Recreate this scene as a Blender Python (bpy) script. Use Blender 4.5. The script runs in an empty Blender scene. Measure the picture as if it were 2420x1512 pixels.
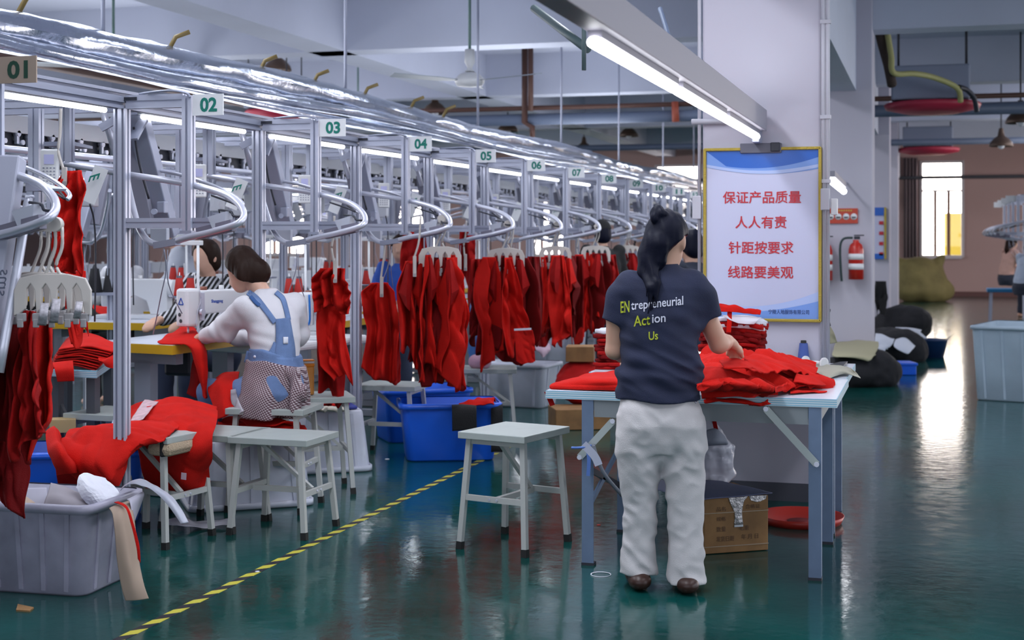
import bpy, bmesh, math, random
import numpy as np
from mathutils import Vector, Matrix

# ---------------------------------------------------------------- camera, world, lights, exposure
F_PX, CX, HY, CAM_Z = 3361.1, 1210.0, 562.0, 1.45          # focal length in px of the 2420 px frame, centre column, horizon row
YAW = math.radians(16.37)
SN, CS = math.sin(YAW), math.cos(YAW)
C = bpy.context.scene.collection
sc = bpy.context.scene
cd = bpy.data.cameras.new('camera'); cam = bpy.data.objects.new('camera', cd); C.objects.link(cam)
cam.location = (0, 0, CAM_Z); cam.rotation_euler = (math.pi / 2, 0, YAW)
cd.sensor_width = 36; cd.lens = 50; cd.shift_y = -(756 - HY) / 2420; cd.clip_end = 200
cd.dof.use_dof = True; cd.dof.focus_distance = 6.2; cd.dof.aperture_fstop = 3.8
sc.camera = cam
w = bpy.data.worlds.new('world'); sc.world = w; w.use_nodes = True
w.node_tree.nodes['Background'].inputs[0].default_value = (0.72, 0.80, 1.0, 1)
w.node_tree.nodes['Background'].inputs[1].default_value = 0.55
def area(name, loc, rot, sx, sy, power, col):
    l = bpy.data.lights.new(name, 'AREA'); l.shape = 'RECTANGLE'; l.size = sx; l.size_y = sy; l.energy = power; l.color = col
    o = bpy.data.objects.new(name, l); o.location = loc; o.rotation_euler = rot; C.objects.link(o); return o
area('added_right_daylight', (8.5, 9, 2.2), (0, math.radians(90), 0), 2.2, 18, 430, (0.86, 0.91, 1.0))  # unseen soft fill added on the right; no windows are modelled there
area('added_far_right_daylight', (7.5, 28, 2.2), (0, math.radians(90), 0), 2.4, 14, 420, (1.0, 0.90, 0.86))  # added to brighten the far wall; no window stands behind it
area('added_left_daylight', (-24, 18, 2.2), (0, math.radians(-90), 0), 2.6, 26, 1700, (0.95, 0.95, 1.0))  # added on the left to brighten the ceiling, without windows
area('added_rear_daylight', (-1, -4.5, 2.2), (math.radians(90), 0, 0), 12, 2.4, 170, (0.86, 0.90, 1.0))  # unseen fill light added behind the camera
for k, (x, y, p) in enumerate([(-1.9, 4.6, 105), (1.2, 5.5, 60), (-4.6, 6.5, 80), (2.2, 12.5, 45), (-7.5, 9, 90), (-2.2, 11.2, 90)]):
    area('added_fill_strip', (x, y, 3.42), (0, 0, 0), 0.35, 4.5, p, (0.88, 0.92, 1.0))  # overall fill added from above, without any visible fixture
for k, (x, y, p) in enumerate([(-2.2, 18, 90), (-8, 20, 120), (-2.5, 27, 120), (2.5, 26, 70), (-9, 30, 150)]):
    area('added_fill_strip', (x, y, 3.5), (0, 0, 0), 0.3, 4.5, p, (0.92, 0.93, 1.0))  # more fixtureless fill added over the far half of the hall
for x, y, sx_, sy_, p in ((-4.6, 8, 1.2, 8, 70), (-4.6, 18, 1.2, 9, 120), (-9.2, 14, 1.2, 12, 130), (-0.9, 5.9, 0.1, 3.6, 12), (2.7, 25, 1.0, 6, 40)):
    area('added_ceiling_uplight', (x, y, 2.2), (math.pi, 0, 0), sx_, sy_, p, (0.90, 0.93, 1.0))  # upward lights added to brighten the ceiling
vs = sc.view_settings
sc.display_settings.display_device = 'sRGB'
vs.view_transform = 'Standard'; vs.look = 'None'; vs.gamma = 1; vs.exposure = 0.05; vs.use_curve_mapping = False
sc.cycles.use_denoising = True
sc.cycles.max_bounces = 6; sc.cycles.diffuse_bounces = 3; sc.cycles.glossy_bounces = 3; sc.cycles.transmission_bounces = 4
sc.cycles.sample_clamp_indirect = 6; sc.cycles.caustics_reflective = False; sc.cycles.caustics_refractive = False

# ---------------------------------------------------------------- geometry helpers
def P(px, py, Y):
    """world point seen at photo pixel (px, py) at distance Y in front of the camera"""
    X = (px - CX) / F_PX * Y
    return Vector((X * CS - Y * SN, X * SN + Y * CS, CAM_Z - (py - HY) / F_PX * Y))
def G(px, py, z=0.0):
    return P(px, py, (CAM_Z - z) * F_PX / (py - HY))
def pyat(v, Y):            # helper: photo scale, metres per px
    return Y / F_PX
def rnd(seed): return random.Random(seed)

class MB:
    """collects shapes in world coordinates; build() links them as ONE mesh object"""
    def __init__(s): s.v = []; s.f = []; s.sm = []
    def add(s, vs, fs, smooth=False):
        n = len(s.v); s.v.extend([tuple(v) for v in vs]); s.f.extend([tuple(i + n for i in f) for f in fs]); s.sm.extend([smooth] * len(fs)); return s
    def box(s, x0, x1, y0, y1, z0, z1):
        vs = [(x, y, z) for z in (z0, z1) for y in (y0, y1) for x in (x0, x1)]
        return s.add(vs, [(0, 2, 3, 1), (4, 5, 7, 6), (0, 1, 5, 4), (2, 6, 7, 3), (0, 4, 6, 2), (1, 3, 7, 5)])
    def rbox(s, c, size, M=None, b=0.0):
        """box centred at c with bevelled vertical+horizontal edges"""
        bm = bmesh.new(); bmesh.ops.create_cube(bm, size=1)
        bmesh.ops.scale(bm, vec=size, verts=bm.verts)
        if b > 0: bmesh.ops.bevel(bm, geom=list(bm.edges), offset=b, segments=2, affect='EDGES', profile=0.5)
        mm = Matrix.Translation(Vector(c)) @ (M.to_4x4() if M is not None else Matrix.Identity(4))
        bm.verts.ensure_lookup_table()
        s.add([mm @ v.co for v in bm.verts], [[v.index for v in f.verts] for f in bm.faces]); bm.free(); return s
    def sweep(s, pts, sec, up=(0, 0, 1), caps=True, smooth=False):
        """sweep a closed 2D section (list of (a,b)) along a polyline; a = side axis, b = up axis"""
        pts = [Vector(p) for p in pts]; up = Vector(up); n = len(sec); rings = []
        for i, p in enumerate(pts):
            t = (pts[min(i + 1, len(pts) - 1)] - pts[max(i - 1, 0)]).normalized()
            sd = t.cross(up)
            if sd.length < 1e-4: sd = t.cross(Vector((0, 1, 0)))
            if sd.length < 1e-4: sd = t.cross(Vector((1, 0, 0)))
            sd.normalize(); u = sd.cross(t).normalized()
            rings.append([p + sd * a + u * b for a, b in sec])
        vs = [v for r in rings for v in r]; fs = []
        for i in range(len(pts) - 1):
            for j in range(n):
                k = (j + 1) % n; fs.append((i * n + j, i * n + k, (i + 1) * n + k, (i + 1) * n + j))
        s.add(vs, fs, smooth)
        if caps:
            m = len(s.v) - len(vs)
            s.f.append(tuple(m + j for j in range(n))[::-1]); s.sm.append(False)
            s.f.append(tuple(m + (len(pts) - 1) * n + j for j in range(n))); s.sm.append(False)
        return s
    def tube(s, pts, r, n=10, spline=0):
        if spline: pts = crspline(pts, spline)
        return s.sweep(pts, [(r * math.cos(2 * math.pi * k / n), r * math.sin(2 * math.pi * k / n)) for k in range(n)], up=(0.013, 0.021, 1), smooth=True)
    def bar(s, a, b, w_, h_, up=(0, 0, 1)):
        return s.sweep([a, b], [(-w_ / 2, -h_ / 2), (w_ / 2, -h_ / 2), (w_ / 2, h_ / 2), (-w_ / 2, h_ / 2)], up=up)
    def slot(s, a, b, w_, h_, up=(0, 0, 1), g=0.009, d=0.008, nw=1, nh=1):
        """aluminium profile with a groove (or several) on every side"""
        pts = []
        def side(p, q, n_):
            p, q = Vector(p), Vector(q); t = (q - p).normalized(); inn = Vector((-t.y, t.x)); L = (q - p).length
            pts.append(tuple(p))
            for k in range(n_):
                m = p + t * (L * (k + 0.5) / n_)
                for x in (m - t * g / 2, m - t * g / 2 + inn * d, m + t * g / 2 + inn * d, m + t * g / 2): pts.append(tuple(x))
        W, H = w_ / 2, h_ / 2
        side((-W, -H), (W, -H), nw); side((W, -H), (W, H), nh); side((W, H), (-W, H), nw); side((-W, H), (-W, -H), nh)
        return s.sweep([a, b], pts, up=up)
    def cyl(s, a, b, r0, r1=None, n=16, smooth=True):
        r1 = r0 if r1 is None else r1
        a, b = Vector(a), Vector(b); t = (b - a).normalized(); sd = t.orthogonal().normalized(); u = t.cross(sd)
        cs = [(math.cos(2 * math.pi * k / n), math.sin(2 * math.pi * k / n)) for k in range(n)]
        vs = [a + (sd * x + u * y) * r0 for x, y in cs] + [b + (sd * x + u * y) * r1 for x, y in cs]
        s.add(vs, [(k, (k + 1) % n, n + (k + 1) % n, n + k) for k in range(n)], smooth)
        m = len(s.v) - 2 * n
        s.f.append(tuple(m + k for k in range(n))[::-1]); s.sm.append(False)
        s.f.append(tuple(m + n + k for k in range(n))); s.sm.append(False); return s
    def lathe(s, c, prof, n=24, axis=(0, 0, 1)):
        """revolve (radius, height) pairs about axis through c"""
        c = Vector(c); t = Vector(axis).normalized(); sd = t.orthogonal().normalized(); u = t.cross(sd); vs = []
        for r, h in prof:
            for k in range(n):
                a = 2 * math.pi * k / n; vs.append(c + t * h + (sd * math.cos(a) + u * math.sin(a)) * max(r, 1e-4))
        fs = [(i * n + k, i * n + (k + 1) % n, (i + 1) * n + (k + 1) % n, (i + 1) * n + k) for i in range(len(prof) - 1) for k in range(n)]
        return s.add(vs, fs, True)
    def prism(s, poly, a, thick):
        """extrude a polygon of 3D points along vector a*thick"""
        n = len(poly); d = Vector(a).normalized() * thick
        vs = [Vector(p) for p in poly] + [Vector(p) + d for p in poly]
        return s.add(vs, [tuple(range(n))[::-1], tuple(range(n, 2 * n))] + [(k, (k + 1) % n, n + (k + 1) % n, n + k) for k in range(n)])
    def grid(s, pts, smooth=True):
        """pts: rows of equal length"""
        nu, nv = len(pts), len(pts[0])
        return s.add([p for r in pts for p in r], [(i * nv + j, i * nv + j + 1, (i + 1) * nv + j + 1, (i + 1) * nv + j) for i in range(nu - 1) for j in range(nv - 1)], smooth)
    def mesh(s, name):
        me = bpy.data.meshes.new(name); me.from_pydata(s.v, [], s.f)
        me.polygons.foreach_set('use_smooth', s.sm); me.update()
        bm = bmesh.new(); bm.from_mesh(me); bmesh.ops.recalc_face_normals(bm, faces=bm.faces); bm.to_mesh(me); bm.free()
        return me
    def build(s, name, mat, parent=None, label=None, bevel=0, solid=0, sub=0):
        o = bpy.data.objects.new(name, s.mesh(name)); C.objects.link(o)
        if mat is not None: o.data.materials.append(mat)
        attach(o, parent)
        if label: o['label'] = label
        if solid:
            m = o.modifiers.new('thickness', 'SOLIDIFY'); m.thickness = solid; m.offset = 0
        if sub:
            m = o.modifiers.new('smooth', 'SUBSURF'); m.levels = sub; m.render_levels = sub
        if bevel:
            m = o.modifiers.new('bevel', 'BEVEL'); m.width = bevel; m.segments = 2; m.limit_method = 'ANGLE'; m.angle_limit = math.radians(40)
        return o

ROOTM = {}
def rootmat(o):
    m = Matrix.Identity(4); top = o
    while top.parent is not None: top = top.parent
    return ROOTM.get(top.name, Matrix.Identity(4))
def attach(o, parent):
    """mesh data given in world space is moved into its thing's local space"""
    if parent is None: return
    o.data.transform(rootmat(parent).inverted()); o.parent = parent
def thing(name, label, cat, loc=(0, 0, 0), rotz=0.0, group=None):
    o = bpy.data.objects.new(name, None); C.objects.link(o); o.empty_display_size = 0.05
    o.location = loc; o.rotation_euler = (0, 0, rotz)
    ROOTM[o.name] = Matrix.Translation(Vector(loc)) @ Matrix.Rotation(rotz, 4, 'Z')
    o['label'] = label; o['category'] = cat
    if group: o['group'] = group
    return o
def tag(o, label, cat, group=None, kind=None):
    o['label'] = label; o['category'] = cat
    if group: o['group'] = group
    if kind: o['kind'] = kind
    return o
def struct(mb, name, mat, bevel=0):
    o = mb.build(name, mat, bevel=bevel); o['kind'] = 'structure'; return o
def copy_tree(src, loc, rotz=None, label=None, group=None, scale=None):
    """a copy of a thing with copies of its parts and sub-parts (mesh data shared)"""
    r = src.copy(); C.objects.link(r); r.location = loc
    if rotz is not None: r.rotation_euler = (0, 0, rotz)
    if scale is not None: r.scale = scale
    ROOTM[r.name] = Matrix.Translation(Vector(loc)) @ Matrix.Rotation(r.rotation_euler[2], 4, 'Z')
    if label: r['label'] = label
    if group: r['group'] = group
    for ch in list(src.children):
        c = ch.copy(); C.objects.link(c); c.parent = r
        for gch in list(ch.children):
            d = gch.copy(); C.objects.link(d); d.parent = c
    return r
def crspline(pts, n):
    """Catmull-Rom through pts, n samples per span"""
    pts = [Vector(p) for p in pts]; out = []
    for i in range(len(pts) - 1):
        p0, p1, p2, p3 = pts[max(i - 1, 0)], pts[i], pts[i + 1], pts[min(i + 2, len(pts) - 1)]
        for k in range(n):
            t = k / n; out.append(0.5 * ((2 * p1) + (p2 - p0) * t + (2 * p0 - 5 * p1 + 4 * p2 - p3) * t * t + (3 * p1 - p0 - 3 * p2 + p3) * t ** 3))
    out.append(pts[-1]); return out
_perm = np.random.RandomState(7).rand(64, 64, 64).astype(np.float32)
def noise3(x, y, z):
    """smooth value noise in -1..1 on numpy arrays"""
    xi, yi, zi = np.floor(x).astype(int), np.floor(y).astype(int), np.floor(z).astype(int)
    fx, fy, fz = x - xi, y - yi, z - zi
    fx, fy, fz = fx * fx * (3 - 2 * fx), fy * fy * (3 - 2 * fy), fz * fz * (3 - 2 * fz)
    g = lambda a, b, c: _perm[(xi + a) % 64, (yi + b) % 64, (zi + c) % 64]
    l = lambda a, b, t: a + (b - a) * t
    r = l(l(l(g(0, 0, 0), g(1, 0, 0), fx), l(g(0, 1, 0), g(1, 1, 0), fx), fy), l(l(g(0, 0, 1), g(1, 0, 1), fx), l(g(0, 1, 1), g(1, 1, 1), fx), fy), fz)
    return r * 2 - 1
def patch(ctrl, nu=40, nv=40, amp=0.0, freq=8.0, seed=0, ridge=0.0, rdir=(1, 0), rfreq=5.0, crease=0.0, cdir=(1, 0, 0), cfreq=9.0):
    """smooth surface through an m x n net of control points, with folds; returns rows of points"""
    rows = [crspline(r, max(2, nv // (len(r) - 1))) for r in ctrl]
    cols = [crspline([r[j] for r in rows], max(2, nu // (len(rows) - 1))) for j in range(len(rows[0]))]
    A = np.array([[tuple(p) for p in c] for c in cols], dtype=np.float64)          # (nv, nu, 3)
    du = np.gradient(A, axis=0); dv = np.gradient(A, axis=1)
    N = np.cross(du, dv); N /= np.linalg.norm(N, axis=2, keepdims=True) + 1e-9
    q = A * freq + seed * 3.7
    d = amp * (noise3(q[..., 0], q[..., 1], q[..., 2]) + 0.45 * noise3(q[..., 0] * 2.3, q[..., 1] * 2.3, q[..., 2] * 2.3))
    if ridge:
        s_ = np.linspace(0, 1, A.shape[0])[:, None]; t_ = np.linspace(0, 1, A.shape[1])[None, :]
        ph = 2 * math.pi * rfreq * (rdir[0] * s_ + rdir[1] * t_) + 1.8 * noise3(q[..., 0] * .35, q[..., 1] * .35, q[..., 2] * .35) * 2
        d = d + ridge * (1 - 2 * np.abs(np.sin(ph)) ** 0.7)
    if crease:
        cd_ = np.array(Vector(cdir).normalized()); w1 = A + .05 * noise3(A[..., 0] * 5 + seed, A[..., 1] * 5, A[..., 2] * 5)[..., None]
        al = w1 @ cd_; pr = w1 - al[..., None] * cd_; n_ = noise3(pr[..., 0] * cfreq + seed * 2.1, pr[..., 1] * cfreq + al * cfreq * .22, pr[..., 2] * cfreq)
        m_ = noise3(pr[..., 0] * cfreq * 2.1 + seed, pr[..., 1] * cfreq * 2.1 + al * cfreq * .4, pr[..., 2] * cfreq * 2.1)
        d = d + crease * (1 - 2.2 * np.abs(n_)) + crease * .4 * (1 - 2 * np.abs(m_))
    A = A + N * d[..., None]
    return [[tuple(p) for p in r] for r in A]
def sheet(name, ctrl, mat, label=None, cat=None, parent=None, thick=0.004, group=None, flat=False, **kw):
    o = MB().grid(patch(ctrl, **kw), not flat).build(name, mat, parent, solid=thick)
    if label and parent is None: tag(o, label, cat, group)
    return o

# ---------------------------------------------------------------- implicit surfaces (bodies, clothes, sacks): smooth blends of tapered limbs meshed once
def surface_nets(f, lo, hi, h):
    lo, hi = np.array(lo, float), np.array(hi, float); n = np.ceil((hi - lo) / h).astype(int) + 1
    ax = [lo[i] + np.arange(n[i]) * h for i in range(3)]
    X, Y, Z = np.meshgrid(*[a.astype(np.float32) for a in ax], indexing='ij')
    D = f(X, Y, Z).astype(np.float32)
    S = D < 0
    c = [(slice(a, n[0] - 1 + a), slice(b, n[1] - 1 + b), slice(d, n[2] - 1 + d)) for a in (0, 1) for b in (0, 1) for d in (0, 1)]
    cnt = sum(S[k].astype(np.int8) for k in c)
    act = (cnt > 0) & (cnt < 8)
    idx = -np.ones(act.shape, int); ii = np.argwhere(act); idx[act] = np.arange(len(ii))
    acc = np.zeros((len(ii), 3)); num = np.zeros(len(ii))
    offs = [(a, b, d) for a in (0, 1) for b in (0, 1) for d in (0, 1)]
    for p in range(8):
        for q in range(p + 1, 8):
            if sum(abs(offs[p][k] - offs[q][k]) for k in range(3)) != 1: continue
            dp = D[tuple((ii + offs[p]).T)]; dq = D[tuple((ii + offs[q]).T)]
            m = (dp < 0) != (dq < 0); t = np.where(m, dp / np.where(m, dp - dq, 1), 0)
            pt = np.array(offs[p])[None] * (1 - t[:, None]) + np.array(offs[q])[None] * t[:, None]
            acc[m] += pt[m]; num[m] += 1
    V = lo + (ii + acc / num[:, None]) * h
    faces = []
    for axis in range(3):
        o1, o2 = [(1, 2), (2, 0), (0, 1)][axis]
        sl0 = [slice(1, n[k] - 1) for k in range(3)]; sl0[axis] = slice(0, n[axis] - 1)
        sl1 = list(sl0); sl1[axis] = slice(1, n[axis])
        a, b = S[tuple(sl0)], S[tuple(sl1)]
        for flip, m in ((False, a & ~b), (True, ~a & b)):
            e = np.argwhere(m)
            if len(e) == 0: continue
            e = e + np.array([0 if k == axis else 1 for k in range(3)])
            d1 = np.zeros(3, int); d1[o1] = 1; d2 = np.zeros(3, int); d2[o2] = 1
            q = [idx[tuple((e - d1 - d2).T)], idx[tuple((e - d2).T)], idx[tuple(e.T)], idx[tuple((e - d1).T)]]
            if flip: q = q[::-1]
            faces.append(np.stack(q, 1))
    return V, np.concatenate(faces)
def rc(a, b, r0, r1):
    """tapered limb"""
    a = np.array(a, np.float32); b = np.array(b, np.float32)
    def f(X, Y, Z):
        d = b - a; L2 = float(d @ d) + 1e-9
        t = np.clip(((X - a[0]) * d[0] + (Y - a[1]) * d[1] + (Z - a[2]) * d[2]) / L2, 0, 1)
        return np.sqrt((X - a[0] - d[0] * t) ** 2 + (Y - a[1] - d[1] * t) ** 2 + (Z - a[2] - d[2] * t) ** 2) - (r0 + (r1 - r0) * t)
    return f
def el(c, r, R=None):
    """ellipsoid with centre c, radii r, optional rotation matrix"""
    c = np.array(c, np.float32); r = np.array(r, np.float32)
    def f(X, Y, Z):
        x, y, z = X - c[0], Y - c[1], Z - c[2]
        if R is not None:
            m = np.array(R.transposed()); x, y, z = m[0, 0] * x + m[0, 1] * y + m[0, 2] * z, m[1, 0] * x + m[1, 1] * y + m[1, 2] * z, m[2, 0] * x + m[2, 1] * y + m[2, 2] * z
        k0 = np.sqrt((x / r[0]) ** 2 + (y / r[1]) ** 2 + (z / r[2]) ** 2); k1 = np.sqrt((x / r[0] ** 2) ** 2 + (y / r[1] ** 2) ** 2 + (z / r[2] ** 2) ** 2) + 1e-6
        return k0 * (k0 - 1) / k1
    return f
def sm(fs, k=0.03):
    def f(X, Y, Z):
        r = fs[0](X, Y, Z)
        for g in fs[1:]:
            d = g(X, Y, Z); h_ = np.clip(0.5 + 0.5 * (d - r) / k, 0, 1); r = d + (r - d) * h_ - k * h_ * (1 - h_)
        return r
    return f
def fold(f, fn):
    return lambda X, Y, Z: f(X, Y, Z) + fn(X, Y, Z)
def above(f, z):
    return lambda X, Y, Z: np.maximum(f(X, Y, Z), z - Z)
def below(f, z):
    return lambda X, Y, Z: np.maximum(f(X, Y, Z), Z - z)
def sdf_obj(name, f, lo, hi, h, mat, parent=None, label=None, local=True, smooth=1):
    """mesh an implicit shape; coordinates are local to the parent thing when local"""
    V, Q = surface_nets(f, lo, hi, h)
    me = bpy.data.meshes.new(name); me.from_pydata(V.tolist(), [], Q.tolist()); me.polygons.foreach_set('use_smooth', [True] * len(Q)); me.update()
    o = bpy.data.objects.new(name, me); C.objects.link(o)
    if mat is not None: me.materials.append(mat)
    if smooth:
        m = o.modifiers.new('smooth', 'SMOOTH'); m.factor = 0.5; m.iterations = smooth
    if parent is not None:
        if local: o.parent = parent
        else: attach(o, parent)
    if label: o['label'] = label
    return o
def text_mesh(name, body, size, mat, origin, xdir, ydir, parent=None, bold=0.0, align='CENTER', thick=0.0008, label=None, hook=None, width=None, dup=0.0):
    """lettering as a thin mesh; xdir = reading direction, ydir = up; hook(p) may bend each point"""
    cu = bpy.data.curves.new(name, 'FONT'); cu.body = body; cu.size = 1.0; cu.align_x = align; cu.align_y = 'CENTER'; cu.offset = bold; cu.extrude = 0; cu.resolution_u = 3
    t = bpy.data.objects.new(name, cu); C.objects.link(t)
    dg = bpy.context.evaluated_depsgraph_get(); me = bpy.data.meshes.new_from_object(t.evaluated_get(dg))
    bpy.data.objects.remove(t); bpy.data.curves.remove(cu)
    xd, yd = Vector(xdir).normalized(), Vector(ydir).normalized(); nd = xd.cross(yd)
    xs = [v.co.x for v in me.vertices] or [0]; ys = [v.co.y for v in me.vertices] or [0]
    hh = max(ys) - min(ys); cxm = (max(xs) + min(xs)) / 2 if align == 'CENTER' else (min(xs) if align == 'LEFT' else max(xs)); cym = (max(ys) + min(ys)) / 2
    s_ = size / max(hh, 1e-6); sx = s_ if width is None else width / max(max(xs) - min(xs), 1e-6)
    for v in me.vertices:
        p = Vector(origin) + xd * ((v.co.x - cxm) * sx) + yd * ((v.co.y - cym) * s_) + nd * thick
        v.co = hook(p) if hook else p
    if dup:
        b2 = bmesh.new(); b2.from_mesh(me); g0 = list(b2.verts) + list(b2.edges) + list(b2.faces)
        for k, (ax_, ay_) in enumerate(((1, 0), (-1, 0), (0, 1), (0, -1))):
            r_ = bmesh.ops.duplicate(b2, geom=g0)
            for v in r_['geom']:
                if isinstance(v, bmesh.types.BMVert): v.co += (xd * ax_ + yd * ay_) * dup + nd * 0.00003 * (k + 1)
        b2.to_mesh(me); b2.free()
    me.materials.clear(); me.materials.append(mat); me.name = name
    o = bpy.data.objects.new(name, me); C.objects.link(o); attach(o, parent)
    if label: o['label'] = label
    return o

# ---------------------------------------------------------------- materials
MT = {}
def mat(name, col, rough=0.6, metal=0.0, emit=None, es=0.0, bump=0.0, bscale=60, var=0.0, vscale=6, sheen=0.0, trans=0.0, coat=0.0, sss=0.0, alpha=1.0, detail=4, spec=None):
    if name in MT: return MT[name]
    m = bpy.data.materials.new(name); m.use_nodes = True; nt = m.node_tree; b = nt.nodes['Principled BSDF']
    b.inputs['Base Color'].default_value = (*col, 1); b.inputs['Roughness'].default_value = rough; b.inputs['Metallic'].default_value = metal
    if emit: b.inputs['Emission Color'].default_value = (*emit, 1); b.inputs['Emission Strength'].default_value = es
    if sheen: b.inputs['Sheen Weight'].default_value = sheen; b.inputs['Sheen Tint'].default_value = (*col, 1)
    if trans: b.inputs['Transmission Weight'].default_value = trans
    if coat: b.inputs['Coat Weight'].default_value = coat; b.inputs['Coat Roughness'].default_value = 0.15
    if sss: b.inputs['Subsurface Weight'].default_value = sss; b.inputs['Subsurface Radius'].default_value = (0.02, 0.008, 0.004)
    if spec is not None: b.inputs['Specular IOR Level'].default_value = spec
    if alpha < 1: b.inputs['Alpha'].default_value = alpha
    tc = nt.nodes.new('ShaderNodeTexCoord')
    if bump:
        n = nt.nodes.new('ShaderNodeTexNoise'); n.inputs['Scale'].default_value = bscale; n.inputs['Detail'].default_value = detail
        nt.links.new(tc.outputs['Object'], n.inputs['Vector'])
        bp = nt.nodes.new('ShaderNodeBump'); bp.inputs['Strength'].default_value = bump; bp.inputs['Distance'].default_value = 0.01
        nt.links.new(n.outputs['Fac'], bp.inputs['Height']); nt.links.new(bp.outputs['Normal'], b.inputs['Normal'])
    if var:
        n = nt.nodes.new('ShaderNodeTexNoise'); n.inputs['Scale'].default_value = vscale; n.inputs['Detail'].default_value = 5
        nt.links.new(tc.outputs['Object'], n.inputs['Vector'])
        mp = nt.nodes.new('ShaderNodeMapRange'); mp.inputs[1].default_value = 0.3; mp.inputs[2].default_value = 0.7; mp.inputs[3].default_value = 1 - var; mp.inputs[4].default_value = 1 + var
        nt.links.new(n.outputs['Fac'], mp.inputs[0])
        hs = nt.nodes.new('ShaderNodeHueSaturation'); hs.inputs['Color'].default_value = (*col, 1)
        nt.links.new(mp.outputs[0], hs.inputs['Value']); nt.links.new(hs.outputs[0], b.inputs['Base Color'])
    MT[name] = m; return m
ALU = mat('brushed_aluminium', (0.50, 0.52, 0.63), 0.36, 0.3)
ALU2 = mat('satin_steel_tube', (0.62, 0.63, 0.73), 0.3, 0.4)
BEAMG = mat('beam_grey', (0.30, 0.32, 0.41), 0.4, 0.3)
GREYP = mat('grey_painted_sheet', (0.34, 0.36, 0.46), 0.45, 0.3)
DARKM = mat('dark_metal', (0.03, 0.032, 0.045), 0.5, 0.2)
FOIL = mat('crinkled_foil', (0.50, 0.55, 0.66), 0.2, 0.95, bump=0.8, bscale=7, detail=8)
WHITEP = mat('white_plastic', (0.72, 0.72, 0.74), 0.4)
CREAM = mat('cream_hanger_plastic', (0.52, 0.48, 0.45), 0.45)
PAINTW = mat('white_enamel', (0.76, 0.77, 0.80), 0.3)
GREEN = mat('green_lettering', (0.0, 0.17, 0.13), 0.6)
SIGNW = mat('white_sign_board', (0.72, 0.73, 0.76), 0.45)
LED = mat('lit_tube', (1, 1, 1), 0.5, emit=(0.93, 0.95, 1.0), es=7.0)
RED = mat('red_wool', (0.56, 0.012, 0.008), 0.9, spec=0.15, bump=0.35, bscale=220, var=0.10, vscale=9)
RED2 = mat('shaded_red_wool', (0.33, 0.007, 0.007), 0.9, spec=0.15, bump=0.35, bscale=220, var=0.12, vscale=9)  # shaded copy of the red wool: shade put into the colour
RED3 = mat('deep_shade_red_wool', (0.17, 0.005, 0.006), 0.9, spec=0.15, bump=0.35, bscale=220, var=0.12, vscale=9)  # darkest copy of the red wool, deep shade put into the colour
REDT = mat('red_thread', (0.42, 0.02, 0.015), 0.8, bump=0.4, bscale=300)
BLUEP = mat('blue_plastic', (0.012, 0.115, 0.72), 0.33, var=0.06, vscale=4)
BINW = mat('milky_plastic', (0.56, 0.58, 0.68), 0.35, var=0.10, vscale=5, trans=0.0, sss=0.0)
STOOL = mat('pale_green_grey_paint', (0.40, 0.44, 0.425), 0.45, var=0.04, vscale=12)
STOOLM = mat('off_white_steel', (0.48, 0.49, 0.475), 0.4)
RUBBER = mat('black_rubber', (0.012, 0.012, 0.012), 0.7)
LAM = mat('white_laminate', (0.66, 0.70, 0.80), 0.25)
YEL = mat('yellow_edge', (0.62, 0.36, 0.010), 0.4)
SKIN = mat('skin', (0.62, 0.36, 0.26), 0.5, sss=0.08)
HAIRB = mat('black_hair', (0.005, 0.006, 0.016), 0.5, bump=0.12, bscale=60, spec=0.12)
HAIRBR = mat('brown_hair', (0.020, 0.009, 0.006), 0.5, bump=0.12, bscale=60, spec=0.12)
BLACKC = mat('black_cloth', (0.010, 0.010, 0.012), 0.9, bump=0.3, bscale=120)
CARD = mat('cardboard', (0.26, 0.135, 0.05), 0.75, var=0.25, vscale=7)
TAN = mat('tan_paper_strip', (0.40, 0.30, 0.235), 0.8, var=0.05)
WHITEC = mat('white_paper', (0.66, 0.67, 0.75), 0.7)
GREENS = mat('green_steel', (0.13, 0.22, 0.20), 0.5)
BROWNP = mat('brown_pipe', (0.075, 0.03, 0.02), 0.6)
GREYPIPE = mat('grey_pipe', (0.10, 0.13, 0.20), 0.5)
def U(px, py, u):
    """point on the cross plane y = u seen at photo pixel (px, py)"""
    a = (px - CX) / F_PX; v = u * (a * CS - SN) / (a * SN + CS); Y = u * CS - v * SN
    return Vector((v, u, CAM_Z - (py - HY) / F_PX * Y))
def V_(px, py, v):
    """point on the long plane x = v seen at photo pixel (px, py)"""
    a = (px - CX) / F_PX; u = v * (a * SN + CS) / (a * CS - SN); Y = u * CS - v * SN
    return Vector((v, u, CAM_Z - (py - HY) / F_PX * Y))
# ---- floor: glossy green epoxy
fm = bpy.data.materials.new('green_epoxy'); fm.use_nodes = True; nt = fm.node_tree; b = nt.nodes['Principled BSDF']
tc = nt.nodes.new('ShaderNodeTexCoord')
n1 = nt.nodes.new('ShaderNodeTexNoise'); n1.inputs['Scale'].default_value = 0.9; n1.inputs['Detail'].default_value = 6
n2 = nt.nodes.new('ShaderNodeTexNoise'); n2.inputs['Scale'].default_value = 9; n2.inputs['Detail'].default_value = 8; n2.inputs['Roughness'].default_value = 0.7
cr = nt.nodes.new('ShaderNodeValToRGB'); cr.color_ramp.elements[0].position = 0.35; cr.color_ramp.elements[0].color = (0.003, 0.038, 0.033, 1); cr.color_ramp.elements[1].position = 0.68; cr.color_ramp.elements[1].color = (0.004, 0.082, 0.076, 1)
r2 = nt.nodes.new('ShaderNodeMapRange'); r2.inputs[1].default_value = 0.3; r2.inputs[2].default_value = 0.75; r2.inputs[3].default_value = 0.07; r2.inputs[4].default_value = 0.20
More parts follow.
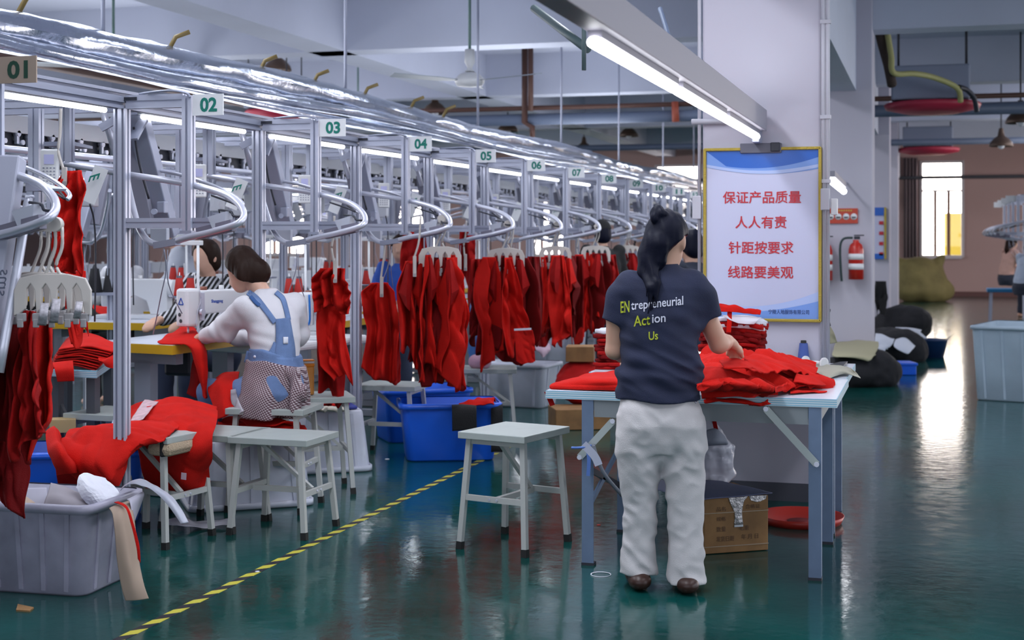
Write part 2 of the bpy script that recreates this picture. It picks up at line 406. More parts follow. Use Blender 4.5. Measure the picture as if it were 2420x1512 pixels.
bp = nt.nodes.new('ShaderNodeBump'); bp.inputs['Strength'].default_value = 0.10; bp.inputs['Distance'].default_value = 0.01
n3 = nt.nodes.new('ShaderNodeTexNoise'); n3.inputs['Scale'].default_value = 14; n3.inputs['Detail'].default_value = 3
for n in (n1, n2, n3): nt.links.new(tc.outputs['Object'], n.inputs['Vector'])
nt.links.new(n1.outputs['Fac'], cr.inputs[0]); nt.links.new(cr.outputs[0], b.inputs['Base Color'])
nt.links.new(n2.outputs['Fac'], r2.inputs[0]); nt.links.new(r2.outputs[0], b.inputs['Roughness'])
nt.links.new(n3.outputs['Fac'], bp.inputs['Height']); nt.links.new(bp.outputs['Normal'], b.inputs['Normal'])
struct(MB().box(-30, 14, -8, 37.2, -0.1, 0), 'floor', fm)
# striped floor tape
tm = bpy.data.materials.new('yellow_black_tape'); tm.use_nodes = True; nt = tm.node_tree; b = nt.nodes['Principled BSDF']; b.inputs['Roughness'].default_value = 0.5
tc = nt.nodes.new('ShaderNodeTexCoord'); sx = nt.nodes.new('ShaderNodeSeparateXYZ'); nt.links.new(tc.outputs['Object'], sx.inputs[0])
ad = nt.nodes.new('ShaderNodeMath'); ad.operation = 'MULTIPLY_ADD'; ad.inputs[1].default_value = -1.1; nt.links.new(sx.outputs['X'], ad.inputs[0]); nt.links.new(sx.outputs['Y'], ad.inputs[2])
mo = nt.nodes.new('ShaderNodeMath'); mo.operation = 'FRACT'; dv = nt.nodes.new('ShaderNodeMath'); dv.operation = 'DIVIDE'; dv.inputs[1].default_value = 0.155
nt.links.new(ad.outputs[0], dv.inputs[0]); nt.links.new(dv.outputs[0], mo.inputs[0])
gt = nt.nodes.new('ShaderNodeMath'); gt.operation = 'GREATER_THAN'; gt.inputs[1].default_value = 0.5; nt.links.new(mo.outputs[0], gt.inputs[0])
mx = nt.nodes.new('ShaderNodeMix'); mx.data_type = 'RGBA'; mx.inputs[6].default_value = (0.012, 0.012, 0.02, 1); mx.inputs[7].default_value = (0.55, 0.50, 0.05, 1)
nt.links.new(gt.outputs[0], mx.inputs[0]); nt.links.new(mx.outputs[2], b.inputs['Base Color'])
tag(MB().box(-2.83, -2.785, 2.5, 16.5, 0.0, 0.0012).build('floor_tape', tm), 'yellow and black striped tape line stuck along the green floor', 'tape')
# ---- shell
CEIL = mat('ceiling_paint', (0.54, 0.57, 0.68), 0.8, var=0.05, vscale=0.8)
WALLP = mat('pillar_paint', (0.52, 0.495, 0.575), 0.75, var=0.03, vscale=1.5)
PINK = mat('pink_wall_paint', (0.44, 0.29, 0.27), 0.8, var=0.04, vscale=0.7)
SKIRT = mat('dark_skirting', (0.085, 0.085, 0.11), 0.6)
struct(MB().box(-30, 14, -8, 37.2, 4.2, 4.35), 'ceiling', CEIL)
for u in (1.3, 8.3, 15.2, 20.6, 27.0, 33.2):
    struct(MB().box(-30, 14, u - 0.2, u + 0.2, 3.58, 4.2), 'beam', CEIL)
for v0, v1, zb in ((-1.13, -0.72, 2.95), (-6.85, -6.4, 3.58), (5.0, 5.4, 3.3), (-13.2, -12.8, 3.58)):
    struct(MB().box(v0, v1, -8, 37, zb, 4.2), 'beam', CEIL)
PIL = [(-1.222, -0.572, 7.95)] + [(-1.20, -0.56, u) for u in (14.9, 21.4, 27.2)]
for v0, v1, u in PIL:
    struct(MB().box(v0, v1, u, u + 0.65, 0, 4.2), 'pillar', WALLP, bevel=0.012)
    struct(MB().box(v0 - 0.008, v1 + 0.008, u - 0.008, u + 0.658, 0, 0.10), 'baseboard_pillar', SKIRT)
# far wall with window openings
WINS = [(-0.19, 0.77), (-3.6, -2.6), (-6.9, -5.72), (-10.4, -9.3), (-14.2, -13.0), (-18.4, -17.0)]
edges = sorted([x for wv in WINS for x in wv]); xs = [-30] + edges + [14]; fw = MB()
for k in range(0, len(xs), 2): fw.box(xs[k], xs[k + 1], 37.0, 37.2, 0, 4.2)
for a, c in WINS: fw.box(a, c, 37.0, 37.2, 0, 1.0); fw.box(a, c, 37.0, 37.2, 3.33, 4.2)
struct(fw, 'wall_back', PINK)
struct(MB().box(-30.2, -30, -8, 37, 0, 4.2), 'wall_left', CEIL)
struct(MB().box(-30, 14, 36.97, 37.0, 0, 0.12), 'baseboard_back', mat('brown_skirting', (0.12, 0.05, 0.045), 0.6))
gm = bpy.data.materials.new('window_glass'); gm.use_nodes = True; nt = gm.node_tree; nt.nodes.clear()
o_ = nt.nodes.new('ShaderNodeOutputMaterial'); t_ = nt.nodes.new('ShaderNodeBsdfTransparent'); g_ = nt.nodes.new('ShaderNodeBsdfGlossy'); g_.inputs['Roughness'].default_value = 0.02; x_ = nt.nodes.new('ShaderNodeMixShader'); x_.inputs[0].default_value = 0.06
nt.links.new(t_.outputs[0], x_.inputs[1]); nt.links.new(g_.outputs[0], x_.inputs[2]); nt.links.new(x_.outputs[0], o_.inputs[0])
WFR = mat('window_frame_grey', (0.55, 0.50, 0.52), 0.5); WBAR = mat('brown_window_bar', (0.22, 0.10, 0.07), 0.5)
for k, (a, c) in enumerate(WINS):
    f = MB(); m = 0.05
    f.box(a - m, a + 0.02, 36.96, 37.1, 0.96, 3.37).box(c - 0.02, c + m, 36.96, 37.1, 0.96, 3.37).box(a, c, 36.9, 37.1, 0.93, 1.02).box(a, c, 36.96, 37.1, 3.31, 3.37).box(a, c, 36.98, 37.08, 2.60, 2.65)
    root = struct(f, 'window_%d' % (k + 1), WFR)
    wb = MB()
    for q in (1, 2): x = a + (c - a) * q / 3; wb.box(x - 0.04, x + 0.04, 36.98, 37.06, 1.02, 2.6)
    wb.build('window_bar', WBAR, root)
    MB().box(a, c, 37.03, 37.036, 1.0, 3.33).build('window_pane', gm, root)
SKYM = mat('bright_sky', (1, 1, 1), 1, emit=(1.0, 0.90, 0.86), es=10.0)
so = MB().box(-40, 25, 46, 46.1, -4, 14).build('sky_outside', SKYM); so['kind'] = 'structure'
yb = MB().box(0.40, 2.6, 42, 44, -1, 2.15).build('yellow_building_outside', mat('yellow_render', (0.70, 0.68, 0.04), 0.8, emit=(0.75, 0.6, 0.05), es=0.0)); tag(yb, 'yellow building seen through the right window in the pink wall', 'building')
# curtain by the window
cw = [[(-0.62 + 0.33 * s + 0.0, 36.88 + 0.05 * math.sin(s * 26), 3.45 - 2.5 * t) for s in [i / 40 for i in range(41)]] for t in [0, 0.5, 1]]
tag(MB().grid(cw).build('curtain', mat('mauve_curtain', (0.20, 0.15, 0.16), 0.9), solid=0.01), 'mauve grey curtain hanging at the left of the bright window', 'curtain')

# ---- pipes and services under the ceiling
def pipe(name, pts, r, m, label, cat='pipe', n=10, spline=0, group=None):
    return tag(MB().tube(pts, r, n, spline).build(name, m), label, cat, group)
pipe('ceiling_pipe', [(-22, 19.8, 3.16), (9, 19.8, 3.16)], 0.085, GREYPIPE, 'thick grey blue pipe crossing the hall under the ceiling')
pipe('ceiling_pipe', [(-22, 19.75, 3.32), (9, 19.75, 3.32)], 0.035, BROWNP, 'thin brown pipe running just above the thick grey blue pipe')
pipe('ceiling_pipe', [(-22, 26.4, 3.16), (9, 26.4, 3.16)], 0.06, GREYPIPE, 'dark pipe crossing far back below the second red air outlet')
pipe('ceiling_pipe', [(-22, 36.8, 2.95), (12, 36.8, 2.95)], 0.045, DARKM, 'slim dark pipe fixed across the pink wall and windows')
pipe('ceiling_pipe', [(-8.6, 0, 3.2), (-8.6, 17, 3.2)], 0.045, BROWNP, 'dark brown pipe running lengthwise above the left stations')
pipe('conduit', [(-8.3, 0, 3.42), (-8.3, 17.5, 3.42)], 0.04, mat('olive_conduit', (0.22, 0.21, 0.09), 0.6, bump=0.5, bscale=40), 'olive conduit running lengthwise above the dark brown pipe', 'conduit')
a = U(1240, 215, 19.7); bq = U(1240, 290, 19.7); c_ = U(1258, 300, 19.7); d_ = U(1258, 335, 19.7)
a.z = 4.2; pipe('drop_pipe', [a, bq, c_, d_], 0.045, BROWNP, 'brown cranked drop pipe in front of the thick grey pipe')
pipe('drop_pipe', [U(1254, 100, 19.6), U(1254, 262, 19.6)], 0.04, BROWNP, 'short straight brown drop pipe beside the cranked one')
pipe('drop_pipe', [U(1595, 240, 19.68), U(1597, 288, 19.68)], 0.05, mat('orange_red_pipe', (0.30, 0.06, 0.03), 0.6), 'orange red pipe stub crossing the thick grey pipe', )
for px, y0, y1, u in ((692, 60, 195, 13.5), (842, 100, 228, 16), (1166, 222, 300, 19), (1480, 215, 262, 22), (1380, 110, 168, 11), (2110, 60, 180, 15.5), (2196, 60, 185, 16.5), (2345, 60, 170, 17.5)):
    pass
# silver foil ducts on rods
FD = thing('foil_duct', 'crumpled silver foil duct line hung above the numbered stations', 'duct', (-4.0, 10, 2.42))
def foil(r, v, z, seed, name):
    nl, nc = 260, 18; rows = []
    for i in range(nl + 1):
        u = 0.5 + 36 * i / nl; row = []
        for k in range(nc + 1):
            a_ = 2 * math.pi * k / nc; q = np.array([[u * 2.2, math.cos(a_) * 1.5 + seed, math.sin(a_) * 1.5]])
            rr = r * (1 + 0.13 * float(noise3(q[:, 0] * 2.2, q[:, 1] * 2, q[:, 2] * 2)[0]) + 0.07 * float(noise3(q[:, 0] * 6, q[:, 1] * 4, q[:, 2] * 4)[0]))
            row.append((v + rr * math.cos(a_), u, z + 0.02 * math.sin(u * 0.9 + seed) + rr * math.sin(a_)))
        rows.append(row)
    return MB().grid(rows).build(name, FOIL, FD)
foil(0.082, -4.0, 2.42, 0, 'main_duct'); foil(0.036, -3.93, 2.325, 5, 'branch_line'); foil(0.030, -4.03, 2.30, 9, 'branch_line')
for u in (6.3, 9.4, 12.5, 15.6, 18.7, 22, 25, 28, 31):
    MB().tube([(-4.0, u, 2.48), (-4.0, u, 4.2)], 0.011, 8).build('hanger_rod', GREYP, FD)
for u in (5.1, 5.65, 7.0, 8.1, 8.9, 9.8, 10.8, 11.6):
    MB().tube([(-4.03, u, 2.49), (-4.0, u + 0.02, 2.56), (-3.93, u + 0.05, 2.59)], 0.014, 6).build('clamp', mat('brass_clamp', (0.16, 0.11, 0.03), 0.5), FD)

# ---- ceiling fans
FANM = mat('fan_cream', (0.55, 0.56, 0.58), 0.4); FANB = mat('fan_blade_grey', (0.20, 0.23, 0.26), 0.4)
def fan(c, top, label, rot, R=0.78):
    t = thing('ceiling_fan', label, 'fan', c, 0, 'ceiling fans')
    c = Vector(c)
    MB().tube([c + Vector((0, 0, 0.2)), (c.x, c.y, top)], 0.014, 8).build('down_rod', GREENS, t)
    MB().lathe(c, [(0, 0.30), (0.045, 0.30), (0.05, 0.18), (0.02, 0.12), (0.05, 0.09)], 16).build('canopy', FANM, t)
    MB().lathe(c, [(0.02, 0.09), (0.09, 0.07), (0.14, 0.02), (0.14, -0.01), (0.12, -0.045), (0, -0.06)], 24).build('motor', FANM, t)
    for k in range(3):
        a = math.radians(rot + 120 * k) + YAW; d = Vector((math.cos(a), math.sin(a), 0)); s = Vector((-d.y, d.x, 0))
        pts = [c + d * 0.12 + s * 0.03 + Vector((0, 0, .005)), c + d * 0.3 + s * 0.06 + Vector((0, 0, .015)), c + d * R + s * 0.065 + Vector((0, 0, .03)), c + d * R - s * 0.05 + Vector((0, 0, .008)), c + d * 0.3 - s * 0.05 + Vector((0, 0, -.005)), c + d * 0.12 - s * 0.03]
        MB().prism(pts, (0, 0, 1), 0.006).build('blade', FANB, t)
fan(P(1110, 192, 13.4), 4.2, 'ceiling fan over the aisle on a long green rod', -155)
fan(P(268, 160, 13.2), 4.2, 'ceiling fan seen between the 01 sign and the foil duct', -170)
fan(P(846, 283, 21.5), 4.2, 'small distant ceiling fan just right of the 03 sign', -165)
fan(P(1222, 356, 28), 4.2, 'faint distant ceiling fan just above the 06 sign', -160)
# ---- bell lamps
BELL = mat('dark_bell_shade', (0.085, 0.05, 0.035), 0.45, 0.3); BULB = mat('lamp_glass', (0.6, 0.62, 0.68), 0.15)
def bell(c, label, r=0.2):
    t = thing('pendant_lamp', label, 'lamp', c, 0, 'bell pendant lamps'); c = Vector(c)
    MB().lathe(c, [(0.035, 0.30), (0.05, 0.22), (0.06, 0.17), (0.12, 0.13), (0.18, 0.06), (r, 0.0), (r - 0.01, -0.01), (0.1, 0.09), (0.0, 0.1)], 24).build('lamp_shade', BELL, t)
    MB().lathe(c, [(0.0, 0.06), (0.05, 0.04), (0.06, 0.0), (0.04, -0.04), (0, -0.055)], 16).build('bulb', BULB, t)
    MB().tube([c + Vector((0, 0, 0.28)), (c.x, c.y, 4.2)], 0.012, 8).build('stem', DARKM, t)
bell(P(656, 166, 20), 'brown bell lamp peeking over the foil duct at left')
bell(P(1028, 268, 22), 'brown bell lamp beyond the foil duct above the 04 sign')
bell(P(1200, 310, 27), 'dim brown bell lamp right behind the duct above the 05 sign')
bell(P(1380, 356, 31), 'dark bell lamp hanging low before the warm far ceiling')
bell(P(1486, 322, 29), 'small greenish bell lamp hung high above the far stations')
bell(P(2412, 290, 19), 'dark bell lamp at the edge right of the red air outlet')
bell(P(2366, 345, 24), 'dark bell lamp over the far window side')
# ---- cooling air outlets with red bottoms
REDPAN = mat('crimson_pan', (0.42, 0.02, 0.055), 0.5); CLOTHG = mat('blue_grey_duct_box', (0.24, 0.27, 0.36), 0.6)
def outlet(c, wd, hh, label):
    t = thing('air_outlet', label, 'air outlet', c, 0, 'red bottomed air outlets'); c = Vector(c)
    MB().lathe(c, [(wd * 0.5, 0.0), (wd * 0.52, -0.02), (wd * 0.5, -0.07), (wd * 0.3, -0.12), (0, -0.14)], 40).lathe(c, [(0, 0.0), (wd * 0.5, 0.0)], 40).build('pan', REDPAN, t)
    MB().rbox(c + Vector((-0.02, 0, hh / 2 + 0.02)), (wd * 0.82, wd * 0.7, hh), b=0.02).build('duct_box', CLOTHG, t)
    for sx_, sy_ in ((-1, -1), (1, -1), (-1, 1), (1, 1)):
        MB().tube([(c.x + sx_ * wd * .36, c.y + sy_ * wd * .3, c.z + hh), (c.x + sx_ * wd * .36, c.y + sy_ * wd * .3, 4.2)], 0.009, 6).build('rod', DARKM, t)
outlet(P(2203, 244, 17), 1.08, 0.40, 'crimson bottomed air outlet nearest, hung beyond the notice pillar')
outlet(P(2195, 350, 26.5), 1.08, 0.36, 'second crimson bottomed air outlet hanging farther over the right aisle')
outlet(P(650, 262, 18.5), 0.75, 0.42, 'crimson bottomed air outlet half hidden behind the 02 and 03 stations')
# cable bunch and conduit by the right outlet
pipe('cable_bunch', [P(2068, 20, 15.2), P(2082, 90, 15.4), P(2098, 150, 15.6), P(2108, 200, 15.8)], 0.055, mat('dark_brown_cable', (0.045, 0.028, 0.022), 0.8, bump=0.8, bscale=25), 'dark brown cable bunch dropping beside the second pillar', 'cable', spline=4)
pipe('conduit', [P(2096, 70, 15.3), P(2106, 130, 15.4), P(2112, 172, 15.5), P(2160, 174, 15.7), P(2210, 184, 16), P(2262, 208, 16.2), P(2270, 240, 16.3)], 0.032, mat('yellow_conduit', (0.38, 0.36, 0.14), 0.6, bump=0.6, bscale=50), 'pale yellow flexible conduit sagging above the crimson air outlet', 'conduit', spline=6)
pipe('hose', [P(2266, 206, 16.2), P(2284, 212, 16.3), P(2302, 232, 16.4), P(2308, 262, 16.5)], 0.03, DARKM, 'short black hose curling onto the crimson air outlet', 'hose', spline=5)

# ---- pillar fittings
PIPEW = mat('grey_white_conduit', (0.50, 0.49, 0.55), 0.5)
pf = thing('pillar_conduits', 'pair of pale conduits running up the right corner of the notice pillar', 'conduit', (-0.55, 7.95, 0.6))
for v, r in ((-0.558, 0.011), (-0.534, 0.011)):
    MB().tube([(v, 7.94, 0.75), (v, 7.94, 4.2)], r, 10).build('conduit_tube', PIPEW, pf)
for z in (1.75, 2.1, 2.62, 2.9): MB().box(-0.575, -0.518, 7.922, 7.96, z, z + 0.02).build('clip', PIPEW, pf)
MB().rbox((-0.548, 7.93, 1.66), (0.05, 0.04, 0.12), b=0.006).build('junction_box', PIPEW, pf)
MB().rbox((-0.50, 7.95, 1.62), (0.035, 0.05, 0.09), b=0.004).build('switch_box', WHITEP, pf)
pl = thing('pillar_conduit', 'thin conduit up the left corner of the notice pillar', 'conduit', (-1.235, 7.95, 1.4))
MB().tube([(-1.238, 7.94, 1.2), (-1.238, 7.94, 4.2)], 0.010, 10).build('conduit_tube', PIPEW, pl)
MB().rbox((-1.25, 7.93, 1.62), (0.05, 0.04, 0.13), b=0.005).build('junction_box', PIPEW, pl)
MB().tube([(-1.28, 7.93, 2.1), (-1.08, 7.93, 2.1)], 0.016, 10).build('cross_tube', PIPEW, pl)
# ---- linear light over the work table
LL = thing('linear_light', 'long white trunking with three lit tubes running to the notice pillar', 'light fixture', (-0.9, 5.9, 2.0))
TRK = mat('trunking_grey', (0.27, 0.26, 0.31), 0.5, 0.1)
MB().box(-0.935, -0.855, 3.3, 7.86, 2.035, 2.15).build('trunking', TRK, LL, bevel=0.004)
LED2 = mat('lit_table_tube', (1, 1, 1), 0.5, emit=(0.95, 0.95, 1.0), es=8.0)
for u0, u1 in ((3.90, 5.20), (5.28, 6.50), (6.58, 7.79)):
    tb = MB().sweep([(-0.905, u0, 2.0), (-0.905, u1, 2.0)], [(0.022 * math.cos(a), 0.018 * math.sin(a)) for a in [2 * math.pi * k / 12 for k in range(12)]], smooth=True).build('tube_light', LED2, LL)
    MB().box(-0.925, -0.885, u0 + .01, u1 - .01, 2.014, 2.036).build('tube_housing', TRK, tb)
MB().box(-0.93, -0.89, 7.80, 7.95, 1.97, 2.06).build('end_bracket', GREYP, LL, bevel=0.004)
MB().rbox((-0.88, 7.9, 2.09), (0.03, 0.05, 0.10), b=0.004).build('starter_box', WHITEP, LL)
WB = MB().rbox((-0.895, 7.93, 1.945), (0.225, 0.04, 0.055), b=0.004).build('wall_bracket', mat('bracket_grey', (0.12, 0.12, 0.16), 0.5), LL)
MB().rbox((-0.815, 7.925, 1.95), (0.05, 0.05, 0.05), b=0.004).build('bracket_clamp', DARKM, LL)
# small far tube lights by the second pillar
t = thing('tube_light', 'short lit tube bracketed on the second pillar beside the conduits', 'light fixture', U(1975, 440, 13.2))
p0, p1 = U(1966, 428, 12.0), U(1994, 452, 14.4)
MB().tube([p0, p1], 0.03, 10).build('tube', LED, t); MB().bar(p0 + Vector((0, 0, .06)), p1 + Vector((0, 0, .06)), .05, .05).build('housing', TRK, t); MB().tube([p1 + Vector((0, 0, .05)), (p1.x + .0, 14.9, p1.z + .1)], .012, 6).build('arm', GREYP, t)
# ---- notice board
pp = lambda px, py: U(px, py, 7.925)
NB = thing('notice_board', 'gold framed white and blue notice with red writing on the pillar', 'notice board', (U(1803, 560, 7.95)))
POSTER = mat('notice_print', (0.54, 0.55, 0.73), 0.25); GOLD = mat('gold_frame', (0.42, 0.31, 0.05), 0.32, 0.5, bump=0.4, bscale=200)
z0, z1 = pp(1930, 760).z, pp(1803, 350).z; x0, x1 = pp(1664, 500).x, pp(1940, 500).x
MB().box(x0, x1, 7.928, 7.948, z0, z1).build('panel', POSTER, NB)
fr = MB(); fw_ = 0.013
for (a_, b_, c_, d_) in ((x0 - .004, x0 + fw_, z0, z1), (x1 - fw_, x1 + .004, z0, z1), (x0, x1, z0 - .004, z0 + fw_), (x0, x1, z1 - fw_, z1 + .004)): fr.box(a_, b_, 7.912, 7.95, c_, d_)
fr.build('frame', GOLD, NB, bevel=0.004)
W_ = x1 - x0 - 2 * fw_; xl = x0 + fw_; zt = z1 - fw_; zb_ = z0 + fw_
def band(fn0, fn1, m, nm, off, n=28):
    rows = [[(xl + W_ * i / n, 7.927 - off, fn0(i / n)) for i in range(n + 1)], [(xl + W_ * i / n, 7.927 - off, fn1(i / n)) for i in range(n + 1)]]
    MB().grid(rows, False).build(nm, m, NB)
PB1 = mat('print_blue', (0.006, 0.11, 0.52), 0.3); PB2 = mat('print_light_blue', (0.18, 0.33, 0.74), 0.3); PB3 = mat('print_pale_blue', (0.42, 0.52, 0.82), 0.3)
arc = lambda s, lo, d: lo - d * math.sin(math.pi * min(1, max(0, s * 0.92 + 0.08)))
H_ = zt - zb_
band(lambda s: zt, lambda s: zt - H_ * (0.02 + 0.12 * math.sin(math.pi * (0.5 * s + 0.22)) * 1.0), PB2, 'top_wave', 0.0006)
band(lambda s: zt, lambda s: zt - H_ * (0.105 * (1 - (1.25 * s - 0.55) ** 2 * 1.2) if s > 0.18 else 0.105 * (s / 0.18) * (1 - (1.25 * 0.18 - .55) ** 2 * 1.2)), PB1, 'top_wave_dark', 0.0012)
band(lambda s: zt - H_ * (0.075 + 0.045 * math.sin(math.pi * (s * 0.9 + 0.03))), lambda s: zt - H_ * (0.09 + 0.05 * math.sin(math.pi * (s * 0.88 + 0.03))), PB3, 'top_wave_light', 0.0018)
band(lambda s: zb_ + H_ * (0.04 + 0.11 * (s - 0.35) ** 2 * 2 + 0.03), lambda s: zb_, PB3, 'bottom_wave', 0.0006)
band(lambda s: zb_ + H_ * (0.005 + 0.18 * max(0, s - 0.3) ** 1.6 + 0.05 * (1 - s)), lambda s: zb_, PB2, 'bottom_wave_blue', 0.0012)
REDINK = mat('red_print', (0.52, 0.02, 0.035), 0.5); NAVY = mat('navy_print', (0.03, 0.07, 0.22), 0.5)
for body, cx_, cy_, w0 in (('保证产品质量', 1800, 466, 182), ('人人有责', 1798, 525, 119), ('针距按要求', 1798, 585, 151), ('线路要美观', 1797, 643, 152)):
    p = pp(cx_, cy_); s_ = 7.87 / F_PX
    text_mesh('lettering', body, 28.5 * s_, REDINK, (p.x, 7.9262, p.z), (1, 0, 0), (0, 0, 1), NB, bold=0.0, width=w0 * s_, dup=0.0011)
p = pp(1864, 737); text_mesh('company_line', '宁陵人地服饰有限公司', 10.5 * 7.87 / F_PX, NAVY, (p.x, 7.9252, p.z), (1, 0, 0), (0, 0, 1), NB, bold=0.0, dup=0.0004, width=94 * 7.87 / F_PX)
# ---- second pillar: extinguishers, red sign, third pillar poster
EXR = mat('extinguisher_red', (0.50, 0.02, 0.012), 0.3); HOSE = mat('hose_green_black', (0.015, 0.04, 0.04), 0.5)
def extinguisher(px, py, label):
    c = U(px, py, 14.78); t = thing('fire_extinguisher', label, 'fire extinguisher', c, 0, 'fire extinguishers'); r = 0.075
    MB().lathe(c, [(0, 0), (r, 0.0), (r, 0.30), (r * .8, 0.35), (r * .4, 0.375), (r * .4, 0.40)], 24).build('cylinder', EXR, t)
    for z_, h_ in ((0.20, 0.06), (0.10, 0.06)): MB().lathe(c, [(r + .001, z_), (r + .002, z_), (r + .002, z_ + h_), (r + .001, z_ + h_)], 24).build('label_band', WHITEP, t)
    MB().rbox(c + Vector((0.01, 0, 0.42)), (0.06, 0.03, 0.03), b=.004).rbox(c + Vector((0.03, 0, 0.445)), (0.10, 0.02, 0.012), b=.003).build('valve', DARKM, t)
    MB().tube([c + Vector((-.03, -.02, .42)), c + Vector((-.12, -.02, .41)), c + Vector((-.155, -.02, .33)), c + Vector((-.15, -.02, .12)), c + Vector((-.14, -.02, -.02))], 0.012, 8, 5).build('hose', HOSE, t)
    MB().rbox(c + Vector((0, 0.07, 0.22)), (0.10, 0.10, 0.02)).build('wall_hook', DARKM, t)
extinguisher(2023, 660, 'red fire extinguisher with green hose hung on the second pillar')
extinguisher(1950, 662, 'red fire extinguisher mostly hidden behind the notice pillar')
q0, q1 = U(1936, 528, 14.88), U(2027, 492, 14.88)
t = thing('red_sign', 'red sign with round white symbols above the fire extinguishers', 'sign', q0)
MB().box(q0.x, q1.x, 14.875, 14.9, q0.z, q1.z).build('board', mat('sign_red', (0.52, 0.05, 0.02), 0.5), t)
for k in range(5):
    x = q0.x + (q1.x - q0.x) * (0.1 + 0.2 * k); MB().lathe((x, 14.874, (q0.z * 1.1 + q1.z * .9) / 2), [(0, .003), (0.033, 0.002), (0.033, 0)], 20, (0, -1, 0)).build('symbol', WHITEP, t)
    MB().box(x - .02, x + .02, 14.868, 14.874, q0.z + .055, q0.z + .068).build('symbol_mark', DARKM, t)
for k in range(9):
    x = q0.x + (q1.x - q0.x) * (0.35 + 0.06 * k); MB().box(x - .007, x + .007, 14.87, 14.876, q1.z - .03, q1.z - .015).build('caption_mark', mat('sign_yellow', (0.6, 0.4, 0.05), .5), t)
q0, q1 = U(2066, 612, 21.36), U(2092, 490, 21.36)
t = thing('notice_board', 'blurred blue and white notice on the third pillar', 'notice board', q0)
MB().box(q0.x, q1.x, 21.34, 21.4, q0.z, q1.z).build('panel', POSTER, t)
MB().box(q0.x, q1.x, 21.33, 21.34, q1.z - .12, q1.z).box(q0.x, q1.x, 21.33, 21.34, q0.z, q0.z + .08).build('blue_band', PB1, t)
MB().box(q1.x - .015, q1.x + .015, 21.32, 21.4, q0.z, q1.z).build('frame', GOLD, t)
for k in range(4): MB().box(q0.x + .07, q0.x + .13, 21.33, 21.34, q1.z - .25 - .15 * k, q1.z - .2 - .15 * k).build('lettering', REDINK, t)
